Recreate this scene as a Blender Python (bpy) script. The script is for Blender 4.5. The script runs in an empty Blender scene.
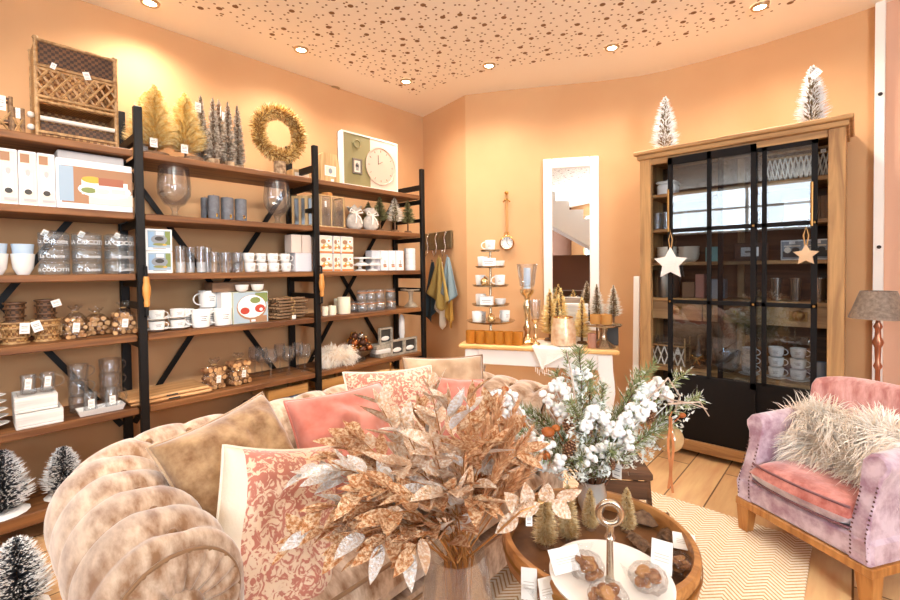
import bpy, bmesh, math, random
from mathutils import Vector, Matrix, noise
PI = math.pi
R = math.radians
SC = bpy.context.scene
COL = SC.collection
rnd = random.Random(7)

# ------------------------------------------------------------------ camera
F_PX = 445.44
FW = Vector((-0.67300304, 0.73934035, -0.02104191))
RT = Vector((0.7396156, 0.67293845, -0.01107305))
UP = Vector((-0.00597316, 0.02301512, 0.99971727))
CY = 278.854
CAM = Vector((0, 0, 1.3))

def ray(u, v): return FW + RT * ((u - 450) / F_PX) - UP * ((v - CY) / F_PX)
def at_x(u, v, x): d = ray(u, v); return CAM + d * (x / d.x)
def at_y(u, v, y): d = ray(u, v); return CAM + d * (y / d.y)
def at_z(u, v, z): d = ray(u, v); return CAM + d * ((z - 1.3) / d.z)
def at_d(u, v, dep): return CAM + ray(u, v) * dep
def y_for(u, x, z):
    n = RT * F_PX - FW * (u - 450)
    return -(n.x * x + n.z * (z - 1.3)) / n.y
def x_for(u, y, z):
    n = RT * F_PX - FW * (u - 450)
    return -(n.y * y + n.z * (z - 1.3)) / n.x
def ppm(p): return F_PX / (Vector(p) - CAM).dot(FW)

cam_data = bpy.data.cameras.new('camera')
cam_data.lens = F_PX / 900 * 36
cam_data.sensor_width = 36
cam_data.shift_y = (CY - 300) / 900
cam_data.clip_start = 0.02
cam = bpy.data.objects.new('camera', cam_data)
COL.objects.link(cam)
m3 = Matrix((RT, UP, -FW)).transposed()
cam.matrix_world = Matrix.Translation(CAM) @ m3.to_4x4()
SC.camera = cam

# ------------------------------------------------------------------ materials
def lin(c):
    if isinstance(c, str):
        c = c.lstrip('#'); c = [int(c[i:i + 2], 16) / 255 for i in (0, 2, 4)]
    return tuple(((x + 0.055) / 1.055) ** 2.4 if x > 0.04045 else x / 12.92 for x in c) + (1.0,)

def nodes(name):
    m = bpy.data.materials.new(name); m.use_nodes = True
    nt = m.node_tree
    return m, nt, nt.nodes['Principled BSDF'], nt.nodes['Material Output']

def setp(b, **k):
    for a, v in k.items():
        b.inputs[a.replace('_', ' ')].default_value = v

MATS = {}
def M(name, col, rough=.6, metal=0.0, spec=.5, mix=None, bump=None, sheen=0.0, emis=None, coat=0.0, sss=0.0, stretch=None):
    """mix=(colour2, scale, detail, lo, hi) noise mixing;  bump=(scale, strength)"""
    if name in MATS: return MATS[name]
    m, nt, b, out = nodes(name)
    b.inputs['Base Color'].default_value = lin(col)
    b.inputs['Roughness'].default_value = rough
    b.inputs['Metallic'].default_value = metal
    b.inputs['Specular IOR Level'].default_value = spec
    b.inputs['Sheen Weight'].default_value = sheen
    b.inputs['Coat Weight'].default_value = coat
    b.inputs['Subsurface Weight'].default_value = sss
    if sheen: b.inputs['Sheen Roughness'].default_value = .45
    if emis:
        b.inputs['Emission Color'].default_value = lin(emis[0]); b.inputs['Emission Strength'].default_value = emis[1]
    L = nt.links
    if mix or bump:
        tc = nt.nodes.new('ShaderNodeTexCoord'); mp = nt.nodes.new('ShaderNodeMapping')
        L.new(tc.outputs['Object'], mp.inputs['Vector'])
        if stretch: mp.inputs['Scale'].default_value = stretch
    if mix:
        c2, sc, det = mix[0], mix[1], mix[2]
        lo, hi = (mix[3], mix[4]) if len(mix) > 4 else (.35, .65)
        n = nt.nodes.new('ShaderNodeTexNoise'); n.inputs['Scale'].default_value = sc; n.inputs['Detail'].default_value = det
        n.inputs['Roughness'].default_value = .6
        r = nt.nodes.new('ShaderNodeValToRGB')
        r.color_ramp.elements[0].position = lo; r.color_ramp.elements[0].color = lin(col)
        r.color_ramp.elements[1].position = hi; r.color_ramp.elements[1].color = lin(c2)
        L.new(mp.outputs[0], n.inputs['Vector']); L.new(n.outputs['Fac'], r.inputs[0]); L.new(r.outputs[0], b.inputs['Base Color'])
    if bump:
        n2 = nt.nodes.new('ShaderNodeTexNoise'); n2.inputs['Scale'].default_value = bump[0]; n2.inputs['Detail'].default_value = 3
        bp = nt.nodes.new('ShaderNodeBump'); bp.inputs['Strength'].default_value = bump[1]; bp.inputs['Distance'].default_value = .01
        L.new(mp.outputs[0], n2.inputs['Vector']); L.new(n2.outputs['Fac'], bp.inputs['Height']); L.new(bp.outputs[0], b.inputs['Normal'])
    MATS[name] = m
    return m

def glass(name, tint='#ffffff', refl=.9, base=.04, rough=.02, body=0.0, bodycol='#ffffff', wrinkle=0.0):
    """clear thin-walled glass: see-through with fresnel reflections"""
    if name in MATS: return MATS[name]
    m, nt, b, out = nodes(name)
    N, L = nt.nodes, nt.links
    tr = N.new('ShaderNodeBsdfTransparent'); tr.inputs[0].default_value = lin(tint)
    gl = N.new('ShaderNodeBsdfGlossy'); gl.inputs['Roughness'].default_value = rough
    lw = N.new('ShaderNodeLayerWeight'); lw.inputs['Blend'].default_value = .35
    ma = N.new('ShaderNodeMath'); ma.operation = 'MULTIPLY_ADD'; ma.inputs[1].default_value = refl * .42; ma.inputs[2].default_value = base
    ma.use_clamp = True
    mx = N.new('ShaderNodeMixShader')
    L.new(lw.outputs['Fresnel'], ma.inputs[0]); L.new(ma.outputs[0], mx.inputs[0])
    L.new(tr.outputs[0], mx.inputs[1]); L.new(gl.outputs[0], mx.inputs[2])
    last = mx
    if wrinkle:
        tc = N.new('ShaderNodeTexCoord'); n2 = N.new('ShaderNodeTexNoise'); n2.inputs['Scale'].default_value = 60; n2.inputs['Detail'].default_value = 2
        bp = N.new('ShaderNodeBump'); bp.inputs['Strength'].default_value = wrinkle; bp.inputs['Distance'].default_value = .02
        L.new(tc.outputs['Object'], n2.inputs['Vector']); L.new(n2.outputs['Fac'], bp.inputs['Height'])
        L.new(bp.outputs[0], gl.inputs['Normal']); L.new(bp.outputs[0], lw.inputs['Normal'])
    if body:
        df = N.new('ShaderNodeBsdfDiffuse'); df.inputs[0].default_value = lin(bodycol)
        m2 = N.new('ShaderNodeMixShader'); m2.inputs[0].default_value = body
        L.new(mx.outputs[0], m2.inputs[1]); L.new(df.outputs[0], m2.inputs[2]); last = m2
    L.new(last.outputs[0], out.inputs[0])
    MATS[name] = m
    return m

def wood(name, c1, c2, scale=6, axis=0, rough=.5, spec=.4, ring=3.0):
    if name in MATS: return MATS[name]
    m, nt, b, out = nodes(name)
    N, L = nt.nodes, nt.links
    tc = N.new('ShaderNodeTexCoord'); mp = N.new('ShaderNodeMapping')
    s = [scale * 1.0] * 3; s[axis] = scale * .08
    mp.inputs['Scale'].default_value = s
    n = N.new('ShaderNodeTexNoise'); n.inputs['Scale'].default_value = ring; n.inputs['Detail'].default_value = 6; n.inputs['Distortion'].default_value = 1.2
    r = N.new('ShaderNodeValToRGB')
    r.color_ramp.elements[0].position = .36; r.color_ramp.elements[0].color = lin(c1)
    r.color_ramp.elements[1].position = .62; r.color_ramp.elements[1].color = lin(c2)
    bp = N.new('ShaderNodeBump'); bp.inputs['Strength'].default_value = .25; bp.inputs['Distance'].default_value = .004
    L.new(tc.outputs['Object'], mp.inputs[0]); L.new(mp.outputs[0], n.inputs['Vector']); L.new(n.outputs['Fac'], r.inputs[0])
    L.new(r.outputs[0], b.inputs['Base Color']); L.new(n.outputs['Fac'], bp.inputs['Height']); L.new(bp.outputs[0], b.inputs['Normal'])
    setp(b, Roughness=rough); b.inputs['Specular IOR Level'].default_value = spec
    MATS[name] = m
    return m

def weave(name, c1, c2, scale=90, rough=.6):
    """woven rattan: bands running both ways"""
    if name in MATS: return MATS[name]
    m, nt, b, out = nodes(name)
    N, L = nt.nodes, nt.links
    tc = N.new('ShaderNodeTexCoord')
    ck = N.new('ShaderNodeTexChecker'); ck.inputs['Scale'].default_value = scale
    ck.inputs['Color1'].default_value = lin(c1); ck.inputs['Color2'].default_value = lin(c2)
    n = N.new('ShaderNodeTexNoise'); n.inputs['Scale'].default_value = 25; n.inputs['Detail'].default_value = 4
    mx = N.new('ShaderNodeMixRGB'); mx.blend_type = 'OVERLAY'; mx.inputs[0].default_value = .7
    bp = N.new('ShaderNodeBump'); bp.inputs['Strength'].default_value = .8; bp.inputs['Distance'].default_value = .006
    L.new(tc.outputs['Object'], ck.inputs[0]); L.new(tc.outputs['Object'], n.inputs['Vector'])
    L.new(ck.outputs[0], mx.inputs[1]); L.new(n.outputs['Fac'], mx.inputs[2]); L.new(mx.outputs[0], b.inputs['Base Color'])
    L.new(ck.outputs['Fac'], bp.inputs['Height']); L.new(bp.outputs[0], b.inputs['Normal'])
    setp(b, Roughness=rough)
    MATS[name] = m
    return m

# ------------------------------------------------------------------ mesh builder
class MB:
    def __init__(s): s.v = []; s.f = []; s.mi = []; s.M = Matrix(); s.k = 0
    def at(s, loc=(0, 0, 0), rot=(0, 0, 0), sc=(1, 1, 1)):
        if isinstance(sc, (int, float)): sc = (sc,) * 3
        from mathutils import Euler
        s.M = Matrix.LocRotScale(Vector(loc), Euler(rot), Vector(sc)); return s
    def V(s, p): s.v.append(tuple(s.M @ Vector(p))); return len(s.v) - 1
    def Fc(s, *i): s.f.append(tuple(i)); s.mi.append(s.k)
    def mat(s, k): s.k = k; return s
    def box(s, x0, x1, y0, y1, z0, z1):
        a = [s.V((x, y, z)) for z in (z0, z1) for y in (y0, y1) for x in (x0, x1)]
        for q in ((0, 2, 3, 1), (4, 5, 7, 6), (0, 1, 5, 4), (2, 6, 7, 3), (0, 4, 6, 2), (1, 3, 7, 5)): s.Fc(*[a[i] for i in q])
        return s
    def rbox(s, x0, x1, y0, y1, z0, z1, b=.004):
        """box with chamfered vertical and top edges"""
        if b * 2.2 > min(x1 - x0, y1 - y0, z1 - z0): b = min(x1 - x0, y1 - y0, z1 - z0) / 2.5
        def loop(o, z): return [s.V(p + (z,)) for p in ((x0 + o + b, y0 + o), (x1 - o - b, y0 + o), (x1 - o, y0 + o + b), (x1 - o, y1 - o - b), (x1 - o - b, y1 - o), (x0 + o + b, y1 - o), (x0 + o, y1 - o - b), (x0 + o, y0 + o + b))]
        ls = [loop(b, z0), loop(0, z0 + b), loop(0, z1 - b), loop(b, z1)]
        for a, c in zip(ls, ls[1:]):
            for i in range(8): s.Fc(a[i], a[(i + 1) % 8], c[(i + 1) % 8], c[i])
        s.Fc(*ls[0][::-1]); s.Fc(*ls[-1]); return s
    def quad(s, a, b, c, d): s.Fc(s.V(a), s.V(b), s.V(c), s.V(d)); return s
    def lathe(s, prof, n=20, c=(0, 0, 0)):
        rings = []
        for r, z in prof:
            if r <= 1e-6: rings.append([s.V((c[0], c[1], c[2] + z))])
            else: rings.append([s.V((c[0] + r * math.cos(2 * PI * i / n), c[1] + r * math.sin(2 * PI * i / n), c[2] + z)) for i in range(n)])
        for a, b in zip(rings, rings[1:]):
            for i in range(n):
                j = (i + 1) % n
                if len(a) == 1 and len(b) == 1: break
                if len(a) == 1: s.Fc(a[0], b[j], b[i])
                elif len(b) == 1: s.Fc(a[i], a[j], b[0])
                else: s.Fc(a[i], a[j], b[j], b[i])
        return s
    def cyl(s, r, z0, z1, n=16, c=(0, 0, 0), r1=None):
        r1 = r if r1 is None else r1
        return s.lathe([(0, z0), (r, z0), (r1, z1), (0, z1)], n, c)
    def tube(s, pts, r, n=6, closed=False, r1=None):
        P = [Vector(p) for p in pts]; m = len(P); rings = []
        prev = None
        for i, p in enumerate(P):
            if closed: t = P[(i + 1) % m] - P[i - 1]
            else: t = P[min(i + 1, m - 1)] - P[max(i - 1, 0)]
            if t.length < 1e-9: t = Vector((0, 0, 1))
            t.normalize()
            if prev is None: a = t.orthogonal().normalized()
            else:
                a = prev - t * prev.dot(t)
                a = a.normalized() if a.length > 1e-6 else t.orthogonal().normalized()
            prev = a; b = t.cross(a)
            rr = r if r1 is None else r + (r1 - r) * i / max(1, m - 1)
            rings.append([s.V(p + (a * math.cos(2 * PI * k / n) + b * math.sin(2 * PI * k / n)) * rr) for k in range(n)])
        for i in range(m if closed else m - 1):
            A, B = rings[i], rings[(i + 1) % m]
            for k in range(n): s.Fc(A[k], A[(k + 1) % n], B[(k + 1) % n], B[k])
        if not closed: s.Fc(*rings[0][::-1]); s.Fc(*rings[-1])
        return s
    def ball(s, c, r, n=10, sq=(1, 1, 1)):
        k = max(4, n // 2)
        rings = []
        for i in range(k + 1):
            th = PI * i / k
            if i in (0, k): rings.append([s.V((c[0], c[1], c[2] + r * sq[2] * math.cos(th)))])
            else: rings.append([s.V((c[0] + r * sq[0] * math.sin(th) * math.cos(2 * PI * j / n), c[1] + r * sq[1] * math.sin(th) * math.sin(2 * PI * j / n), c[2] + r * sq[2] * math.cos(th))) for j in range(n)])
        for a, b in zip(rings, rings[1:]):
            for j in range(n):
                q = (j + 1) % n
                if len(a) == 1: s.Fc(a[0], b[j], b[q])
                elif len(b) == 1: s.Fc(a[j], b[0], a[q])
                else: s.Fc(a[j], b[j], b[q], a[q])
        return s
    def prism(s, poly, y0, y1):
        """polygon in x,z extruded along y"""
        a = [s.V((x, y0, z)) for x, z in poly]; b = [s.V((x, y1, z)) for x, z in poly]; n = len(poly)
        s.Fc(*a); s.Fc(*b[::-1])
        for i in range(n): s.Fc(a[i], b[i], b[(i + 1) % n], a[(i + 1) % n])
        return s
    def needle(s, p, q, w, k0=None, k1=None, split=.5):
        p, q = Vector(p), Vector(q); d = q - p
        side = d.cross(Vector((rnd.uniform(-1, 1), rnd.uniform(-1, 1), rnd.uniform(-1, 1))))
        if side.length < 1e-9: return
        side.normalize(); side *= w
        m = p + d * split
        a, b = s.V(p - side), s.V(p + side)
        c, e = s.V(m + side), s.V(m - side)
        t = s.V(q)
        o = s.k
        if k0 is not None: s.k = k0
        s.Fc(a, b, c, e)
        if k1 is not None: s.k = k1
        s.Fc(e, c, t); s.k = o
    def build(s, name, mats, parent=None, smooth=None, bevel=None, subd=0):
        me = bpy.data.meshes.new(name); me.from_pydata(s.v, [], s.f)
        if not isinstance(mats, (list, tuple)): mats = [mats]
        for m in mats: me.materials.append(m)
        me.polygons.foreach_set('material_index', [min(i, len(mats) - 1) for i in s.mi])
        me.update()
        if smooth is not None:
            bm = bmesh.new(); bm.from_mesh(me); bmesh.ops.recalc_face_normals(bm, faces=bm.faces); bm.to_mesh(me); bm.free()
            me.polygons.foreach_set('use_smooth', [True] * len(me.polygons))
            if smooth < 180: me.set_sharp_from_angle(angle=R(smooth))
        o = bpy.data.objects.new(name, me); COL.objects.link(o)
        if parent: o.parent = parent
        if bevel:
            md = o.modifiers.new('bevel', 'BEVEL'); md.width = bevel; md.segments = 2; md.limit_method = 'ANGLE'; md.angle_limit = R(40)
        if subd:
            md = o.modifiers.new('subd', 'SUBSURF'); md.levels = subd; md.render_levels = subd
        return o

def mirror_x(o): pass

# ------------------------------------------------------------------ things
def tag(o, label, cat, group=None, kind=None):
    o['label'] = label; o['category'] = cat
    if group: o['group'] = group
    if kind: o['kind'] = kind
    return o
def T(name, label, cat, loc=(0, 0, 0), rz=0.0, group=None):
    o = bpy.data.objects.new(name, None); o.empty_display_size = .05; COL.objects.link(o)
    o.location = loc; o.rotation_euler = (0, 0, rz)
    return tag(o, label, cat, group)
def st(o): o['kind'] = 'structure'; return o
KIDS = {}
def copy_tree(o, parent=None):
    c = o.copy(); COL.objects.link(c)
    if parent: c.parent = parent
    for ch in [k for k in o.children]: copy_tree(ch, c)
    return c
CACHE = {}
def P(key, builder, name, label, cat, loc, rz=0.0, sc=1.0, group=None, rot=None):
    """place a thing: built once per key, afterwards copied with all of its parts"""
    if key not in CACHE:
        o = bpy.data.objects.new(name, None); o.empty_display_size = .05; COL.objects.link(o)
        builder(o); CACHE[key] = o
    else:
        o = copy_tree(CACHE[key]); o.name = name
    for k in ('group',):
        if k in o: del o[k]
    o.location = loc; o.rotation_euler = rot if rot else (0, 0, rz)
    o.scale = (sc, sc, sc) if isinstance(sc, (int, float)) else sc
    return tag(o, label, cat, group)

FACE_L = R(90)      # things on the long shelves face +x

def text(s, size, mat, parent, loc, rot, name='lettering', font_extrude=.0004, align='CENTER'):
    cu = bpy.data.curves.new(name, 'FONT'); cu.body = s; cu.size = size; cu.extrude = font_extrude; cu.align_x = align
    to = bpy.data.objects.new(name, cu); COL.objects.link(to)
    dg = bpy.context.evaluated_depsgraph_get(); dg.update()
    me = bpy.data.meshes.new_from_object(to.evaluated_get(dg))
    COL.objects.unlink(to); bpy.data.objects.remove(to)
    me.materials.clear(); me.materials.append(mat)
    o = bpy.data.objects.new(name, me); COL.objects.link(o); o.parent = parent; o.location = loc; o.rotation_euler = rot
    return o

# common materials
WHITE = M('white ceramic', '#f4f1ec', .25, spec=.5)
PAPER = M('white paper', '#f3efe8', .8)
INK = M('grey ink', '#6d6a68', .8)
BLACKM = M('black metal', '#120e0c', .5, .1, .3, bump=(40, .1))
GLASS = glass('clear glass', '#fbfcfd', .95, .05, .06, body=.018, bodycol='#ffffff')  # white diffuse body stands in for milky highlights on the glass
CELLO = glass('cellophane', '#fbfbfb', .75, .09, .08, wrinkle=.9)
GOLD = M('gold metal', '#d9a85c', .22, 1.0)
SILVER = M('silver metal', '#d8d2c8', .18, 1.0)
BRASS = M('aged brass', '#a3763f', .4, .8)
WAX_W = M('pale wax', '#f0e2c8', .5, sss=.1)
TWIG = M('twig', '#6b4b33', .8, mix=('#9a7a58', 40, 4))
STRING = M('string', '#c79a62', .8)
# ================================================================== SETTING
ZC = 2.88
WX = -3.32
WALL = M('peach plaster', '#d4a678', .75, spec=.2, mix=('#d0a072', 1.5, 3))
WALLR = M('rose plaster', '#d9a98d', .8, spec=.2)
BROWN = M('brown plaster', '#6b4a3a', .8, spec=.2)
WPAINT0 = M('window paint', '#f3efe8', .5)
CEILW = M('ceiling plaster', '#fdf1e0', .8, spec=.2)

def wall_strip(name, pts, z0, z1, mat, th=.1, smooth=None):
    mb = MB(); P2 = [Vector((p[0], p[1])) for p in pts]; outs = []
    for i, p in enumerate(P2):
        t = (P2[min(i + 1, len(P2) - 1)] - P2[max(i - 1, 0)]).normalized()
        outs.append(p + Vector((-t.y, t.x)) * th)
    rows = []
    for p, o in zip(P2, outs):
        rows.append([mb.V((p.x, p.y, z0)), mb.V((p.x, p.y, z1)), mb.V((o.x, o.y, z1)), mb.V((o.x, o.y, z0))])
    for a, b in zip(rows, rows[1:]):
        for k in range(4): mb.Fc(a[k], a[(k + 1) % 4], b[(k + 1) % 4], b[k])
    mb.Fc(*rows[0][::-1]); mb.Fc(*rows[-1])
    return st(mb.build(name, mat, smooth=smooth))

BACKPTS = [(-3.32, 3.26), (-2.63, 3.12), (-2.34, 3.26), (-1.89, 3.52), (-1.61, 3.68), (-1.325, 3.815), (-1.1, 3.86), (-.9, 3.88), (-.514, 3.885), (-.18, 3.85), (.1, 3.80)]
wall_strip('wall_left', [(WX, -3.3), (WX, 3.36)], 0, ZC, WALL)
wall_strip('wall_back', BACKPTS, 0, ZC, WALL, smooth=20)
wall_strip('wall_right_back', [(.1, 3.80), (1.4, 3.62), (2.6, 3.5)], 0, ZC, WALLR, smooth=20)
mb = MB(); mb.box(2.6, 2.7, -3.3, -2.75, 0, ZC); mb.box(2.6, 2.7, .35, 3.5, 0, ZC); mb.box(2.6, 2.7, -2.75, .35, 0, .9); mb.box(2.6, 2.7, -2.75, .35, 2.6, ZC); st(mb.build('wall_right', WALL))
mb = MB()
for y in (-2.75, -1.72, -.7, .31): mb.box(2.63, 2.68, y, y + .04, .9, 2.6)
for z in (.9, 2.56): mb.box(2.63, 2.68, -2.75, .35, z, z + .04)
st(mb.build('added_window', WPAINT0))  # added unseen window, put in to let cool fill onto shelves and ceiling

# ceiling: a plain border around a perforated acoustic field
def perforated():
    m, nt, b, out = nodes('perforated ceiling board')
    N, L = nt.nodes, nt.links
    tc = N.new('ShaderNodeTexCoord')
    def dots(scale, r, thr):
        vo = N.new('ShaderNodeTexVoronoi'); vo.inputs['Scale'].default_value = scale; vo.voronoi_dimensions = '2D'
        vo.inputs['Randomness'].default_value = .85
        L.new(tc.outputs['Object'], vo.inputs['Vector'])
        a = N.new('ShaderNodeMath'); a.operation = 'LESS_THAN'; a.inputs[1].default_value = r
        L.new(vo.outputs['Distance'], a.inputs[0])
        sp = N.new('ShaderNodeSeparateColor'); L.new(vo.outputs['Color'], sp.inputs[0])
        c = N.new('ShaderNodeMath'); c.operation = 'LESS_THAN'; c.inputs[1].default_value = thr
        L.new(sp.outputs[0], c.inputs[0])
        d = N.new('ShaderNodeMath'); d.operation = 'MULTIPLY'; L.new(a.outputs[0], d.inputs[0]); L.new(c.outputs[0], d.inputs[1])
        return d
    d1 = dots(6.5, .112, .8); d2 = dots(17, .125, 1.0)
    mx = N.new('ShaderNodeMath'); mx.operation = 'MAXIMUM'; L.new(d1.outputs[0], mx.inputs[0]); L.new(d2.outputs[0], mx.inputs[1])
    cr = N.new('ShaderNodeMixRGB'); cr.inputs[1].default_value = lin('#fdf1e0'); cr.inputs[2].default_value = lin('#8a6238')
    L.new(mx.outputs[0], cr.inputs[0]); L.new(cr.outputs[0], b.inputs['Base Color'])
    setp(b, Roughness=.85)
    return m
cp = [(WX - .1, -3.3), (2.7, -3.3), (2.7, 3.5)] + [(2.6, 3.5), (1.4, 3.62)] + BACKPTS[::-1]
inner_c = [(-2.95, -3.1), (2.4, -3.1), (2.4, 3.1), (2.2, 3.15), (1.3, 3.2), (.05, 3.36), (-.2, 3.42), (-.5, 3.45), (-.85, 3.43), (-1.0, 3.4), (-1.2, 3.34), (-1.45, 3.22), (-1.75, 3.06), (-2.1, 2.9), (-2.5, 2.8), (-2.95, 2.82)]
mb = MB()
oo = [mb.V((x, y, ZC)) for x, y in cp]; ii = [mb.V((x, y, ZC)) for x, y in inner_c]
for k in range(len(oo)):
    j = (k + 1) % len(oo); mb.Fc(oo[k], ii[k], ii[j], oo[j])
mb.mat(1); mb.Fc(*ii[::-1]); mb.mat(0)
t_ = [mb.V((x, y, ZC + .1)) for x, y in cp]
mb.Fc(*t_)
for k in range(len(oo)):
    j = (k + 1) % len(oo); mb.Fc(oo[k], oo[j], t_[j], t_[k])
st(mb.build('ceiling', [CEILW, perforated()]))

def plank_floor():
    m, nt, b, out = nodes('oak plank floor')
    N, L = nt.nodes, nt.links
    tc = N.new('ShaderNodeTexCoord'); mp = N.new('ShaderNodeMapping'); mp.inputs['Rotation'].default_value = (0, 0, R(90))
    br = N.new('ShaderNodeTexBrick'); br.inputs['Scale'].default_value = 1
    br.inputs['Brick Width'].default_value = 1.6; br.inputs['Row Height'].default_value = .2; br.inputs['Mortar Size'].default_value = .004
    br.inputs['Color1'].default_value = lin('#e0b684'); br.inputs['Color2'].default_value = lin('#c99c6c'); br.inputs['Mortar'].default_value = lin('#6e4a2a')
    n = N.new('ShaderNodeTexNoise'); n.inputs['Scale'].default_value = 3; n.inputs['Detail'].default_value = 6
    mp2 = N.new('ShaderNodeMapping'); mp2.inputs['Scale'].default_value = (8, 1, 1)
    mx = N.new('ShaderNodeMixRGB'); mx.blend_type = 'OVERLAY'; mx.inputs[0].default_value = .5
    L.new(tc.outputs['Object'], mp.inputs[0]); L.new(mp.outputs[0], br.inputs['Vector'])
    L.new(tc.outputs['Object'], mp2.inputs[0]); L.new(mp2.outputs[0], n.inputs['Vector'])
    L.new(br.outputs['Color'], mx.inputs[1]); L.new(n.outputs['Fac'], mx.inputs[2]); L.new(mx.outputs[0], b.inputs['Base Color'])
    setp(b, Roughness=.35)
    return m
mb = MB(); mb.box(WX - .1, 2.7, -3.3, 4.0, -.08, 0); st(mb.build('floor', plank_floor()))

# white metal wall rail at the right
WPAINT = M('white paint', '#f6efe6', .5)
mb = MB(); mb.at((.105, 3.785, 0), (0, 0, R(-7))).box(-.022, .022, -.03, .012, 0, ZC); rail = st(mb.build('trim_1', WPAINT))
hole = M('dark hole', '#2a211d', .7)
mb = MB()
for v in (94, 247, 379):
    p = at_y(880, v, 3.75); mb.at((.105, 3.754, p.z), (R(90), 0, 0)).cyl(.011, 0, .004, 10)
mb.build('screw_hole', hole, rail)
mb = MB(); mb.at((-.18, 3.83, 0)).box(-.6, .25, -.012, .012, 0, .09)

# the wall with the shop window behind the visitor, and the stair
mb = MB()
for a in ((-3.42, 2.7, 0, 1.95), (-3.42, 2.7, 2.82, ZC), (-3.42, -3.1, 1.95, 2.82), (1.6, 2.7, 1.95, 2.82)):
    mb.box(a[0], a[1], -3.4, -3.3, a[2], a[3])
st(mb.build('wall_front', BROWN))
mb = MB()
for x in (-3.1, -1.55, 0.0, 1.56): mb.box(x, x + .05, -3.38, -3.31, 1.95, 2.82)
for z in (1.95, 2.4, 2.78): mb.box(-3.1, 1.6, -3.38, -3.31, z, z + .04)
wf = st(mb.build('window_1', WPAINT))
mb = MB(); mb.box(-3.1, 1.6, -3.35, -3.345, 1.95, 2.82); st(mb.build('window_glass', GLASS, wf))

# staircase seen in the mirror: runs along the shop's right hand side
STAIR = M('stair white', '#eef0f2', .5)
sd = Vector((.86, .51, 0)).normalized(); so = Vector((1.0, -.62, 0)); sn = Vector((-sd.y, sd.x, 0))
mb = MB(); ang = math.atan2(sd.y, sd.x)
poly = []
n = 11; tr, rs = .26, .185; x0 = -1.7; ztop = 2.62 + .185 * 5
for i in range(n):
    poly += [(x0 + tr * i, ztop - rs * i), (x0 + tr * (i + 1), ztop - rs * i)]
poly += [(x0 + tr * n, ztop - rs * n - .05)]
low = [(x0 + tr * n - .1, ztop - rs * n - .3), (x0, ztop - .62)]
mb.at(so, (0, 0, ang))
poly2 = [p for p in poly if p[1] < 3.6] + low
mb.prism([(x, min(z, ZC - .005)) for x, z in poly2], -.9, 0)
st(mb.build('trim_2', STAIR))
mb = MB(); mb.at(so, (0, 0, ang)); mb.box(-1.7, 1.1, -1.0, -.92, 0, 1.58); st(mb.build('wall_stair', BROWN))
# sideboard below the stair, reflected in the mirror
DKW = wood('dark wood', '#3a2418', '#5a3a26', 8, 0)
sb = T('sideboard', 'dark wood sideboard under the white stair, seen only in the mirror', 'sideboard', so + sn * .3 + sd * .1, ang)
mb = MB(); mb.box(-.7, .7, -.2, .2, .84, .88); mb.build('top', DKW, sb)
mb = MB(); mb.box(-.66, .66, -.18, .18, .1, .84); mb.build('body', DKW, sb)
for x in (-.6, .6):
    for y in (-.14, .14):
        mb = MB(); mb.box(x - .025, x + .025, y - .025, y + .025, 0, .1); mb.build('leg', DKW, sb)

# ------------------------------------------------------------------ lights
def spot(name, p, e, col=(1, .91, .80), size=150, blend=1.0, rad=.06, tgt=None):
    d = bpy.data.lights.new(name, 'SPOT'); d.energy = e; d.color = col; d.spot_size = R(size); d.spot_blend = blend; d.shadow_soft_size = rad
    o = bpy.data.objects.new(name, d); COL.objects.link(o); o.location = p
    if tgt is not None: o.rotation_euler = (Vector(tgt) - Vector(p)).to_track_quat('-Z', 'Y').to_euler()
    return o
RIM = M('brushed nickel rim', '#c9b28f', .3, 1.0)
BULB = M('lit bulb', '#ffffff', .5, emis=('#fff0d8', 30.0))
BULB0 = M('unlit bulb', '#9b8464', .2, .6)
def lamp(root, lit=True):
    mb = MB(); mb.lathe([(.03, -.004), (.034, -.012), (.046, -.012), (.052, -.001)], 24); mb.build('rim', RIM, root, smooth=60)
    mb = MB(); mb.lathe([(0, -.007), (.031, -.007), (.031, -.0015), (0, -.0015)], 20); mb.build('bulb', BULB if lit else BULB0, root)
LAMPS = [(301, 49, 1, 'lit ceiling spotlight above the wreath'), (406, 81, 1, 'lit ceiling spotlight nearest the room corner'), (489, 65, 1, 'lit ceiling spotlight above the tiered cup stand'),
         (612, 47, 1, 'lit ceiling spotlight between the mirror and the cabinet'), (760, 6, 1, 'lit ceiling spotlight above the cabinet, cut by the picture top'), (150, 2, 1, 'lit ceiling spotlight at the picture top above the gold trees'),
         (135, 32, 0, 'unlit ceiling spotlight above the tall wicker basket'), (334, 88, 0, 'unlit ceiling spotlight above the clock box')]
E_SPOT = 52
for u, v, lit, lb in LAMPS:
    p = at_z(u, v, ZC)
    P('lamp%d' % lit, (lambda r, l=lit: lamp(r, bool(l))), 'ceiling_spotlight', lb + ' in the pale ceiling', 'spotlight', p, group=None)
    if lit: spot('spot light', (p.x, p.y, ZC - .03), E_SPOT, tgt=(p.x, p.y, 0))
for x, y, k in ((-2.45, -.3, .7), (.7, 1.6, .6), (-.3, -.9, .6), (1.2, -.6, .6)):  # extra unseen ceiling spots, added for overall light
    spot('spot light', (x, y, ZC - .03), E_SPOT * k, tgt=(x, y, 0))
# unseen tilted spots added to brighten the shelf goods from the front
for x, y, ty in ((-.7, -.5, -.1), (-.6, .5, .55), (-.5, 1.3, 1.25), (-.5, 2.0, 2.1)):
    spot('spot light', (x, y, ZC - .03), 78, col=(1, .93, .84), size=74, blend=.9, tgt=(-2.9, ty, .85))
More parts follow.
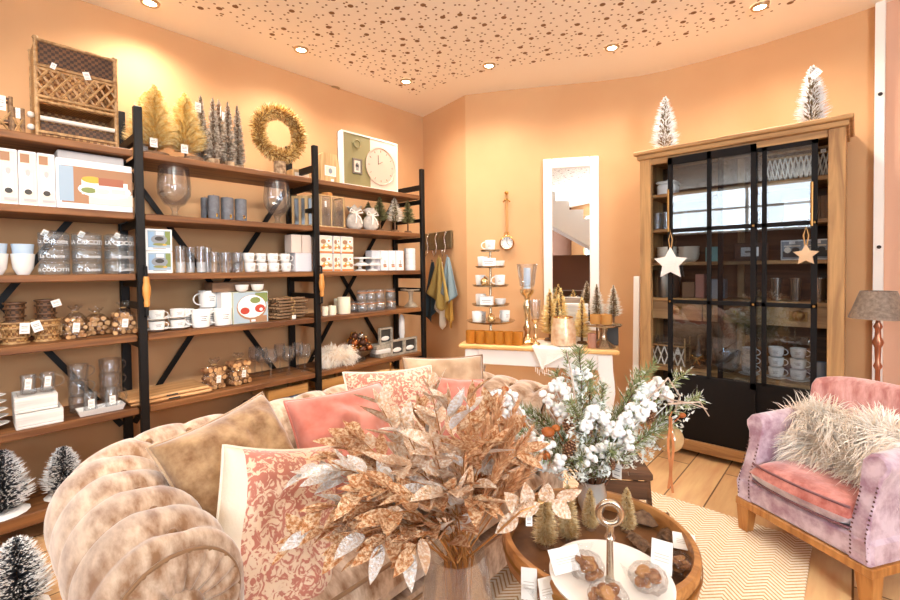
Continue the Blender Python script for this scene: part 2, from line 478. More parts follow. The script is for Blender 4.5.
# daylight through the shop window, then cool fill from the added one
d = bpy.data.lights.new('daylight_and_fill', 'AREA'); d.shape = 'RECTANGLE'; d.size = 4.6; d.size_y = .85; d.energy = 100; d.color = (.86, .93, 1.0)
o = bpy.data.objects.new('daylight_and_fill', d); COL.objects.link(o); o.location = (-.75, -3.5, 2.4); o.rotation_euler = (R(90), 0, 0)
d = bpy.data.lights.new('daylight_and_fill', 'AREA'); d.shape = 'RECTANGLE'; d.size = 3.0; d.size_y = 1.6; d.energy = 330; d.color = (.76, .88, 1.0)
o = bpy.data.objects.new('daylight_and_fill', d); COL.objects.link(o); o.location = (2.85, -1.2, 1.75); o.rotation_euler = (R(104), 0, R(90))
w = bpy.data.worlds.new('world'); SC.world = w; w.use_nodes = True
bg = w.node_tree.nodes['Background']; bg.inputs[0].default_value = (.62, .80, 1.0, 1); bg.inputs[1].default_value = 1.2
SC.view_settings.view_transform = 'Standard'; SC.view_settings.look = 'None'; SC.view_settings.gamma = 1; SC.view_settings.use_curve_mapping = False
SC.view_settings.exposure = 0.4

# ================================================================== SHELVING
XS, XB = -2.90, -3.268
YP = [-.407, .667, 1.742, 2.817]
Z = [.16, .560, .961, 1.296, 1.627, 1.968]
BOARD = wood('shelf wood', '#5e381d', '#8c5c33', 5, 1, rough=.55)
su = T('shelving_unit', 'long black iron shelving unit with wooden boards along the left wall', 'shelves', (XS, .667, 0))
def sub(mb, name, mat, **k):
    for i, v in enumerate(mb.v): mb.v[i] = (v[0] - XS, v[1] - .667, v[2])
    return mb.build(name, mat, su, **k)
for k, y in enumerate(YP):
    mb = MB(); mb.rbox(XS - .012, XS + .022, y - .02, y + .02, 0, 2.205, .003); sub(mb, 'post', BLACKM)
    mb = MB(); mb.rbox(XB - .02, XB + .012, y - .023, y + .023, 0, 2.27, .003); sub(mb, 'post', BLACKM)
    for za, zb in [(z - .075, z - .0365) for z in Z[1:]] + [(2.02, 2.065), (1.10, 1.135), (1.73, 1.76)]:
        mb = MB(); mb.box(XB + .012, XS - .012, y - .012, y + .012, za, zb); sub(mb, 'side_rail', BLACKM)
for k in range(3):
    for i, z in enumerate(Z):
        mb = MB(); mb.rbox(XB + .002, XS + .004, YP[k] + .024, YP[k + 1] - .024, z - (.036 if i else .06), z, .004); sub(mb, 'shelf', BOARD)
    for s in (0, 1):
        ya, yb = YP[k] + .03, YP[k + 1] - .03
        if s: ya, yb = yb, ya
        mb = MB(); x = XB - .004 - .014 * s
        mb.box(0, 1, 0, 1, 0, 1); mb.v = []; mb.f = []; mb.mi = []
        dy, dz = yb - ya, 1.45 - .25 + .35
        L_ = math.hypot(dy, dz); ny, nz = -dz / L_ * .016, dy / L_ * .016
        z0 = .38
        mb.prism([(ya + ny, z0 + nz), (yb + ny, z0 + dz + nz), (yb - ny, z0 + dz - nz), (ya - ny, z0 - nz)], 0, .01)
        mb.v = [(x + b_, a_, c_) for a_, b_, c_ in mb.v]
        sub(mb, 'brace', BLACKM)
HANDW = wood('turned handle wood', '#b9732f', '#d99a52', 10, 2, rough=.35)
for y, zc in ((YP[1] + .012, 1.2), (YP[2] + .012, 1.2)):
    mb = MB(); mb.lathe([(0, -.085), (.012, -.085), (.015, -.06), (.012, -.05), (.019, -.02), (.02, .02), (.014, .05), (.016, .06), (.012, .08), (0, .08)], 14, (XS + .05, y, zc))
    h = sub(mb, 'handle', HANDW, smooth=50)
    for s_ in (1, -1):
        mb = MB(); mb.tube([(XS + .01, y, zc + .14 * s_), (XS + .05, y, zc + .13 * s_), (XS + .05, y, zc + .08 * s_)], .008)
        for i, v in enumerate(mb.v): mb.v[i] = (v[0] - XS, v[1] - .667, v[2])
        mb.build('handle_bracket', BLACKM, h)

# ================================================================== CABINET
CL, CR, CYF, CT = -1.1645, -.044, 3.343, 2.135
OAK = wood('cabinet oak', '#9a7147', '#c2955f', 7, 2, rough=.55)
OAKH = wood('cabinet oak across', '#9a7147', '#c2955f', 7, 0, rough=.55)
OAKD = wood('shaded cabinet oak', '#4b3320', '#6d4c30', 7, 0, rough=.6)  # darker copy of the oak: shade inside the cabinet put into the colour
CBLK = M('black cabinet steel', '#15100e', .6, .0, .2, bump=(60, .05))
CW = CR - CL; CD = .45
cab = T('display_cabinet', 'tall oak display cabinet with black sliding glass doors by the right wall', 'cabinet', ((CL + CR) / 2, CYF, 0))
hw = CW / 2
def cz(u, v, y=CYF): return at_y(u, v, y).z
def cx(u, z=1.3, y=CYF): return x_for(u, y, z) - (CL + CR) / 2
for s in (-1, 1):
    mb = MB(); mb.rbox(min(s * hw, s * (hw - .075)), max(s * hw, s * (hw - .075)), 0, .05, .0, CT - .06, .003); mb.build('corner_post', OAK, cab)
    mb = MB(); mb.box(min(s * hw, s * (hw - .03)), max(s * hw, s * (hw - .03)), .05, CD, .02, CT - .06); mb.build('side_panel', OAK, cab)
mb = MB(); mb.rbox(-hw - .035, hw + .035, -.04, CD + .02, CT - .028, CT, .006); mb.rbox(-hw - .015, hw + .015, -.02, CD, CT - .06, CT - .028, .004); mb.build('crown', OAKH, cab)
mb = MB(); mb.box(-hw + .075, hw - .075, .012, .05, CT - .10, CT - .06); mb.build('top_rail', OAKH, cab)
mb = MB(); mb.rbox(-hw + .075, hw - .075, -.004, .05, .04, .115, .003); mb.build('bottom_rail', OAKH, cab)
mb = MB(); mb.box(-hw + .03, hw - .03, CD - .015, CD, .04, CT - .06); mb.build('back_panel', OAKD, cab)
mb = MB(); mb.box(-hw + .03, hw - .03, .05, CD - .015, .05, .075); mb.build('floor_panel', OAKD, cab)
CSZ = []
for v in (195, 229.5, 262.5, 297.5, 366):
    zz = at_y(655, v, CYF + .1).z; CSZ.append(zz)
for i, zz in enumerate(CSZ):
    mb = MB(); mb.box(-hw + .03, hw - .03, .10, CD - .016, zz - .022, zz); mb.build('shelf', OAKH, cab)
mb = MB(); mb.box(-.02, .02, CD - .05, CD - .02, .1, CT - .07); mb.build('back_stile', OAK, cab)
# drawers under the fourth shelf
DRW = wood('drawer oak', '#8c6a48', '#b38e62', 7, 0, rough=.55)
dz1 = CSZ[3] - .024; dz0 = dz1 - .13
for k in range(3):
    xa = -hw + .035 + k * (CW - .07) / 3; xb = xa + (CW - .07) / 3 - .006
    mb = MB(); mb.rbox(xa, xb, .11, .40, dz0, dz1, .003); dr = mb.build('drawer', DRW, cab)
    xm, zm = (xa + xb) / 2, (dz0 + dz1) / 2
    mb = MB(); mb.rbox(xm - .045, xm + .045, .104, .1115, zm - .03, zm + .03, .002); mb.at((xm, .106, zm + .004), (R(90), 0, 0)).lathe([(.034, 0), (.03, .012), (.016, .02), (0, .022)], 14)
    mb.build('cup_handle', BRASS, dr, smooth=40)
# sliding doors
DGL = glass('cabinet door glass', '#eef3f6', .55, .075, .0)
def sliding(xa, xb, y0, stiles, gl_low, top, mids, hnd):
    root = bpy.data.objects.new('sliding_door', None); COL.objects.link(root); root.parent = cab
    y1 = y0 + .022
    mb = MB(); w = .024
    mb.box(xa, xa + w * 1.2, y0, y1, .118, top); mb.box(xb - w * 1.2, xb, y0, y1, .118, top)
    for x in stiles: mb.box(x - w / 2, x + w / 2, y0, y1, gl_low, top)
    mb.box(xa, xb, y0, y1, top - .05, top); mb.box(xa, xb, y0, y1, gl_low - .03, gl_low + .01)
    for z in mids: mb.box(xa, xb, y0, y1, z - .013, z + .013)
    mb.build('door_frame', CBLK, root)
    mb = MB(); mb.box(xa + .02, xb - .02, y0 + .006, y0 + .016, .118, gl_low - .03); mb.build('lower_panel', CBLK, root)
    mb = MB(); mb.box(xa + .02, xb - .02, y0 + .009, y0 + .012, gl_low, top - .04); mb.build('glass_pane', DGL, root)
    mb = MB()
    for z in mids:
        for x in (xa + .014, xb - .014): mb.at((x, y0, z), (R(90), 0, 0)).cyl(.007, 0, .004, 8)
    mb.build('rivet', BRASS, root)
    if hnd is not None:
        x, za, zb = hnd
        mb = MB(); mb.tube([(x, y0 - .022, za), (x, y0 - .022, zb)], .007, 8); mb.tube([(x, y0 - .022, za + .02), (x, y0 + .005, za + .02)], .005); mb.tube([(x, y0 - .022, zb - .02), (x, y0 + .005, zb - .02)], .005)
        mb.build('pull_handle', BRASS, root)
    return root
gl_low = cz(674, 374); topz = CT - .075
m1, m2 = cz(700, 229), cz(690, 302)
sliding(cx(668), cx(756), -.006, [cx(709)], gl_low, topz, [m1, m2], (cx(669.5), cz(669, 232), cz(669, 190)))
sliding(cx(717), cx(817), .019, [cx(763.5)], gl_low, topz, [m1, m2], (cx(811.5), cz(811, 226), cz(811, 182)))
for u, lb in ((640, 0),): pass

# ================================================================== CONSOLE TABLE
TA, TB = Vector((-2.2, 2.5, 0)), Vector((-1.17, 2.975, 0))
tdir = (TB - TA).normalized(); trz = math.atan2(tdir.y, tdir.x); TH = .74; TL = (TB - TA).length
tnorm = Vector((-tdir.y, tdir.x, 0))
PINE = wood('pine top', '#d69a52', '#eec283', 5, 0, rough=.35)
TWH = M('white painted wood', '#f1ebe4', .45)
tab = T('console_table', 'white console table with curved legs and a pine top under the mirror', 'table', (TA + TB) / 2, trz)
mb = MB(); mb.rbox(-TL / 2, TL / 2, 0, .44, TH - .032, TH, .008); mb.build('tabletop', PINE, tab)
mb = MB(); mb.rbox(-TL / 2 + .05, TL / 2 - .05, .04, .40, TH - .15, TH - .032, .006); mb.build('apron', TWH, tab)
for sx in (-1, 1):
    for sy in (.075, .365):
        mb = MB(); prev = None
        for z, o, w in ((TH - .04, 0, .05), (TH - .15, .004, .05), (TH - .22, .018, .045), (TH - .30, .03, .038), (TH - .40, .024, .03), (TH - .50, .004, .024), (TH - .6, -.012, .02), (.06, -.008, .02), (.02, .008, .026), (0, .012, .026)):
            cx0 = sx * (TL / 2 - .095 + o); cy0 = sy + (-1 if sy < .2 else 1) * o * .5
            r_ = [mb.V((cx0 + a * w, cy0 + b * w, z)) for a, b in ((-1, -1), (1, -1), (1, 1), (-1, 1))]
            if prev:
                for k in range(4): mb.Fc(r_[k], r_[(k + 1) % 4], prev[(k + 1) % 4], prev[k])
            else: mb.Fc(*r_)
            prev = r_
        mb.Fc(*prev[::-1]); mb.build('leg', TWH, tab, bevel=.006)
def on_table(u, back, z=TH):
    """point on the table top, 'back' metres behind its front edge, in image column u"""
    n = RT * F_PX - FW * (u - 450)
    # p = TA + tnorm*back + tdir*s
    b0 = TA + tnorm * back; b0.z = z
    s = -(n.dot(b0 - CAM)) / n.dot(tdir)
    return b0 + tdir * s

# ================================================================== MIRROR
ma, mbk = Vector((-2.34, 3.26, 0)), Vector((-1.61, 3.68, 0))
wd = (mbk - ma).normalized(); wn = Vector((wd.y, -wd.x, 0))
def on_wall(u, v, off=.0):
    """point on the slanted back wall"""
    d = ray(u, v); b = ma + wn * off
    t = (b - CAM).dot(wn) / d.dot(wn); return CAM + d * t
pA, pB = on_wall(543, 160.5, .02), on_wall(598.7, 155, .02)
pc = on_wall(571, 330, .02)
mw = (Vector((pB.x, pB.y, 0)) - Vector((pA.x, pA.y, 0))).length
mzt = (pA.z + pB.z) / 2; mzb = pc.z
mir = T('wall_mirror', 'tall narrow white framed mirror on the wall reflecting the stair', 'mirror', (Vector((pA.x, pA.y, 0)) + Vector((pB.x, pB.y, 0))) / 2 + Vector((0, 0, mzb)), math.atan2(wd.y, wd.x))
mh = mzt - mzb
FRM = M('mirror frame white', '#f7ece0', .4)
mb = MB(); fw = .075
for (x0, x1, z0, z1) in ((-mw / 2, -mw / 2 + fw, 0, mh), (mw / 2 - fw, mw / 2, 0, mh), (-mw / 2 + fw, mw / 2 - fw, 0, fw), (-mw / 2 + fw, mw / 2 - fw, mh - fw * 1.15, mh)):
    mb.box(x0, x1, -.018, .016, z0, z1)
mb.build('frame', FRM, mir, bevel=.008)
MIRM = M('mirror silver', '#f2f4f4', .0, 1.0)
mb = MB(); mb.box(-mw / 2 + fw - .005, mw / 2 - fw + .005, .0, .01, fw - .005, mh - fw); mb.build('mirror_glass', MIRM, mir)

# ================================================================== RUG
def rug_mat():
    m, nt, b, out = nodes('herringbone jute')
    N, L = nt.nodes, nt.links
    tc = N.new('ShaderNodeTexCoord'); sp = N.new('ShaderNodeSeparateXYZ'); L.new(tc.outputs['Object'], sp.inputs[0])
    def mt(op, a, c=None, d=None):
        x = N.new('ShaderNodeMath'); x.operation = op
        for i, q in enumerate((a, c, d)):
            if q is None: continue
            if isinstance(q, (int, float)): x.inputs[i].default_value = q
            else: L.new(q, x.inputs[i])
        return x.outputs[0]
    a = mt('PINGPONG', sp.outputs[0], .06)
    c = mt('MULTIPLY_ADD', a, 1.0, sp.outputs[1])
    fr = mt('FRACT', mt('MULTIPLY', c, 42))
    ln = mt('LESS_THAN', fr, .38)
    nz = N.new('ShaderNodeTexNoise'); nz.inputs['Scale'].default_value = 90; L.new(tc.outputs['Object'], nz.inputs['Vector'])
    mx = N.new('ShaderNodeMixRGB'); mx.inputs[1].default_value = lin('#efdfc6'); mx.inputs[2].default_value = lin('#c59a66'); L.new(ln, mx.inputs[0])
    m2 = N.new('ShaderNodeMixRGB'); m2.blend_type = 'OVERLAY'; m2.inputs[0].default_value = .35; L.new(mx.outputs[0], m2.inputs[1]); L.new(nz.outputs['Fac'], m2.inputs[2])
    L.new(m2.outputs[0], b.inputs['Base Color']); setp(b, Roughness=.9)
    bp = N.new('ShaderNodeBump'); bp.inputs['Strength'].default_value = .4; bp.inputs['Distance'].default_value = .004; L.new(fr, bp.inputs['Height']); L.new(bp.outputs[0], b.inputs['Normal'])
    return m
mb = MB(); mb.rbox(-1.9, .0, -2.2, .0, 0.0005, .007, .003)
rug = mb.build('rug', rug_mat()); rug.location = (-.14, 2.66, 0)
tag(rug, 'large cream herringbone woven rug on the plank floor', 'rug')
# ================================================================== SMALL GOODS: BUILDERS
def fit(u0, u1, vt, lv, d, z0=None, x=None):
    z0 = Z[lv] + .0008 if z0 is None else z0
    x = XS - d if x is None else x
    ya, yb = y_for(u0, x, z0), y_for(u1, x, z0)
    zt = at_x((u0 + u1) / 2, vt, x).z
    return Vector((x, (ya + yb) / 2, z0)), abs(yb - ya), max(.01, zt - z0)
def fitR(u0, u1, vt, lv, d, z0=None):
    """round things: centre plane d behind the board's edge; returns place, diameter, height"""
    p, w, h = fit(u0, u1, vt, lv, d, z0)
    dx, dy = p.x, p.y
    return p, w * abs(dx) / math.hypot(dx, dy), h

def panel(root, w, h, y, elems, mats, name='printed_front', loc=(0, 0, 0)):
    """flat print: elems = (kind, cx, cz, sx, sz, mat) in fractions of w, h, facing -y"""
    mb = MB()
    for i, (k, cx_, cz_, sx, sz, m) in enumerate(elems):
        mb.mat(m); yy = y - .0006 - .00035 * i
        X, Zc, a, b = loc[0] + cx_ * w, loc[2] + cz_ * h, sx * w / 2, sz * h / 2
        if k == 'q': mb.quad((X - a, yy, Zc - b), (X + a, yy, Zc - b), (X + a, yy, Zc + b), (X - a, yy, Zc + b))
        else:
            c = [mb.V((X + a * math.cos(2 * PI * t / 18), yy, Zc + b * math.sin(2 * PI * t / 18))) for t in range(18)]
            mb.Fc(*c)
    return mb.build(name, mats, root)
def label_tag(root, x, y, z, w=.03, h=.04, tilt=0, name='price_tag', rz=0):
    w, h = w * .8, h * .85
    mb = MB(); mb.at((x, y, z), (0, tilt, rz))
    mb.box(-w / 2, w / 2, -.0006, .0006, -h, 0); mb.mat(1)
    for q in (.3, .45, .75): mb.box(-w * .33, w * .3, -.0011, -.0006, -h * q - h * .04, -h * q)
    mb.mat(2); mb.tube([(0, 0, 0), (0, .004, .012)], .0008, 4)
    return mb.build(name, [PAPER, INK, STRING], root)
CARD_W = M('white card', '#f3f0ee', .55); CARD_G = M('grey card', '#b9b4b2', .6); CARD_B = M('kraft card', '#8a6a50', .7)
C_OR = M('print orange', '#d07a33', .6); C_RED = M('print red', '#b8402c', .6); C_GR = M('print green', '#7d8a4c', .6); C_YE = M('print yellow', '#d9a93c', .6)
C_BL = M('print blue grey', '#9db1c2', .6); C_DK = M('print dark', '#3d3a36', .6); C_BR = M('print brown', '#a67a58', .6); C_SL = M('print steel', '#8b9096', .5); C_CR = M('print cream', '#e9dcc8', .6)

def box_b(w, h, dp, mat=None, elems=None, mats=None, flaps=False):
    def b(root):
        mb = MB(); mb.rbox(-w / 2, w / 2, -dp / 2, dp / 2, 0, h, .003); mb.build('carton', mat or CARD_W, root)
        if elems: panel(root, w, h, -dp / 2, elems, mats)
    return b
def cup_prof(r, h, t=.003, foot=.7, bulge=0.0):
    return [(0, .001), (r * foot, 0), (r * (foot + .12), h * .04), (r * (.93 + bulge), h * .35), (r, h * .98), (r - t * .5, h), (r - t, h * .97), (r * (.93 + bulge) - t, h * .36), (r * foot - t, h * .06), (0, h * .05)]
def mug_b(D, h, ha=0.0, mat=None, foot=.72, mark=True, hs=.32, hname='handle', thick=.0035, saucer=False):
    def b(root):
        m = mat or WHITE; r = D / 2; z0 = .006 if saucer else 0
        if saucer:
            mb = MB(); mb.lathe([(0, 0), (r * .8, 0), (r * 1.55, .014), (r * 1.5, .017), (r * .8, .005), (0, .005)], 22); mb.build('saucer', m, root, smooth=50)
        mb = MB(); mb.lathe(cup_prof(r, h, thick, foot), 22, (0, 0, z0)); mb.build('cup', m, root, smooth=50)
        mb = MB(); mb.at((0, 0, z0), (0, 0, ha)); R_ = h * hs
        mb.tube([(r * .93 + (R_ * 1.15) * math.sin(PI * i / 8), 0, h * .52 + R_ * math.cos(PI * i / 8)) for i in range(9)], h * .045, 6)
        mb.build(hname, m, root, smooth=60)
        if mark:
            mb = MB(); mb.at((0, 0, z0))
            for j, (zz, wd_) in enumerate(((.62, .5), (.5, .34), (.4, .42))):
                n = 7; pts = [(-PI / 2 + (i / (n - 1) - .5) * wd_ * 1.6) for i in range(n)]
                for a, c in zip(pts, pts[1:]):
                    rr = r * (.93 + (zz - .35) / .63 * .07) + .0007
                    mb.quad((rr * math.cos(a), rr * math.sin(a), h * zz), (rr * math.cos(c), rr * math.sin(c), h * zz), (rr * math.cos(c), rr * math.sin(c), h * (zz + .035)), (rr * math.cos(a), rr * math.sin(a), h * (zz + .035)))
            mb.build('printed_motif', INK, root)
    return b
def bowl_b(D, h, mat):
    def b(root):
        r = D / 2; mb = MB(); mb.lathe([(0, .001), (r * .5, 0), (r * .85, h * .3), (r, h), (r - .004, h), (r * .85 - .004, h * .33), (r * .45, .006), (0, .006)], 24); mb.build('bowl_shell', mat, root, smooth=50)
    return b
def single(root, mb, name, mat, smooth=50): return mb.build(name, mat, root, smooth=smooth)
def tumbler_b(D, h, n=18, taper=.85, mat=None):
    def b(root):
        r = D / 2; mb = MB(); mb.lathe([(0, 0), (r * taper, 0), (r, h), (r - .003, h), (r * taper - .003, .012), (0, .012)], n); mb.build('glass_body', mat or GLASS, root, smooth=50)
    return b
def goblet_b(D, h, bowl=.5, mat=None, foot=.42):
    def b(root):
        r = D / 2; zs = h * (1 - bowl); m = mat or GLASS
        mb = MB(); mb.lathe([(r * .55, zs + bowl * h * .0 + .002), (r * .9, zs + h * bowl * .2), (r, zs + h * bowl * .5), (r * .86, h), (r * .84, h), (r * .97, zs + h * bowl * .5), (r * .86, zs + h * bowl * .22), (0, zs + .008)], 20); mb.lathe([(0, zs), (r * .55, zs + .002)], 20); mb.build('bowl', m, root, smooth=60)
        mb = MB(); mb.lathe([(r * foot * 1.4, 0), (r * foot * 1.4, .003), (.006, .012), (.005, zs * .5), (.008, zs), (0, zs)], 16); mb.build('stem', m, root, smooth=60)
    return b
def vase_b(D, h):
    def b(root):
        r = D / 2; zs = h * .2
        prof = [(r * .25, zs), (r * .62, zs + h * .05), (r * .97, zs + h * .22), (r, zs + h * .38), (r * .9, h * .9), (r * .93, h), (r * .91, h), (r * .88, h * .9), (r * .98, zs + h * .38), (r * .95, zs + h * .23), (r * .6, zs + h * .07), (0, zs + .01)]
        mb = MB(); mb.lathe(prof, 28); mb.build('bowl', GLASS, root, smooth=60)
        mb = MB(); mb.lathe([(0, 0), (r * .62, 0), (r * .62, .006), (r * .2, h * .06), (r * .16, h * .12), (r * .3, zs), (0, zs)], 24); mb.build('foot', GLASS, root, smooth=60)
    return b
def candle_b(D, h, mat, wick=True, dip=.004):
    def b(root):
        r = D / 2; mb = MB(); mb.lathe([(0, 0), (r * .98, 0), (r, .004), (r, h - .003), (r * .95, h), (r * .6, h - dip), (0, h - dip)], 20); mb.build('wax_body', mat, root, smooth=40)
        if wick:
            mb = MB(); mb.tube([(0, 0, h - dip), (.001, 0, h + .01)], .0014, 5); mb.build('wick', C_DK, root)
    return b

# bottle-brush trees
NB_GOLD = M('gold tinsel', '#e9bd5e', .5, .0, mix=('#fdeeba', 60, 2))
NB_GREY = M('grey brush', '#8d7d6a', .7, mix=('#d8cdbd', 80, 2, .4, .6))
NB_SNOW = M('snow tips', '#f4f3f2', .7); NB_DARK = M('dark spruce', '#54565c', .8); NB_GREEN = M('green brush', '#6d6a3c', .7, mix=('#a39a68', 80, 2)); NB_CREAM = M('cream brush', '#e6dccb', .7); NB_OLIVE = M('olive brush', '#7d7142', .7)
NB_BROWNISH = M('frosted brown brush', '#8f7650', .7)
TRUNK = M('brown wire stem', '#6d4a2c', .6)
SLICE = M('wood slice', '#c99a62', .7, mix=('#8d6138', 12, 4)); BARK = M('bark', '#5a4130', .9, mix=('#8a6a4e', 30, 4), bump=(50, .5))
def brush_b(h, r, n, mats, power=.8, w=.0022, base='slice', stem=.16, lift=.25, seed=1, split=.55, baseR=.035):
    """bottle-brush tree: needles round a wire stem, on a round foot"""
    def b(root):
        q = random.Random(seed); mb = MB()
        z0 = h * stem
        for i in range(n):
            t = q.random() ** 1.25
            z = z0 + (h - z0) * t
            L_ = r * max(.10, (1 - t) ** power) * q.uniform(.8, 1.08)
            if t < .06: L_ *= .75
            a = q.uniform(0, 2 * PI)
            mb.needle((0, 0, z), (L_ * math.cos(a), L_ * math.sin(a), z + L_ * lift * q.uniform(.4, 1.3)), w, 0, min(1, len(mats) - 1), split)
        mb.build('needles', mats, root)
        mb = MB(); mb.tube([(0, 0, .01), (0, 0, h * .93)], .004 if h < .2 else .006, 6); mb.build('stem', TRUNK, root)
        mb = MB()
        if base == 'slice':
            mb.mat(1).lathe([(baseR, 0), (baseR * 1.04, .008), (baseR, .018)], 14); mb.mat(0).lathe([(0, .018), (baseR, .018)], 14); mb.lathe([(0, 0), (baseR, 0)], 14)
            mb.build('foot', [SLICE, BARK], root)
        elif base == 'log':
            mb.mat(1).lathe([(baseR, 0), (baseR * 1.02, h * stem * .9)], 14); mb.mat(0).lathe([(0, h * stem * .9), (baseR * 1.02, h * stem * .9)], 14); mb.lathe([(0, 0), (baseR, 0)], 14)
            mb.build('foot', [SLICE, M('birch bark', '#cdb08a', .8, mix=('#7a5a3e', 30, 3))], root)
        else:
            mb.lathe([(0, 0), (baseR, 0), (baseR * .7, .012), (0, .014)], 14); mb.build('foot', NB_SNOW if base == 'snow' else TRUNK, root)
    return b
def wicker_b(w, h, d, mat, rimmat, hollow=True, zig=True):
    """round woven basket: lathe wall with horizontal cane rings and a zigzag band"""
    def b(root):
        r = w / 2
        mb = MB(); mb.lathe([(0, 0), (r * .86, 0), (r * .97, h), (r * .9, h), (r * .8, .01), (0, .01)], 20); mb.build('woven_body', mat, root, smooth=50)
        mb = MB()
        for q in (.04, .3, .72, .97):
            rr = r * (.86 + .11 * q) + .003
            mb.tube([(rr * math.cos(2 * PI * i / 20), rr * math.sin(2 * PI * i / 20), h * q) for i in range(20)], .0055, 6, True)
        if zig:
            n = 14
            mb.tube([((r * (.89 + (.05 if i % 2 else 0)) + .006) * math.cos(2 * PI * i / (2 * n)), (r * (.89 + (.05 if i % 2 else 0)) + .006) * math.sin(2 * PI * i / (2 * n)), h * (.7 if i % 2 else .32)) for i in range(2 * n)], .004, 5, True)
        mb.build('cane_ring', rimmat, root, smooth=60)
    return b
LOGSIDE = M('birch branch', '#7d4a28', .8, mix=('#b58558', 30, 3)); LOGEND = M('cut birch', '#dcae78', .7, mix=('#a86e3c', 22, 2, .45, .7))
def logbag_b(w, h, n, seed, tie=True, tagon=True):
    """cellophane bag of birch slices"""
    def b(root):
        q = random.Random(seed); k = 0; rows = []
        r = w * .13; z = r
        ny = 0
        while k < n and z < h * .75:
            per = 4 if ny % 2 == 0 else 3
            for i in range(per):
                if k >= n: break
                for dpt in (-1, 1):
                    x = (i - (per - 1) / 2) * r * 1.85 + q.uniform(-.1, .1) * r
                    rr = r * q.uniform(.75, 1.0)
                    mb = MB(); yaw = q.uniform(-.35, .35)
                    mb.at((x, dpt * w * .17, z), (R(90) + q.uniform(-.2, .2), 0, yaw))
                    hl = w * .15
                    mb.mat(0).lathe([(rr, -hl), (rr * 1.02, 0), (rr, hl)], 10); mb.mat(1).lathe([(0, -hl), (rr, -hl)], 10); mb.lathe([(rr, hl), (0, hl)], 10)
                    mb.build('log_slice', [LOGSIDE, LOGEND], root); k += 1
            ny += 1; z += r * 1.65
        mb = MB(); N_ = 22; rings = []
        for j, (rr, zz) in enumerate(((.46, .004), (.56, .12), (.56, .4), (.5, .62), (.26, .78), (.1, .84), (.2, .93), (.3, 1.0))):
            rings.append([mb.V(((rr * w + q.uniform(-.035, .035) * w) * math.cos(2 * PI * i / N_), (rr * w * .75 + q.uniform(-.035, .035) * w) * math.sin(2 * PI * i / N_), zz * h + (q.uniform(-.05, .08) * h if j == 7 else 0))) for i in range(N_)])
        for A, B in zip(rings, rings[1:]):
            for i in range(N_): mb.Fc(A[i], A[(i + 1) % N_], B[(i + 1) % N_], B[i])
        mb.build('cellophane_bag', CELLO, root)
        mb = MB(); mb.tube([(w * .11 * math.cos(2 * PI * i / 10), w * .09 * math.sin(2 * PI * i / 10), h * .84) for i in range(10)], .003, 5, True); mb.build('tie', STRING, root)
        if tagon: label_tag(root, 0, -w * .45, h * .5, .035, .055, .1)
    return b
# ================================================================== GOODS ON THE LEFT BAY
DN = (.06, .10, .14)
RAT = weave('rattan', '#c0935a', '#85592f', 70); RATD = weave('dark rattan', '#6b4729', '#3d2716', 70); CANE = M('cane', '#c39a68', .5, mix=('#8d6538', 40, 3)); CANED = M('dark cane', '#5d3d24', .5)
CANEW = M('white cane', '#e4dccf', .6)
# tall wicker magazine tower on the top board
p, w_, h_ = fit(38, 117, 40, 5, .06)
h_ = at_x(36, 38, XS - .06).z - Z[5]
def tower(root):
    d = .2; w = w_; h = h_
    for x in (-w / 2, w / 2):
        for y in (-d / 2, d / 2):
            mb = MB(); mb.tube([(x, y, 0), (x, y, h)], .010, 7); mb.ball((x, y, h), .013, 8); mb.build('post', CANE, root, smooth=60)
    mb = MB(); mb.box(-w / 2, w / 2, d / 2 - .004, d / 2 + .004, .02, h - .01); mb.build('woven_back', RAT, root)
    for s in (-1, 1):
        mb = MB(); mb.box(s * w / 2 - .004, s * w / 2 + .004, -d / 2, d / 2, .02, h - .01); mb.build('woven_side', RAT, root)
    mb = MB(); mb.box(-w / 2, w / 2, -d / 2 - .003, -d / 2 + .004, h * .74, h - .015); mb.build('woven_front', RATD, root)
    mb = MB(); mb.box(-w / 2, w / 2, -d / 2 + .06, d / 2, h * .38, h * .40); mb.box(-w / 2, w / 2, -d / 2, d / 2, .015, .028); mb.build('shelf_board', RAT, root)
    mb = MB()
    for z in (h * .985, h * .735, h * .70, h * .42, h * .375, .03): mb.tube([(-w / 2, -d / 2 - .004, z), (w / 2, -d / 2 - .004, z)], .008, 6)
    mb.build('cane_rail', CANE, root, smooth=60)
    mb = MB(); z0, z1 = h * .43, h * .70; n = 7
    for i in range(-2, n + 1):
        for s in (-1, 1):
            xa, xb = i / n, (i + 2) / n
            ca, cb = max(0, xa), min(1, xb)
            if cb <= ca: continue
            za, zb = (ca - xa) / (xb - xa), (cb - xa) / (xb - xa)
            if s < 0: za, zb = 1 - za, 1 - zb
            mb.tube([(-w / 2 + ca * w, -d / 2 - .006, z0 + (z1 - z0) * za), (-w / 2 + cb * w, -d / 2 - .006 - .004 * s, z0 + (z1 - z0) * zb)], .006, 5)
    mb.build('lattice', CANE, root, smooth=60)
    mb = MB(); mb.tube([(-w / 2 + .01, -d / 2 - .006, h * .2), (w / 2 - .01, -d / 2 - .006, h * .2)], .012, 7); mb.build('white_rail', CANEW, root, smooth=60)
    mb = MB(); mb.box(-w / 2 + .01, w / 2 - .01, -d / 2 + .01, -d / 2 + .014, .03, h * .17); mb.build('lower_front', RATD, root)
    mb = MB()
    for z in (.05, .11): mb.ball((-w / 2 - .022, -d / 2 + .02, z), .016, 9)
    mb.build('ball_knob', CANEW, root, smooth=180)
    label_tag(root, .03, -d / 2 - .012, h * .77, .035, .045, -.3)
    label_tag(root, -.09, -d / 2 - .012, h * .78, .025, .035, .3)
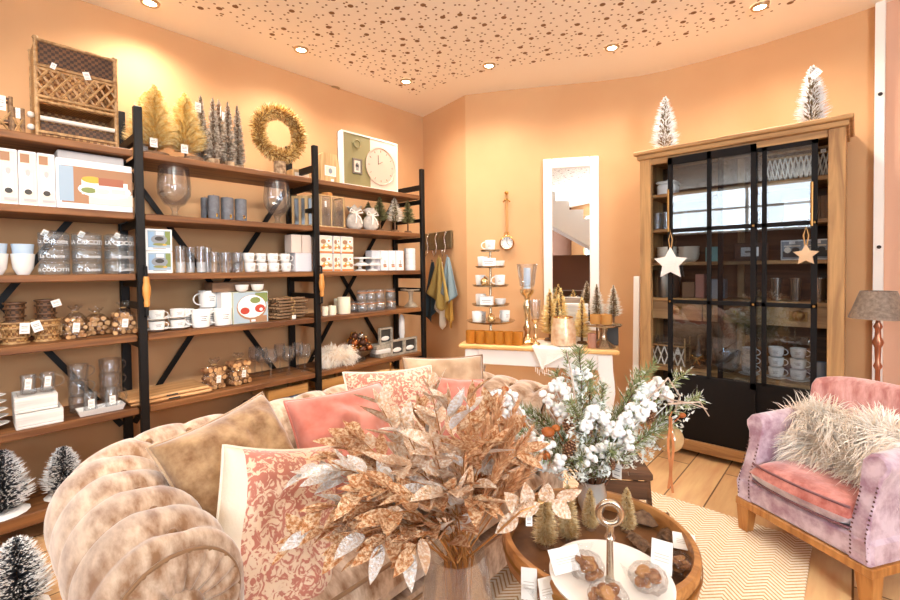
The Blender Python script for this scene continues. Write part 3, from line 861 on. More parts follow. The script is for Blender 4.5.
P('tower', tower, 'wicker_tower', 'tall brown wicker tower with lattice front standing on the top board', 'basket', p + Vector((-.10, 0, 0)), FACE_L)
# twig lanterns
def twig_lantern(w, h):
    def b(root):
        for x in (-1, 1):
            for y in (-1, 1):
                mb = MB(); mb.tube([(x * w / 2, y * w / 2, 0), (x * w / 2 * .97, y * w / 2 * .97, h)], .008, 6); mb.build('post', TWIG, root, smooth=60)
        mb = MB()
        for z in (.01, h * .35, h - .012):
            for a in range(4):
                s, c = math.sin(a * PI / 2), math.cos(a * PI / 2)
                mb.tube([(-w / 2 * c - w / 2 * s, w / 2 * c - w / 2 * s, z), (w / 2 * c - w / 2 * s, w / 2 * c + w / 2 * s, z)], .006, 5)
        mb.build('cross_twig', CANED, root)
        mb = MB(); mb.tube([(-w / 2, -w / 2 - .004, h * .02), (w / 2, -w / 2 - .004, h * .6)], .005, 5); mb.tube([(w / 2, -w / 2 - .004, h * .02), (-w / 2, -w / 2 - .004, h * .6)], .005, 5); mb.build('diagonal_twig', CANE, root)
        label_tag(root, 0, -w / 2 - .008, h * .98, w * .6, h * .45)
    return b
for u0, u1, vt, d, lb in ((-10, 13, 95, .10, 'larger twig lantern with white tag at the far left of the top board'), (13, 24, 108, .07, 'smaller twig lantern with white tag beside the tall wicker tower')):
    p, w, h = fit(u0, u1, vt, 5, d); w *= .9
    P('tl%d' % u0, twig_lantern(w, h), 'twig_lantern', lb, 'lantern', p + Vector((-w / 2, 0, 0)), FACE_L, group='twig lanterns')
# cartons, second board
elm = [('q', 0, .5, .9, .92, 4), ('q', -.15, .86, .5, .16, 3), ('e', 0, .55, .5, .16, 0), ('q', 0, .42, .5, .34, 0), ('e', 0, .25, .42, .10, 5), ('e', 0, .6, .28, .12, 1), ('q', .1, .1, .7, .05, 1)]
for i, (u0, u1, lb) in enumerate(((-1, 19, 'leftmost of the three tall white cartons with a lantern picture'), (19.6, 37.8, 'middle of the three tall white cartons with a lantern picture'), (38.5, 56, 'rightmost of the three tall white cartons, beside the platter carton'))):
    p, w, h = fit(u0, u1, 148.5 + i * 2.4, 4, .03)
    if i == 0: W0, H0 = w, h
    P('carton_lantern', box_b(W0 * .97, H0, .10, CARD_W, elm, [CARD_W, CARD_G, C_BR, C_BR, C_CR, C_DK]), 'gift_carton', lb, 'box', p + Vector((-.05, 0, 0)), FACE_L, group='lantern cartons')
p, w, h = fit(57, 133, 162, 4, .02)
def platter_box(root):
    dp = .26
    mb = MB(); mb.rbox(-w / 2, w / 2, -dp / 2, dp / 2, 0, h, .003); mb.build('carton', CARD_W, root)
    panel(root, w, h, -dp / 2, [('q', .03, .49, .94, .74, 0), ('q', .2, .25, .6, .25, 1), ('q', -.38, .5, .18, .7, 8), ('e', .12, .42, .72, .34, 2), ('q', .12, .46, .62, .30, 2), ('e', -.05, .62, .28, .14, 3), ('q', .2, .6, .34, .16, 4), ('e', -.1, .40, .2, .12, 5), ('e', .08, .40, .2, .12, 6), ('q', .3, .42, .2, .1, 7)], [C_BR, C_CR, M('print white', '#f4f3f0', .5), C_YE, M('print ham', '#a5644a', .6), C_GR, C_CR, C_CR, C_BL])
    mb = MB(); mb.rbox(-w / 2 + .01, w / 2 - .03, -dp / 2 + .03, dp / 2, h, h + .045, .003); mb.build('slate_lid', CARD_G, root)
P('platterbox', platter_box, 'platter_carton', 'wide white carton picturing a serving platter with a grey slab on top', 'box', p + Vector((-.13, 0, 0)), FACE_L)
# third board: bowls and jars
BLUEW = M('pale blue ceramic', '#c4d8ea', .3)
p, D, h = fitR(10.5, 36, 254, 3, .14)
P('bw', bowl_b(D, h, WHITE), 'white_bowl', 'white bowl beside the stacked glass jars, under a pale blue bowl', 'bowl', p, 0, group='bowls')
P('bb', bowl_b(D * .94, h * .95, BLUEW), 'blue_bowl', 'pale blue bowl stacked in the white bowl beside the glass jars', 'bowl', p + Vector((0, 0, h * .52)), 0, group='bowls')
p2 = Vector((p.x, y_for(-4, p.x, p.z), p.z))
P('bw', None, 'white_bowl', 'white bowl at the far left edge, under a pale blue bowl', 'bowl', p2, 0, group='bowls')
P('bb', None, 'blue_bowl', 'pale blue bowl in the white bowl at the far left edge', 'bowl', p2 + Vector((0, 0, h * .52)), 0, group='bowls')
JGL = glass('jar glass', '#f5f8fa', .7, .06, .04, body=.05)
def curved_text(s, size, rad, z, mat, root):
    """lettering wrapped round a jar, facing -y"""
    o = text(s, size, mat, root, (0, 0, 0), (0, 0, 0), font_extrude=.0003)
    for v in o.data.vertices:
        x, y, zz = v.co; a = -PI / 2 + x / rad
        rr = rad + .001 + zz
        v.co = (rr * math.cos(a), rr * math.sin(a), z + y)
    return o
def jar_b(D, h, words, lid=True):
    def b(root):
        r = D / 2
        mb = MB(); mb.lathe([(0, 0), (r * .95, 0), (r, .008), (r, h * .72), (r * .96, h * .78), (r * .93, h * .78), (r * .96, h * .7), (r * .95, .012), (0, .01)], 26); mb.build('jar_body', JGL, root, smooth=50)
        if lid:
            mb = MB(); mb.lathe([(r * 1.0, h * .78), (r * 1.02, h * .82), (r * .8, h * .9), (.012, h * .93), (.010, h * .95), (.017, h * .98), (.012, h), (0, h)], 24); mb.build('lid', JGL, root, smooth=50)
        else:
            mb = MB(); mb.lathe([(r * .97, h * .78), (r, h * .84), (r * .94, h * .97), (0, h * .97)], 24); mb.build('lid', JGL, root, smooth=50)
        curved_text(words, h * .36, r, h * .22, WHITE, root)
    return b
jt = at_x(90, 232, XS - .11).z; zz0 = Z[3] + .001
hh = (jt - zz0) / 3.25
words = [['LA COCOTTE', 'La Cuisine', 'La Cocotte'], ['La Cuisine', 'La Cocotte', 'LA COCOTTE'], ['La Cuisine', 'La Cocotte', 'LA COCOTTE']]
ordn = ['lowest', 'middle', 'top']
for k, (u0, u1, nm) in enumerate(((38, 71, 'left'), (71.5, 103, 'middle'), (104, 135, 'right'))):
    p, D, _ = fitR(u0, u1, 250, 3, .12)
    for j in range(3):
        top = j == 2
        P('jar%d%d' % (k, j), jar_b(D * .98, hh * (1.25 if top else 1.02), words[k][j], top), 'glass_jar', '%s clear glass jar with white lettering, %s of the three jar stacks' % (ordn[j], {'left': 'leftmost', 'middle': 'centre', 'right': 'rightmost'}[nm]), 'jar', (p.x, p.y, zz0 + hh * j), FACE_L + R((-14, 0, 10)[k]), group='stacked glass jars')
        if top: label_tag(CACHE['jar%d%d' % (k, j)], -.02, -D * .35, hh * 1.2, .03, .035, .5)
# fourth board: wicker baskets with dark pots, log bags
for i, (u0, u1, vt, ub, lb) in enumerate(((0, 31, 322, 5, 'left'), (31.5, 62, 319, 33, 'right'))):
    p, D, h = fitR(u0, u1, vt, 2, .14)
    P('wb%d' % i, wicker_b(D * .96, h, 0, RAT, CANE), 'wicker_basket', 'low round wicker basket with paper tag, %s of the pair under dark pots' % lb, 'basket', p, FACE_L, group='low wicker baskets')
    label_tag(CACHE['wb%d' % i], .03 if i == 0 else -.05, -D * .5 - .012, h * .98, .045, .062, .05 if i == 0 else -.3)
    P('wp%d' % i, wicker_b(D * .70, h * .92, 0, RATD, CANED, zig=False), 'dark_wicker_pot', 'dark wicker pot stacked in the %s low wicker basket' % lb, 'basket', p + Vector((0, 0, h * .985)), FACE_L, group='dark wicker pots')
    if i: label_tag(CACHE['wp%d' % i], .03, -D * .36, h * .9, .045, .04, -.3)
for i, (u0, u1, vt, lb) in enumerate(((62, 89, 308, 'leftmost'), (82, 111, 310, 'middle'), (110, 137, 304, 'rightmost'))):
    p, D, h = fitR(u0, u1, vt, 2, (.13, .2, .12)[i])
    P('lb%d' % i, logbag_b(D * .9, h * 1.05, 34, 20 + i, tagon=(i != 1)), 'bag_of_birch_slices', 'clear bag of birch slices, %s of three right of the wicker baskets' % lb, 'bag', p, FACE_L, group='bags of birch slices')
# fifth board: leaf plates, trays, glass mugs
for j, (vt, w0) in enumerate(((437, 14), (423, 13), (409, 13), (398, 11), (389, 9))):
    zt = Z[1] + .001 + j * .034
    y = y_for(13 - j, XS - .13, zt) - .195
    def plate(root):
        mb = MB(); n = 24
        pr = [(0, .004), (.4, .002), (.75, .010), (1, .026), (.98, .030), (.72, .015), (0, .009)]
        rings = []
        for a, zz in pr:
            if a == 0: rings.append([mb.V((0, 0, zz))])
            else: rings.append([mb.V((a * .15 * math.cos(2 * PI * i / n) * (1 + .25 * max(0, math.cos(2 * PI * i / n)) ** 4), a * .10 * math.sin(2 * PI * i / n), zz)) for i in range(n)])
        for A, B in zip(rings, rings[1:]):
            for i in range(n):
                k = (i + 1) % n
                if len(A) == 1: mb.Fc(A[0], B[k], B[i])
                elif len(B) == 1: mb.Fc(A[i], A[k], B[0])
                else: mb.Fc(A[i], A[k], B[k], B[i])
        mb.build('plate_body', WHITE, root, smooth=50)
    P('leafplate', plate, 'leaf_plate', '%s of the stacked white leaf shaped plates at the left edge' % ('lowest', 'second lowest', 'middle', 'second highest', 'topmost')[j], 'plate', (XS - .13, y, zt), R(90 + (0, 4, -3, 5, 0)[j]), group='stacked leaf plates')
WASH = wood('whitewashed wood', '#cfcac4', '#eeebe6', 7, 0, rough=.7)
p, w, h = fit(16, 64, 408, 1, .02)
hw_ = (at_x(40, 395, XS - .03).z - Z[1]) / 2
def wtray(k):
    def b(root):
        mb = MB(); W_, D_ = w * k, .2; mb.rbox(-W_ / 2, W_ / 2, -D_ / 2, D_ / 2, 0, .012, .003); mb.build('bottom', WASH, root)
        for a in ((-W_ / 2, W_ / 2, -D_ / 2, -D_ / 2 + .014), (-W_ / 2, W_ / 2, D_ / 2 - .014, D_ / 2), (-W_ / 2, -W_ / 2 + .014, -D_ / 2 + .014, D_ / 2 - .014), (W_ / 2 - .014, W_ / 2, -D_ / 2 + .014, D_ / 2 - .014)):
            mb = MB(); mb.rbox(a[0], a[1], a[2], a[3], .012, hw_ * .97, .003); mb.build('side_board', WASH, root)
        mb = MB(); mb.rbox(-W_ / 2 + .014, W_ / 2 - .014, -D_ / 2 + .014, D_ / 2 - .014, hw_ * .80, hw_ * .92, .003); mb.build('inset_lid', WASH, root)
    return b
P('wt0', wtray(1.0), 'whitewashed_crate', 'lower of the two whitewashed wooden crates beside the leaf plates', 'crate', p + Vector((-.10, 0, 0)), FACE_L, group='whitewashed crates')
P('wt1', wtray(.9), 'whitewashed_crate', 'upper whitewashed wooden crate carrying two glass mugs', 'crate', p + Vector((-.11, -.01, hw_)), FACE_L, group='whitewashed crates')
zt = Z[1] + hw_ * 2 - .001
for i, (u0, u1, vt) in enumerate(((20, 37, 375), (40, 56, 374))):
    pp, D, h = fitR(u0, u1, vt, 1, .11, zt)
    P('gm', mug_b(D, h, R(-10), GLASS, .9, False), 'glass_mug', 'glass mug with white label on the whitewashed crate, %s one' % ('left', 'right')[i], 'mug', pp, FACE_L, group='glass mugs')
    if i == 0: label_tag(CACHE['gm'], 0, -D * .5, h * .85, D * .5, h * .65, .1)
MUGD, MUGH = D, h
def row_of_mugs(u0, u1, vt_top, n, lb, d):
    pp, D, H = fitR(u0, u1, vt_top, 1, d)
    for j in range(n):
        P('gms%d' % u0, mug_b(D * .85, H / n * 1.04, R(-20) if j % 2 else R(15), GLASS, .8, False), 'glass_mug', '%s glass mug in the %s' % (('lowest', 'second', 'third', 'topmost')[j if j < n - 1 else 3], lb), 'mug', (pp.x, pp.y, pp.z + H / n * j), FACE_L, group='glass mugs')
row_of_mugs(66, 92, 365, 3, 'left tower of stacked glass mugs', .17)
row_of_mugs(97, 124, 359, 3, 'right tower of stacked glass mugs', .24)
p, w, h = fit(77, 127, 402, 1, .03)
def dish(root):
    mb = MB(); W_, D_ = w * .95, .1
    mb.box(-W_ / 2 + .015, W_ / 2 - .015, -D_ / 2 + .015, D_ / 2 - .015, 0, .006); mb.build('base', WHITE, root)
    mb = MB()
    a = [(-W_ / 2, -D_ / 2), (W_ / 2, -D_ / 2), (W_ / 2, D_ / 2), (-W_ / 2, D_ / 2)]; b_ = [(x * .9, y * .72) for x, y in a]
    for z0, z1, o in ((0, .03, 0), (.004, .03, .004)):
        lo = [mb.V((x, y, z0)) for x, y in b_]; hi = [mb.V((x - math.copysign(o, x), y - math.copysign(o, y), z1)) for x, y in a]
        for k in range(4): mb.Fc(lo[k], lo[(k + 1) % 4], hi[(k + 1) % 4], hi[k])
        if o == 0: H1 = hi
        else:
            for k in range(4): mb.Fc(H1[k], H1[(k + 1) % 4], hi[(k + 1) % 4], hi[k])
    mb.build('rim', WHITE, root)
P('dish', dish, 'serving_dish', 'long white rectangular dish holding two labelled glass mugs', 'dish', p + Vector((-.05, 0, 0)), FACE_L)
for i, (u0, u1, vt) in enumerate(((83, 98, 392), (104, 119, 387))):
    pp, D, h = fitR(u0, u1, vt, 1, .08, Z[1] + .0075)
    P('gmd', mug_b(D, h, R(0), GLASS, .9, False), 'glass_mug', '%s labelled glass mug standing in the long white dish' % ('left', 'right')[i], 'mug', pp, FACE_L, group='glass mugs')
    if i == 0: label_tag(CACHE['gmd'], 0, -D * .5, h * .7, D * .55, h * .5)
# frosted trees on and below the lowest board
SNOWT = brush_b(.27, .115, 1900, [NB_DARK, NB_SNOW], .5, .0034, 'snow', .04, .5, 5, .72, .09)
P('snow', SNOWT, 'frosted_tree', 'large frosted dark tree on the lowest board at the left edge', 'tree', (XS - .10, y_for(2, XS - .10, .3), Z[0] + .001), 0, sc=1.1, group='frosted trees')
P('snow', SNOWT, 'frosted_tree', 'frosted tree half hidden behind the sofa arm under the boards', 'tree', (XS - .12, y_for(63, XS - .12, .38), Z[0] + .001), 0, sc=.9, group='frosted trees')
P('snow', SNOWT, 'frosted_tree', 'frosted tree on the floor at the lower left beside the sofa arm', 'tree', (-2.38, .12, .001), 1.0, sc=1.05, group='frosted trees')

# ================================================================== MIDDLE BAY
def on_top(u, d=.12, lv=5): x = XS - d; return Vector((x, y_for(u, x, Z[lv]), Z[lv] + .0008))
def hz(u, v, d, lv): return at_x(u, v, XS - d).z - Z[lv]
GOLDT = brush_b(.31, .105, 2600, [NB_GOLD, NB_GOLD], .62, .0021, 'slice', .16, .25, 11, .5, .05)
for u, vt, d, lb in ((156, 86, .11, 'large gold tinsel tree, the tallest on the top board beside the post'), (186, 94, .14, 'gold tinsel tree between the tallest gold tree and the grey cone trees'), (147, 93, .25, 'gold tinsel tree standing behind the tallest gold tree')):
    p = on_top(u, d); s = hz(u, vt, d, 5) / .31
    P('goldt', GOLDT, 'gold_tinsel_tree', lb, 'tree', p, 0, sc=s, group='gold tinsel trees')
    if u == 156: label_tag(CACHE['goldt'], .05, -.02, .07, .035, .045, rz=R(90))
def slab(root):
    mb = MB(); mb.mat(1).lathe([(.05, 0), (.052, .02)], 16); mb.mat(0).lathe([(0, .02), (.052, .02)], 16); mb.lathe([(0, 0), (.05, 0)], 16); mb.build('slice_body', [SLICE, BARK], root)
P('slab', slab, 'wood_slice', 'loose bark edged wood slice on the top board before the gold trees', 'wood slice', on_top(194, .05), 0)
CONET = brush_b(.29, .042, 1100, [NB_GREY, NB_GREY], .55, .0020, 'log', .10, .1, 21, .5, .024)
for i, (u, vt, d, lb) in enumerate(((202, 96, .20, 'leftmost'), (214, 98, .08, 'second from left, the nearest'), (220, 100, .27, 'third from left, rearmost'), (229, 102, .10, 'second from right'), (238.5, 106, .16, 'rightmost'))):
    p = on_top(u, d); s = hz(u, vt, d, 5) / .29
    P('conet', CONET, 'grey_cone_tree', '%s of the slim grey cone trees by the wreath' % lb, 'tree', p, i * 1.3, sc=(s * .95, s * .95, s), group='grey cone trees')
    if i == 0: label_tag(CACHE['conet'], .03, -.02, .25, .028, .045, rz=R(90))
# wreath on a log foot
pw = on_top(280, .12); wr = (at_x(279, 103, XS - .12).z - at_x(279, 165, XS - .12).z) / 2
wcz = at_x(279, 134, XS - .12).z - Z[5]
def wreath(root):
    q = random.Random(3); mb = MB(); Rm, rt = wr * .70, wr * .29
    for i in range(5200):
        a = q.uniform(0, 2 * PI); b_ = q.uniform(0, 2 * PI)
        c = Vector((Rm * math.cos(a), 0, wcz + Rm * math.sin(a)))
        o = (Vector((math.cos(a), 0, math.sin(a))) * math.cos(b_) + Vector((0, 1, 0)) * math.sin(b_)) * rt * q.uniform(.75, 1.12) + Vector((-math.sin(a), 0, math.cos(a))) * q.uniform(-.02, .02)
        mb.k = 0 if q.random() < .6 else 1; mb.needle(c + o * .2, c + o, .0026)
    mb.build('tinsel_ring', [NB_GOLD, M('bronze tinsel', '#a9772f', .45, .3)], root)
    mb = MB(); mb.tube([(Rm * math.cos(2 * PI * i / 30), 0, wcz + Rm * math.sin(2 * PI * i / 30)) for i in range(30)], .026, 8, True); mb.build('core_ring', M('bronze core', '#8a6428', .7), root, smooth=180)
    hb = max(.03, wcz - Rm - rt * .7)
    mb = MB(); mb.mat(1).lathe([(.04, 0), (.041, hb)], 16); mb.mat(0).lathe([(0, hb), (.041, hb)], 16); mb.lathe([(0, 0), (.04, 0)], 16); mb.build('log_foot', [SLICE, M('birch bark', '#cdb08a')], root)
P('wreath', wreath, 'gold_wreath', 'round gold tinsel wreath on a log foot on the top board', 'wreath', pw, FACE_L)
# second board: hurricane vases, grey candles
for u0, u1, vt, d, lb in ((157, 192, 161, .13, 'large footed clear glass vase left of the dark candles'), (263.5, 291, 176, .12, 'footed clear glass vase right of the dark candles')):
    p, D, h = fitR(u0, u1, vt, 4, d)
    P('vase%d' % u0, vase_b(D, h * .95), 'glass_vase', lb, 'vase', p, 0, group='footed glass vases')
WAXG = M('dark grey wax', '#5d5d61', .6, mix=('#737378', 30, 3))
for i, (u0, u1, vt, d, lb) in enumerate(((201, 209.5, 198, .22, 'short dark grey candle at the left behind the tallest one'), (208, 220, 196, .11, 'tallest dark grey candle, second from the left'), (221, 234, 198, .12, 'dark grey candle with a pale drip line, third from the left'), (235, 247, 199.5, .11, 'rightmost dark grey candle'))):
    p, D, h = fitR(u0, u1, vt, 4, d)
    P('gc%d' % i, candle_b(D, h, WAXG), 'grey_candle', lb + ' on the second board', 'candle', p, FACE_L, group='dark grey candles')
    mb = MB(); r = D / 2 + .0006
    a0 = -PI / 2 + .2
    mb.quad((r * math.cos(a0 - .2), r * math.sin(a0 - .2), .02), (r * math.cos(a0 + .2), r * math.sin(a0 + .2), .02), (r * math.cos(a0 + .2), r * math.sin(a0 + .2), .042), (r * math.cos(a0 - .2), r * math.sin(a0 - .2), .042)); mb.build('gold_sticker', GOLD, CACHE['gc%d' % i])
# photo frames leaning
FRW = wood('pale frame wood', '#b08a58', '#d6b27c', 9, 2)
DGLASS = M('dark picture glass', '#3a3128', .12, spec=.6)
for i, u in enumerate((292, 299, 306)):
    p, w, h = fit(u, u + 16, 196 + i * .5, 4, .16 - .04 * i)
    def fr(root, w=w * .9, h=h):
        mb = MB()
        for a in ((-w / 2, w / 2, 0, .018), (-w / 2, w / 2, h - .018, h), (-w / 2, -w / 2 + .018, .018, h - .018), (w / 2 - .018, w / 2, .018, h - .018)): mb.box(a[0], a[1], -.009, .009, a[2], a[3])
        mb.build('frame', FRW, root)
        mb = MB(); mb.box(-w / 2 + .018, w / 2 - .018, -.003, .003, .018, h - .018); mb.build('pane', DGLASS, root)
    P('leanfr', fr, 'glazed_picture', '%s of the pale wooden framed pictures standing in a row by the post' % ('leftmost', 'middle', 'rightmost')[i], 'frame', p, R(40), group='standing framed pictures')
# third board: cartons, tumblers, cups
elb = [('q', 0, .54, .86, .78, 0), ('q', -.3, .5, .2, .7, 1), ('q', .32, .6, .2, .62, 2), ('e', 0, .52, .62, .42, 3), ('e', 0, .56, .34, .2, 4), ('q', .02, .8, .28, .16, 5), ('e', 0, .3, .5, .12, 6), ('q', .2, .28, .14, .06, 7), ('q', 0, .12, .5, .02, 4)]
mb_ = [C_BL, M('print sky', '#8fb0cf', .6), C_GR, C_SL, C_DK, CARD_W, M('print moss', '#8c8a4a', .6), C_YE]
p, w, h = fit(146.5, 173, 251, 3, .04)
hbx = h
for j in range(2):
    P('photobox', box_b(w, hbx * .985, .12, CARD_W, elb, mb_), 'photo_carton', ('lower', 'upper')[j] + ' white carton picturing a glass lantern, beside the left post', 'box', p + Vector((-.06, 0, hbx * j)), FACE_L, group='glass lantern cartons')
for i, (u0, u1, d, lb) in enumerate(((175, 186, .10, 'leftmost tall clear tumbler beside the lantern cartons'), (186, 195, .20, 'tall clear tumbler set back, second from the left'), (195.5, 207, .10, 'tall clear tumbler, third from the left'), (203, 212, .24, 'rearmost tall clear tumbler before the stacked cups'))):
    p, D, h = fitR(u0, u1, 246 if d < .15 else 250, 3, d)
    if i == 0: DT, HT = D, h
    P('tumb', tumbler_b(DT, HT), 'tall_tumbler', lb, 'tumbler', p, 0, group='tall tumblers')
    if i == 0:
        mb = MB(); mb.lathe([(DT * .43, .004), (DT * .45, HT * .4), (DT * .44, HT * .4), (DT * .42, .004)], 18); mb.build('paper_sleeve', glass('frosted sleeve', '#ffffff', .4, .05, .4, body=.35, bodycol='#f4f2f0'), CACHE['tumb'], smooth=50)
k = 0
hq = (at_x(225, 252, XS - .1).z - Z[3]) / 2
for row in range(2):
    for i, (u, d) in enumerate(((214, .08), (223, .18), (226, .07), (236, .16), (238, .06))):
        x = XS - d; p = Vector((x, y_for(u, x, Z[3]), Z[3] + .001 + row * hq * .98))
        P('gcup', mug_b(.062, hq * .97, R(30), GLASS, .8, False), 'glass_cup', '%s glass cup of the %s row of small stacked glass cups' % (('first', 'second', 'third', 'fourth', 'last')[i], ('lower', 'upper')[row]), 'cup', p, FACE_L, group='small glass cups')
for row in range(2):
    for i, (u, d) in enumerate(((250, .09), (262, .12), (274, .08), (286, .09))):
        if row == 0 and i == 1: pass
        x = XS - d; p = Vector((x, y_for(u - row * 1.0, x, Z[3]), Z[3] + .001 + row * hq * .97))
        P('wcup', mug_b(.072, hq * .95, R(-15), WHITE, .7, True), 'white_cup', '%s white printed cup in the %s row beside the pale cartons' % (('leftmost', 'second', 'third', 'rightmost')[i], ('lower', 'upper')[row]), 'cup', p, FACE_L, group='white printed cups')
def saucer_b(D):
    def b(root):
        mb = MB(); r = D / 2; mb.lathe([(0, 0), (r * .5, 0), (r, .012), (r * .98, .015), (r * .5, .004), (0, .004)], 22); mb.build('saucer_body', WHITE, root, smooth=50)
    return b
CARDP = M('pale rose card', '#d8c6b8', .6); CARDL = M('lilac white card', '#d9d6da', .6)
p, w, h = fit(296, 312, 253, 3, .05)
P('cb1', box_b(w, h, .12, CARDL), 'white_carton', 'pale lilac carton at the bottom of the pile by the post', 'box', p + Vector((-.06, 0, 0)), FACE_L)
for i, (u0, u1) in enumerate(((292, 302), (303, 312))):
    p2, w2, h2 = fit(u0, u1, 234.5, 3, .05, p.z + h + .0005)
    P('cb2', box_b(w2, h2, .10, CARDP), 'rose_carton', '%s small rose carton on the pale lilac carton by the post' % ('left', 'right')[i], 'box', p2 + Vector((-.055, 0, 0)), FACE_L, group='small rose cartons')
# fourth board
for i, (u, vt, n) in enumerate(((157, 318, 2), (178, 316, 2))):
    x = XS - .09
    H = (at_x(u, vt - 11, x).z - Z[2]) / 2.1
    for j in range(2):
        P('scup', mug_b(.082, H * .78, R((-20, 20)[i]), WHITE, .6, True, saucer=True), 'cup_and_saucer', '%s white cup with saucer in the %s stack at the end of the board' % (('lower', 'upper')[j], ('left', 'right')[i]), 'cup', (x, y_for(u, x, Z[2]), Z[2] + .001 + j * H * .92), FACE_L, group='stacked cups with saucers')
for i, (u0, u1, vt, d, z0, ha, lb) in enumerate(((191, 211, 309.5, .07, None, R(180), 'left of the two big white mugs at the board edge'), (213, 232.5, 308, .07, None, R(150), 'right of the two big white mugs at the board edge, before the platter carton'), (176, 194, 308.5, .20, None, R(170), 'big white mug set back behind the stacked saucers'))):
    p, D, h = fitR(u0, u1, vt, 2, d)
    if i == 0: DM, HM = D, h; p_up = p
    P('jmug', mug_b(DM, HM, R(180), WHITE, .75, True), 'big_mug', lb, 'mug', p, FACE_L, group='big white mugs')
p, D, h = fitR(199, 217, 310, 2, .17)
P('jmug', None, 'big_mug', 'big white mug set back between the two mugs at the edge, under a tilted one', 'mug', p, FACE_L, group='big white mugs')
P('jmug', None, 'big_mug', 'big white mug lying tilted on top of the other big mugs', 'mug', p + Vector((0, .0, HM + .002)), FACE_L + .2, group='big white mugs')
p, w, h = fit(233.5, 268.5, 291.5, 2, .04)
def platpic(root):
    mb = MB(); mb.rbox(-w / 2, w / 2, -.06, .06, 0, h, .003); mb.build('carton', M('carton pale green', '#c8c9b0', .6), root)
    panel(root, w, h, -.06, [('q', 0, .5, .97, .96, 0), ('q', .3, .8, .36, .3, 1), ('q', .2, .12, .5, .2, 2), ('e', .02, .5, .86, .8, 3), ('e', .02, .53, .8, .72, 4), ('e', -.18, .4, .26, .22, 5), ('e', .12, .72, .3, .2, 1), ('e', .25, .45, .3, .26, 6), ('e', .28, .42, .1, .1, 4), ('q', .05, .08, .12, .07, 4)], [M('print pale blue', '#a9bac4', .6), C_GR, C_BR, C_BR, M('print white', '#f4f3f0', .5), C_RED, C_RED])
P('platpic', platpic, 'platter_photo_carton', 'square carton picturing a round platter with red dips', 'box', p + Vector((-.06, 0, 0)), FACE_L)
hpp = h
for i, (u0, u1) in enumerate(((216.5, 221), (222, 232.5))):
    p2, w2, h2 = fit(u0, u1, 292.5, 2, .06 + .08 * (1 - i))
    P('side%d' % i, box_b(w2, h2, .1, CARD_W if i else C_BL), ('white_carton', 'blue_carton')[1 - i], ('pale blue carton edge left of the white carton behind the big mugs', 'upright white carton between the big mugs and the platter photo carton')[i], 'box', p2 + Vector((-.05, 0, 0)), FACE_L)
ztop = Z[2] + hpp + .002
p3, w3, h3 = fit(215, 268, 282, 2, .05, ztop)
P('flat', box_b(w3 * .98, (at_x(240, 281, XS - .06).z - ztop) * .9, .14, CARD_B), 'flat_brown_carton', 'flat brown carton lying across the platter photo carton', 'box', p3 + Vector((-.12, 0, 0)), FACE_L)
for i, (u0, u1) in enumerate(((236, 251), (251, 267))):
    p4, D4, h4 = fitR(u0, u1, 280, 2, .02, ztop)
    P('ramek', bowl_b(D4 * .95, .045, WHITE), 'small_white_bowl', '%s small white bowl before the flat brown carton' % ('left', 'right')[i], 'bowl', (XS - .012 - .033, p4.y, ztop), 0, group='small white bowls')
# bundles of driftwood sticks
for j in range(7):
    x = XS - .12; zz = Z[2] + .012 + j * .0215
    def bundle(root):
        q = random.Random(77)
        for k in range(5):
            mb = MB(); y = (k - 2) * .022
            mb.tube([(-.125 + q.uniform(-.02, .02), y, q.uniform(0, .006)), (-.04, y + q.uniform(-.008, .008), .002), (.05, y + q.uniform(-.008, .008), .003), (.13 + q.uniform(-.03, .02), y, q.uniform(0, .006))], .0085, 6, r1=.005)
            mb.build('stick', TWIG, root, smooth=60)
        mb = MB(); mb.tube([(.0, -.058, -.010), (.0, -.058, .012), (0, .058, .012), (0, .058, -.010)], .004, 5, True); mb.build('binding', STRING, root)
    P('bundle', bundle, 'stick_bundle', '%s bundle in the pile of tied driftwood sticks' % ('lowest', 'second', 'third', 'fourth', 'fifth', 'sixth', 'topmost')[j], 'stick bundle', (x + (.012 if j % 2 else 0), y_for(289 + (j % 3 - 1) * 1.5, x, zz), zz), FACE_L + R((3, -5, 4, -2, 6, -4, 2)[j]), group='driftwood stick bundles')
for i, (u, v) in enumerate(((283, 297), (288, 302), (285, 308))): pass
label_tag(CACHE['bundle'], .01, -.07, .014, .035, .03); 
# fifth board
BRD = wood('cutting board wood', '#b98552', '#dfb07c', 5, 0, rough=.5)
p, w, h = fit(141, 197, 384, 1, .03)
def cboard(root):
    mb = MB(); mb.rbox(-.21, .21, -.14, .14, 0, .02, .008); mb.build('board', BRD, root); mb = MB(); mb.rbox(-.03, .03, -.142, -.1395, .006, .014, .001); mb.build('grip_slot', C_DK, root)
for j in range(2):
    P('cboard', cboard, 'cutting_board', ('lower wooden cutting board of the pair beside the left post', 'upper wooden cutting board of the pair beside the left post')[j], 'cutting board', (XS - .17, y_for(168 - 3 * j, XS - .15, Z[1]), Z[1] + .001 + .0208 * j), FACE_L + .04 * j, group='cutting boards')
for i, (u0, u1, vt) in enumerate(((202, 226, 360), (226, 251, 354))):
    p, D, h = fitR(u0, u1, vt, 1, .11)
    P('lbm%d' % i, logbag_b(D * .92, h, 36, 60 + i, tagon=True), 'bag_of_birch_slices', 'clear bag of birch slices, %s of the two before the wine glasses' % ('left', 'right')[i], 'bag', p, FACE_L + .2, group='bags of birch slices')
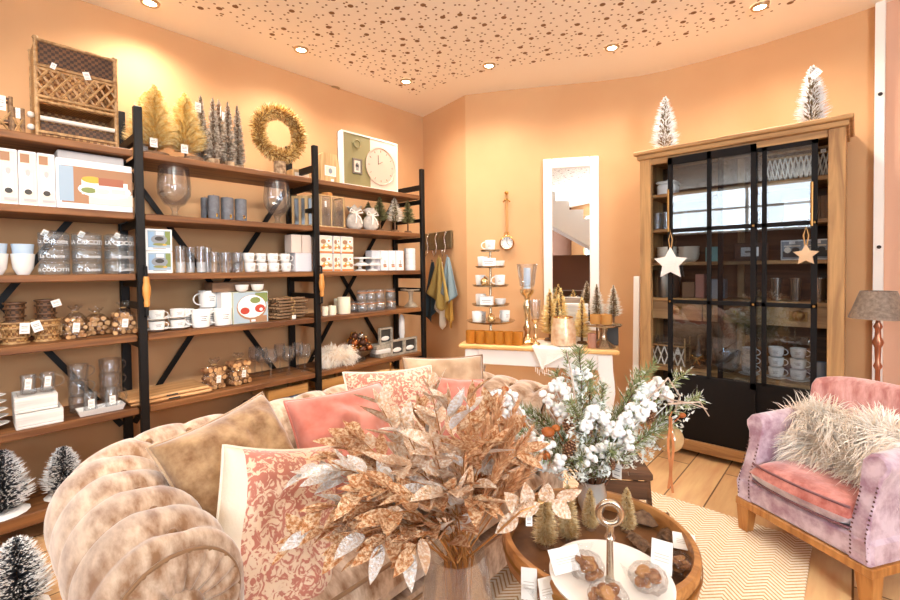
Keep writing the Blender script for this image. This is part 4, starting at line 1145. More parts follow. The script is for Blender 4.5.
for i, (u, d, vt) in enumerate(((262, .20, 348), (271, .10, 350), (280, .25, 345), (289, .10, 347), (298, .22, 345), (305, .10, 344), (255, .28, 350))):
    p = on_top(u, d, 1); h = hz(u, vt, d, 1)
    if i == 0: HG = h
    P('wine', goblet_b(.088, HG, .52), 'wine_glass', '%s of the round wine glasses' % ('third from left, set back,', 'second from left, at the edge,', 'middle back one', 'third from right, at the edge,', 'second from right, set back,', 'rightmost at the edge', 'leftmost rear one')[i], 'wine glass', p, 0, group='round wine glasses')
# below: slippers on a crate, crates
CRW = wood('crate wood', '#a9793f', '#cfa066', 6, 0)
def crate_b(W_, D_, H_):
    def b(root):
        for z in (0, H_ * .52):
            for a in ((-W_ / 2, W_ / 2, -D_ / 2, -D_ / 2 + .012), (-W_ / 2, W_ / 2, D_ / 2 - .012, D_ / 2), (-W_ / 2, -W_ / 2 + .012, -D_ / 2 + .012, D_ / 2 - .012), (W_ / 2 - .012, W_ / 2, -D_ / 2 + .012, D_ / 2 - .012)):
                mb = MB(); mb.rbox(a[0], a[1], a[2], a[3], z + .003, z + H_ * .44, .003); mb.build('slat', CRW, root)
        for x in (-1, 1):
            for y in (-1, 1):
                mb = MB(); mb.box(x * (W_ / 2 - .024) - .012, x * (W_ / 2 - .024) + .012, y * (D_ / 2 - .024) - .012, y * (D_ / 2 - .024) + .012, 0, H_ * .96); mb.build('corner_block', CRW, root)
        mb = MB(); mb.box(-W_ / 2 + .012, W_ / 2 - .012, -D_ / 2 + .012, D_ / 2 - .012, .004, .014); mb.build('bottom', CRW, root)
    return b
def yb(u, d=.02, z=.45): return y_for(u, XS - d, z)
ya, ybb = yb(299), yb(314); 
P('crate', crate_b(.30, .26, .165), 'wooden_crate', 'lower slatted crate under the boards, left of the second post', 'crate', (XS - .18, YP[2] - .20, Z[0] + .001), FACE_L, group='slatted crates')
P('crate', None, 'wooden_crate', 'upper slatted crate under the boards, left of the second post', 'crate', (XS - .18, YP[2] - .20, Z[0] + .168), FACE_L, group='slatted crates')
P('crate', None, 'wooden_crate', 'lower slatted crate under the fur cushion', 'crate', (XS - .16, YP[2] + .20, Z[0] + .001), FACE_L, group='slatted crates')
P('crate', None, 'wooden_crate', 'upper slatted crate under the fur cushion', 'crate', (XS - .16, YP[2] + .20, Z[0] + .168), FACE_L, group='slatted crates')
P('crate', None, 'wooden_crate', 'low slatted crate carrying the slippers', 'crate', (XS - .18, y_for(272, XS - .18, .35) - .11, Z[0] + .001), FACE_L, group='slatted crates')
SLB = M('blue fleece', '#7f95bd', .95, mix=('#b9c6dd', 70, 3)); SLT = M('tan sheepskin', '#a98a66', .9, mix=('#6b4a35', 30, 3))
def slipper(root):
    mb = MB()
    n = 20; rings = []
    for t, w, h in ((0, .02, .02), (.08, .038, .045), (.3, .048, .075), (.55, .044, .07), (.62, .043, .05)):
        rings.append([mb.V((w * math.cos(PI * i / (n - 1)), -.14 + t * .28, .012 + h * math.sin(PI * i / (n - 1)))) for i in range(n)])
    for A, B in zip(rings, rings[1:]):
        for i in range(n - 1): mb.Fc(A[i], A[i + 1], B[i + 1], B[i])
    mb.Fc(*rings[0]); mb.build('upper', SLB, root, smooth=60)
    mb = MB(); pts = [(.046 * (1 - abs(math.sin(a)) * .05) * math.cos(a), .14 * math.sin(a)) for a in [2 * PI * i / 24 for i in range(24)]]
    lo = [mb.V((x, y, 0)) for x, y in pts]; hi = [mb.V((x, y, .014)) for x, y in pts]; mb.Fc(*lo[::-1]); mb.Fc(*hi)
    for i in range(24): mb.Fc(lo[i], lo[(i + 1) % 24], hi[(i + 1) % 24], hi[i])
    mb.build('sole', C_DK, root)
    mb = MB(); mb.tube([(.04 * math.cos(a), .06 + .075 * math.sin(a), .035) for a in [-.2 + (PI + .4) * i / 14 for i in range(15)]], .02, 8); mb.build('fleece_collar', SLT, root, smooth=180)
for i, (u, d) in enumerate(((257, .06), (273, .05), (289, .06))):
    zz = Z[0] + .168; x = XS - d - .1
    P('slip', slipper, 'blue_slipper', '%s blue fleece slipper of the row behind the sofa back' % ('leftmost', 'middle', 'rightmost')[i], 'slipper', (x, y_for(u, x, zz), zz), R(90), sc=1.1, group='blue slippers')

# ================================================================== RIGHT BAY
def house(root):
    w, h = .16, .23
    mb = MB(); mb.prism([(-w / 2, 0), (w / 2 + .03, 0), (w / 2 - .02, h), (-w / 2 + .02, h), (-w / 2 - .01, h * .9)], -.035, .035); mb.build('wooden_block', FRW, root)
    panel(root, w, h, -.036, [('q', 0, .42, .62, .34, 0), ('q', 0, .42, .54, .28, 1), ('e', 0, .42, .2, .18, 2), ('q', .1, .12, .16, .08, 0)], [PAPER, C_CR, C_SL], 'picture_card')
p = on_top(328, .12)
P('house', house, 'wooden_picture_block', 'pale wooden picture block left of the clock box on the top board', 'picture block', p, FACE_L, sc=1.0)
p2, w2, h2 = fit(293, 311, 170, 5, .2)
P('wb5', box_b(w2, h2, .1, FRW, [('q', 0, .5, .8, .5, 0)], [C_CR]), 'small_wooden_box', 'small pale wooden box half behind the post beside the wreath', 'box', p2 + Vector((-.05, 0, 0)), FACE_L)
p, w, h = fit(343, 398, 136, 5, .04)
h = at_x(346, 131.5, XS - .06).z - Z[5]
CLKF = M('clock box cream', '#dcc6b0', .5); OLIVE = M('olive clock panel', '#8d8052', .6); DIAL = M('rosy clock dial', '#cfae98', .5)
def clockbox(root):
    dp = .07
    mb = MB()
    for a in ((-w / 2, w / 2, 0, .012), (-w / 2, w / 2, h - .012, h), (-w / 2, -w / 2 + .012, .012, h - .012), (w / 2 - .012, w / 2, .012, h - .012)): mb.box(a[0], a[1], -dp / 2, dp / 2, a[2], a[3])
    mb.box(-w / 2, w / 2, dp / 2 - .01, dp / 2, 0, h); mb.build('case', M('white case', '#ece2d6', .5), root)
    mb = MB(); mb.box(-w / 2 + .012, -w * .02, -dp / 2 + .004, dp / 2 - .01, .012, h - .012); mb.build('olive_panel', OLIVE, root)
    mb = MB(); mb.box(-w * .02, w / 2 - .012, -dp / 2 + .004, dp / 2 - .01, .012, h - .012); mb.build('dial_panel', CLKF, root)
    mb = MB(); y = -dp / 2 + .002
    mb.at((w * .17, y, h * .47), (R(90), 0, 0)).lathe([(0, .0), (w * .27, 0), (w * .28, .006), (w * .265, .006), (w * .26, .002), (0, .002)], 36); mb.build('clock_dial', DIAL, root, smooth=40)
    mb = MB(); mb.at((w * .12, y - .005, h * .5)); mb.box(-.002, .002, -.001, .001, 0, .075); mb.at((w * .12, y - .005, h * .5), (0, -2.1, 0)); mb.box(-.002, .002, -.001, .001, -.05, 0)
    for k in range(12):
        a = k * PI / 6; mb.at((w * .17 + w * .22 * math.sin(a), y - .003, h * .47 + w * .22 * math.cos(a)), (0, a, 0)); mb.box(-.0015, .0015, -.001, .001, -.008, .008)
    mb.build('clock_hand', C_DK, root)
    mb = MB(); xc, zc_ = -w * .26, h * .38
    for a in ((-.045, .045, -.06, -.048), (-.045, .045, .048, .06), (-.045, -.033, -.048, .048), (.033, .045, -.048, .048)): mb.box(xc + a[0], xc + a[1], y - .012, y + .002, zc_ + a[2], zc_ + a[3])
    mb.build('photo_frame', M('pewter frame', '#7c7265', .4, .6), root)
    panel(root, .066, .096, y - .003, [('q', 0, 0, 1, 1, 0), ('e', 0, .0, .5, .6, 1), ('e', 0, .22, .26, .2, 2), ('q', 0, -.2, .4, .3, 2)], [C_CR, C_DK, M('print grey', '#9a928a', .6)], 'photo', loc=(xc, 0, zc_))
    mb = MB(); mb.at((-w * .26, y, h * .80), (R(90), 0, 0)).lathe([(.030, 0), (.036, .006), (.030, .010), (.026, .004), (0, .003)], 20); mb.build('round_medallion', OLIVE, root, smooth=40)
P('clockbox', clockbox, 'clock_box', 'wide white box frame with a large round clock and a small photo', 'clock', p + Vector((-.035, 0, 0)), FACE_L)
# second board: glass box, round lid, bags, little trees
p, w, h = fit(317.5, 345, 195.5, 4, .03)
def gbox(root):
    D_ = .14; mb = MB(); t = .010
    for x in (-w / 2 + t / 2, 0, w / 2 - t / 2):
        if x == 0: mb.box(-.004, .004, -D_ / 2, -D_ / 2 + .008, t, h - t); continue
        for y in (-D_ / 2 + t / 2, D_ / 2 - t / 2): mb.box(x - t / 2, x + t / 2, y - t / 2, y + t / 2, 0, h)
    for z in (t / 2, h - t / 2):
        for y in (-D_ / 2 + t / 2, D_ / 2 - t / 2): mb.box(-w / 2, w / 2, y - t / 2, y + t / 2, z - t / 2, z + t / 2)
        for x in (-w / 2 + t / 2, w / 2 - t / 2): mb.box(x - t / 2, x + t / 2, -D_ / 2, D_ / 2, z - t / 2, z + t / 2)
    mb.build('box_frame', FRW, root)
    mb = MB()
    for y in (-D_ / 2 + .004, D_ / 2 - .004): mb.box(-w / 2 + t, w / 2 - t, y - .001, y + .001, t, h - t)
    for x in (-w / 2 + .004, w / 2 - .004): mb.box(x - .001, x + .001, -D_ / 2 + t, D_ / 2 - t, t, h - t)
    mb.build('glass_pane', GLASS, root)
    label_tag(root, -w * .22, -D_ / 2 - .006, h * .8, .02, .05)
P('gbox', gbox, 'glass_display_box', 'pale wood framed glass box on the second board beside the post', 'box', p + Vector((-.07, 0, 0)), FACE_L)
def lid(root):
    mb = MB(); mb.lathe([(0, 0), (.04, 0), (.043, .012), (.04, .024), (0, .024)], 20); mb.build('round_body', HANDW, root, smooth=40)
P('lid', lid, 'round_wooden_lid', 'small round wooden lid lying on the glass display box', 'lid', (p.x - .05, p.y - .005, p.z + h + .0005), 0)
SACK = M('grey gauze', '#b9ada0', .9, mix=('#e2d8ca', 20, 3)); RIB = M('cream ribbon', '#f3e9dc', .6)
def gift(seed):
    def b(root):
        q = random.Random(seed); mb = MB(); n = 16; rings = []
        for rr, zz in ((.03, 0), (.046, .02), (.046, .05), (.03, .075), (.014, .088), (.03, .105), (.04, .118)):
            rings.append([mb.V(((rr + q.uniform(-.005, .005)) * math.cos(2 * PI * i / n), (rr + q.uniform(-.005, .005)) * .8 * math.sin(2 * PI * i / n), zz + (q.uniform(-.01, .01) if zz > .1 else 0))) for i in range(n)])
        for A, B in zip(rings, rings[1:]):
            for i in range(n): mb.Fc(A[i], A[(i + 1) % n], B[(i + 1) % n], B[i])
        mb.Fc(*rings[0][::-1]); mb.build('gauze_bag', SACK, root, smooth=60)
        mb = MB(); mb.tube([(.016 * math.cos(2 * PI * i / 10), .014 * math.sin(2 * PI * i / 10), .088) for i in range(10)], .006, 6, True)
        for s in (-1, 1): mb.tube([(0, -.016, .088), (s * .03, -.022, .105), (s * .04, -.022, .09), (s * .012, -.018, .084)], .004, 5)
        for s in (-1, 1): mb.tube([(0, -.018, .086), (s * .012, -.04, .06), (s * .02, -.045, .03)], .0035, 5)
        mb.build('ribbon_bow', RIB, root, smooth=60)
    return b
for i, (u, vt, d) in enumerate(((354, 207, .10), (370.5, 210, .07))):
    pp = on_top(u, d, 4); s = hz(u, vt, d, 4) / .118
    P('gift%d' % i, gift(31 + i), 'gift_bag', '%s gauze gift bag with cream bow right of the glass box' % ('taller left', 'shorter right')[i], 'bag', pp, FACE_L, sc=s, group='gauze gift bags')
SM_G = brush_b(.16, .045, 500, [NB_GREEN, NB_GREEN], .7, .0022, 'plain', .32, .2, 41, .5, .022); SM_W = brush_b(.16, .05, 500, [NB_OLIVE, NB_CREAM], .7, .0024, 'plain', .30, .3, 42, .4, .022)
for key, bb, u, vt, d, lb in (('smg', SM_G, 380, 194.5, .13, 'small green bottle brush tree left of the white one'), ('smw', SM_W, 395, 196, .08, 'small white tipped bottle brush tree between two green ones'), ('smg', SM_G, 408, 198.5, .09, 'rightmost small green bottle brush tree beside the end post'), ('smg', SM_G, 368.5, 200, .27, 'small dark bottle brush tree in the shade at the back of the board')):
    pp = on_top(u, d, 4); s = hz(u, vt, d, 4) / .16 * .95
    P(key, bb, 'bottle_brush_tree', lb, 'tree', pp, u, sc=s, group='small bottle brush trees')
# third board: photo cartons, cake stands, paper cartons, rolls
elo = [('q', 0, .5, .94, .94, 0), ('q', 0, .06, .94, .1, 1), ('e', -.2, .65, .4, .26, 2), ('e', .2, .7, .36, .24, 3), ('e', .0, .42, .5, .22, 4), ('e', -.25, .3, .3, .16, 1), ('e', .28, .34, .3, .2, 2), ('e', 0, .44, .24, .12, 3), ('e', .2, .7, .18, .12, 1)]
mo = [C_CR, C_OR, C_BR, CARD_W, C_YE]
hb0 = (at_x(335, 235.5, XS - .03).z - Z[3]) / 2
cols3 = ((319.5, 333.2, 'left'), (333.8, 341, 'middle'), (341.5, 354, 'right'))
for row in range(2):
    for i, (u0, u1, nm) in enumerate(cols3):
        pp, w, h = fit(u0, u1, 250, 3, .04 if i != 1 else .05)
        P('oc%d' % i, box_b(w * .96, hb0 * .98, .10, CARD_W, elo, mo), 'biscuit_carton', '%s carton with orange food picture, %s row, right of the post' % (nm, ('lower', 'upper')[row]), 'box', pp + Vector((-.05, 0, hb0 * row)), FACE_L, group='orange picture cartons')
def cakestand(D, h, mat=None):
    def b(root):
        m = mat or WHITE
        mb = MB(); mb.lathe([(0, h - .012), (D / 2 * .96, h - .012), (D / 2, h - .004), (D / 2, h), (D / 2 - .004, h), (D / 2 - .006, h - .006), (0, h - .006)], 28); mb.build('plate', m, root, smooth=40)
        mb = MB(); mb.lathe([(0, 0), (.34 * D, 0), (.32 * D, .008), (.12 * D, h * .3), (.09 * D, h * .6), (.16 * D, h - .012), (0, h - .012)], 20); mb.build('foot', m, root, smooth=50)
    return b
pp = on_top(368, .11, 3); hs = hz(368, 257.5, .11, 3) / 2
Dk = abs(y_for(383, XS - .11, 1.3) - y_for(354, XS - .11, 1.3)) * .78
for i, du in enumerate((-6, 6)):
    for j in range(2):
        q_ = on_top(366 + du * 1.0, .09 + .02 * j, 3)
        P('cks', cakestand(Dk * .62, hs * .98), 'white_cake_stand', '%s small white cake stand in the %s stack before the tall white cartons' % (('lower', 'upper')[j], ('left', 'right')[i]), 'cake stand', (XS - .09, q_.y, Z[3] + .001 + hs * j), 0, group='small white cake stands')
elr = [('e', 0, .28, .5, .08, 0), ('q', 0, .42, .06, .2, 1), ('q', .02, .2, .4, .06, 2)]
for i, (u0, u1) in enumerate(((372, 380.5), (381, 389), (389.5, 396.5), (397, 403.5))):
    q_, w, h = fit(u0, u1, 250.5, 3, .10 - .02 * i)
    P('rb%d' % (i > 0), box_b(w * .97, h, .09, CARDL if i == 0 else CARD_W, None if i == 0 else elr, [C_BR, C_DK, C_OR]), 'white_carton', '%s of the upright white cartons before the paper roll' % ('leftmost plain one', 'second', 'third', 'rightmost')[i], 'box', q_ + Vector((-.045, 0, 0)), FACE_L, group='upright white cartons')
q_, D, h = fitR(404.5, 415.5, 248.5, 3, .09)
def roll(root):
    mb = MB(); mb.lathe([(0, 0), (D / 2 * .96, 0), (D / 2, h * .03), (D / 2, h * .22), (D / 2 * .96, h * .249), (0, h * .249)], 20); mb.build('ribbed_body', WHITE, root, smooth=40)
for k in range(4):
    P('roll', roll, 'ribbed_cup', '%s white ribbed cup in the stack at the right end of the third board' % ('lowest', 'second lowest', 'second highest', 'topmost')[k], 'cup', q_ + Vector((0, 0, k * h / 4)), 0, group='stacked ribbed cups')
# fourth board: candles, jars, cake stand
for i, (u0, u1, vt, d, lb) in enumerate(((322, 328.5, 306.5, .08, 'left of the two short ivory candles beside the post'), (329, 336.3, 305.5, .07, 'right of the two short ivory candles beside the post'), (337.5, 350.5, 297, .09, 'thick ivory candle beside the glass jars'), (334, 341, 298.5, .2, 'ivory candle set back behind the thick one'))):
    q_, D, h = fitR(u0, u1, vt, 2, d)
    P('iv%d' % i, candle_b(D, h, WAX_W), 'ivory_candle', lb, 'candle', q_, 0, group='ivory candles')
TIN = M('jar steel lid', '#c9bfae', .25, .9)
hj = (at_x(370, 289.5, XS - .08).z - Z[2]) / 2
def prjar(root):
    D, h = .088, hj * .97
    mb = MB(); mb.lathe([(0, 0), (D * .46, 0), (D * .5, .01), (D * .5, h * .55), (D * .42, h * .68), (D * .42, h * .72), (D * .4, h * .72), (D * .47, h * .55), (D * .46, .012), (0, .008)], 20); mb.build('jar_body', JGL, root, smooth=50)
    mb = MB(); mb.lathe([(D * .44, h * .70), (D * .46, h * .74), (D * .46, h * .96), (D * .42, h), (0, h)], 20); mb.build('lid', JGL, root, smooth=50)
    mb = MB(); mb.lathe([(D * .465, h * .72), (D * .475, h * .74), (D * .465, h * .77)], 20); mb.build('seal_ring', C_OR, root)
    mb = MB(); mb.tube([(D * .48 * math.cos(2 * PI * i / 16), D * .48 * math.sin(2 * PI * i / 16), h * .66) for i in range(16)], .002, 4, True); mb.build('wire_bail', SILVER, root)
for row in range(2):
    for i, u in enumerate((354, 362.5, 371.5, 380, 391)):
        if row == 1 and i == 0: continue
        d = .08 if i else .16
        q_ = on_top(u - .5 * row, d, 2)
        P('prjar', prjar, 'preserving_jar', '%s glass preserving jar in the %s row left of the cake stand' % (('rear left', 'first', 'second', 'third', 'rightmost')[i], ('lower', 'upper')[row]), 'jar', q_ + Vector((0, 0, hj * row)), FACE_L, group='preserving jars')
STONE = M('marbled stand', '#cbb79c', .4, mix=('#8d7a64', 12, 3))
q_ = on_top(411, .12, 2)
P('stand', cakestand(.19, hz(411, 289, .12, 2), STONE), 'stone_cake_stand', 'beige stone cake stand beside the end post', 'cake stand', q_, 0)
# fifth board: fur cushion added later; metal bowl with ornaments, boxes, frames, owl
PEW = M('pewter', '#8b8378', .3, .9)
q_ = on_top(357, .13, 1)
hb_ = hz(357, 346, .13, 1)
def bowlm(root):
    r = .135; h = hb_ * .8
    mb = MB(); mb.lathe([(0, 0), (r * .5, 0), (r * .52, .012), (r * .4, .03), (r * .8, h * .6), (r, h), (r * 1.04, h), (r * .98, h - .004), (r * .76, h * .62), (r * .3, .045), (0, .04)], 28); mb.build('bowl_shell', PEW, root, smooth=50)
P('bowlm', bowlm, 'pewter_bowl', 'footed pewter bowl piled with dark baubles, behind the fur cushion', 'bowl', q_, 0)
BAU = [M('brown bauble', '#5b3a2a', .25, .5), M('copper bauble', '#b0683a', .25, .8), M('silver bauble', '#a9a39c', .2, .9), M('amber bauble', '#d08a30', .2, .6)]
q = random.Random(5); nb = 0
for ring_, (nn, rr, zz) in enumerate(((8, .095, .012), (6, .06, .062), (3, .03, .108))):
    for k in range(nn):
        a = 2 * PI * k / nn + ring_ * .4
        def bau(root, m=BAU[nb % 4]):
            mb = MB(); mb.ball((0, 0, .03), .03, 14); mb.build('glass_ball', m, root, smooth=180); mb = MB(); mb.cyl(.007, .058, .068, 8); mb.build('cap', GOLD, root)
        P('bau%d' % (nb % 4), bau, 'bauble', '%s bauble heaped in the pewter bowl, %s layer' % (('dark brown', 'copper', 'silver', 'amber')[nb % 4], ('bottom', 'middle', 'top')[ring_]), 'bauble', (q_.x + rr * math.cos(a), q_.y + rr * math.sin(a), q_.z + hb_ * .55 + zz), a, rot=(.5 * math.cos(a), .4 * math.sin(a), a), group='baubles in the bowl')
        nb += 1
FRG = M('grey wash frame', '#b5ab9a', .7, mix=('#8f8576', 30, 3))
for i, (u0, u1, vt, d, z_, m) in enumerate(((380, 392, 352, .04, 0, FRG), (377, 391, 347, .05, 1, WASH), (376, 393, 342, .06, 2, FRG))):
    q_, w, h = fit(u0, u1, vt, 1, d)
    P('bk%d' % i, box_b(w * 1.0, .034, .14, m), 'wooden_box', '%s flat grey box in the pile beside the double frame' % ('lowest', 'middle', 'topmost')[i], 'box', (XS - d - .07, q_.y, Z[1] + .001 + .0345 * z_), FACE_L + (.1, -.05, .08)[i], group='flat grey boxes')
q_, w, h = fit(391.5, 418.5, 338.5, 1, .03)
def dblframe(W_, h, n):
    def b(root):
        mb = MB(); t = .016; cw = W_ / n
        for k in range(n):
            xa = -W_ / 2 + k * cw
            for a in ((xa, xa + cw, 0, t), (xa, xa + cw, h - t, h), (xa, xa + t, t, h - t), (xa + cw - t, xa + cw, t, h - t)): mb.box(a[0], a[1], -.012, .012, a[2], a[3])
        mb.build('frame', FRG, root)
        mb = MB(); mb.box(-W_ / 2 + t, W_ / 2 - t, .004, .010, t, h - t); mb.build('backing', C_DK, root)
        for k in range(n):
            mb = MB(); x = -W_ / 2 + (k + .5) * cw; mb.at((x, .002, h * .33)); mb.ball((0, 0, 0), cw * .28, 10, (1.2, .12, .5)); mb.build('white_ornament', WHITE, root, smooth=180)
    return b
P('dbl', dblframe(w * .95, h, 2), 'double_picture_frame', 'double grey wooden frame with white ornaments at the board edge', 'frame', q_ + Vector((-.02, 0, 0)), FACE_L)
zf = Z[1] + .001 + .0345 * 3
q_, w, h = fit(379, 392, 327.5, 1, .1, zf)
P('sgl', dblframe(w, h, 1), 'picture_frame', 'single grey wooden frame standing on the flat grey boxes', 'frame', q_, FACE_L)
q_ = on_top(402, .14, 1); hf = hz(402, 314, .14, 1)
def figur(root):
    mb = MB(); mb.lathe([(0, 0), (.03, 0), (.022, .01), (.012, hf * .2), (.028, hf * .5), (.026, hf * .85), (.014, hf * .97), (0, hf)], 14); mb.build('feather_body', WHITE, root, smooth=60)
    mb = MB(); mb.at((-.045, -.01, 0)); mb.lathe([(0, 0), (.022, 0), (.026, .03), (.016, .08), (.019, .1), (.01, .125), (0, .13)], 12); mb.build('small_body', WHITE, root, smooth=60)
P('figur', figur, 'white_figurine', 'tall slim white figurine behind the double frame', 'figurine', q_, FACE_L)
# round table tray below the last bay, half hidden by the sofa back
def rtable(root):
    mb = MB(); mb.lathe([(0, .44), (.15, .44), (.15, .47), (.14, .47), (.14, .455), (0, .455)], 28); mb.build('tray_top', FRW, root, smooth=40)
    mb = MB(); mb.tube([(0, 0, .45), (0, 0, .54)], .007, 8); mb.ball((0, 0, .545), .012, 8); mb.build('centre_rod', BRASS, root)
    for k in range(3):
        a = k * 2.1; mb = MB(); mb.tube([(.1 * math.cos(a), .1 * math.sin(a), .44), (.14 * math.cos(a), .14 * math.sin(a), 0)], .014, 8); mb.build('leg', FRW, root, smooth=60)
P('rtable', rtable, 'small_tray_table', 'small round wooden tray table half hidden behind the sofa back', 'table', at_z(385, 373, .46) - Vector((-.07, 0, .46)), 0)
# ================================================================== SOFA
SC.cycles.transparent_max_bounces = 32
VEL = M('camel velvet', '#8a6342', .7, spec=.25, mix=('#d6bda4', 20, 9, .34, .66), sheen=.8, bump=(35, .12), stretch=(.5, 1.6, 1.0))
VELD = M('camel velvet piping', '#8a6748', .7, spec=.2, sheen=.4)
XI, XF, YL, YR, RR, ZR = -1.66, -1.04, .445, 1.70, .155, .595
sofa = T('chesterfield_sofa', 'camel velvet button tufted sofa with rolled arms in front of the shelves', 'sofa', (XI, (YL + YR) / 2, 0))
SO = Vector((XI, (YL + YR) / 2, 0))
def prof(s):
    """rolled section: s metres along from the seat; returns outward, height, normal"""
    h0 = ZR - .26
    if s < h0: return 0.0, .26 + s, (-1, 0)
    s2 = s - h0; a = PI - s2 / RR
    if a > -R(55): return RR + RR * math.cos(a), ZR + RR * math.sin(a), (math.cos(a), math.sin(a))
    s3 = s2 - RR * (PI + R(55)); a = -R(55)
    x0, z0 = RR + RR * math.cos(a), ZR + RR * math.sin(a)
    f = min(1, s3 / .39)
    return x0 - .03 * f, z0 - .39 * f, (1, .0)
SMAX = (ZR - .26) + RR * (PI + R(55)) + .39
SB = (ZR - .26) + RR * R(84); SA = (ZR - .26) * .45
rc = .05
def path():
    pts = []
    x = XF
    while x > XI + rc: pts.append((Vector((x, YL, 0)), Vector((0, -1, 0)), 0)); x -= .011
    for i in range(25):
        a = i / 24 * PI / 2
        n_ = Vector((-math.sin(a), -math.cos(a), 0)); pts.append((Vector((XI + rc, YL + rc, 0)) + n_ * rc, n_, 0 if i < 12 else 1))
    y = YL + rc + .011
    while y < YR - rc: pts.append((Vector((XI, y, 0)), Vector((-1, 0, 0)), 1)); y += .011
    for i in range(25):
        a = i / 24 * PI / 2
        n_ = Vector((-math.cos(a), math.sin(a), 0)); pts.append((Vector((XI + rc, YR - rc, 0)) + n_ * rc, n_, 1 if i < 12 else 2))
    x = XI + rc + .011
    while x < XF: pts.append((Vector((x, YR, 0)), Vector((0, 1, 0)), 2)); x += .011
    return pts
pts = path(); tl = [0.0]
for a, b in zip(pts, pts[1:]): tl.append(tl[-1] + ((b[0] + b[1] * RR) - (a[0] + a[1] * RR)).length)
TT = tl[-1]; WT = TT / round(TT / .150)
NS = 110
buttons = {0: [], 1: [], 2: []}
def tuft(s, t):
    u = t / WT
    if s < SA: v = abs(math.sin(PI * u)) ** .55 * max(.0, (s / SA)) ** .5
    elif s < SB:
        g = (s - SA) / (SB - SA) * .5
        v = (abs(math.sin(PI * (u - g))) * abs(math.sin(PI * (u + g)))) ** .32
    else:
        k = max(0, 1 - (s - SB) / (RR * R(165)))
        v = abs(math.sin(PI * (u - .5))) ** .3
        v = 1 - (1 - v) * k ** 1.1
    # pits round the buttons
    du = (u - round(u)) * WT; d1 = math.hypot(du, s - SA)
    u2 = u - .5; du2 = (u2 - round(u2)) * WT; d2 = math.hypot(du2, s - SB)
    return v - .55 * math.exp(-(d1 / .022) ** 2) - .95 * math.exp(-(d2 / .028) ** 2)
AMP = .029
for seg, nm in ((0, 'arm'), (1, 'backrest'), (2, 'arm')):
    idx = [i for i, p in enumerate(pts) if p[2] == seg]
    if seg == 0: idx.append(idx[-1] + 1)
    if seg == 1: idx.append(idx[-1] + 1)
    mb = MB(); rows = []
    for i in idx:
        p, n_, _ = pts[i]; t = tl[i]; row = []
        e = min(1, min(t, TT - t) / .06)
        for j in range(NS + 1):
            s = SMAX * j / NS
            a, z, nn = prof(s)
            d = AMP * (tuft(s, t) - 1) * (e ** .5) + .004 * noise.noise((t * 6, s * 6, 0))
            ee = min(t, TT - t)
            if ee < .05 and z > .36:
                sh = .78 + .22 * math.sqrt(max(0, 1 - (1 - ee / .05) ** 2))
                a, z = RR + (a - RR) * sh, ZR + (z - ZR) * sh
            q = p + n_ * (a + nn[0] * d); q.z = z + nn[1] * d
            row.append(mb.V(q - SO))
        rows.append(row)
    for A, B in zip(rows, rows[1:]):
        for j in range(NS): mb.Fc(A[j], A[j + 1], B[j + 1], B[j])
    armo = mb.build(nm, VEL, sofa, smooth=180)
    bmb = MB(); cnt = 0
    for k in range(int(TT / WT) + 2):
        for (s, off) in ((SA, 0), (SB, .5)):
            t = (k + off) * WT
            if t < .05 or t > TT - .05: continue
            i = min(range(len(tl)), key=lambda q: abs(tl[q] - t))
            if pts[i][2] != seg: continue
            a, z, nn = prof(s); p, n_, _ = pts[i]
            q = p + n_ * (a - nn[0] * AMP * .95); q.z = z - nn[1] * AMP * .95
            bb = MB(); bb.ball(q - SO, .011, 10); bb.build('button', VELD, armo, smooth=180)
    if seg != 1:
        sy = -1 if seg == 0 else 1; yc = (YL if seg == 0 else YR) + sy * RR
        # scrolled arm front: pleated disc, rosette, piping, lower panel
        mb = MB(); NP = 18; rings = []
        for r_ in (.25, .34, .48, .62, .73, .78):
            ring = []
            for i in range(NP * 6):
                a = 2 * PI * i / (NP * 6); pl = abs(math.sin(NP * a / 2)) ** .6
                ring.append(mb.V(Vector((XF + .004 + .022 * math.sin(PI * min(1, (r_ - .15) / .72)) * (.45 + .55 * pl), yc + RR * r_ * math.cos(a), ZR + RR * r_ * math.sin(a))) - SO))
            rings.append(ring)
        n6 = NP * 6
        for A, B in zip(rings, rings[1:]):
            for i in range(n6): mb.Fc(A[i], A[(i + 1) % n6], B[(i + 1) % n6], B[i])
        fr = mb.build('arm_front', VEL, armo, smooth=180)
        mb = MB(); mb.at(Vector((XF + .018, yc, ZR)) - SO, (0, R(90), 0)); mb.lathe([(0, .016), (.028, .012), (.046, .0), (.048, -.016), (0, -.016)], 24); mb.build('rosette', VEL, armo, smooth=180)
        mb = MB(); mb.tube([Vector((XF + .004, yc + RR * .775 * math.cos(2 * PI * i / 48), ZR + RR * .775 * math.sin(2 * PI * i / 48))) - SO for i in range(48)], .006, 8, True); mb.build('piping', VELD, armo, smooth=180)
        mb = MB(); ya, yb_ = (yc - .08, yc + .12) if seg == 0 else (yc - .12, yc + .08)
        mb.at(-SO); mb.rbox(XF - .02, XF + .006, ya, yb_, .10, ZR - .04, .006); mb.build('arm_panel', VEL, armo)
mb = MB(); mb.at(-SO); mb.rbox(XI - .22, XF + .0, YL - .24, YR + .24, .09, .12, .01); mb.rbox(XI - .02, XF + .03, YL - .002, YR + .002, .12, .285, .012); mb.build('seat_base', VEL, sofa)
mb = MB(); n = 26
def cush(u, v, top):
    e = (max(0, 1 - abs(u) ** 6) * max(0, 1 - abs(v) ** 6)) ** .5
    return (.375 + .088 * e + .012 * (1 - u * u) * (1 - v * v)) if top else (.375 - .088 * e)
cx0, cx1, cy0, cy1 = XI + .005, XF + .05, YL + .004, YR - .004
G = {}
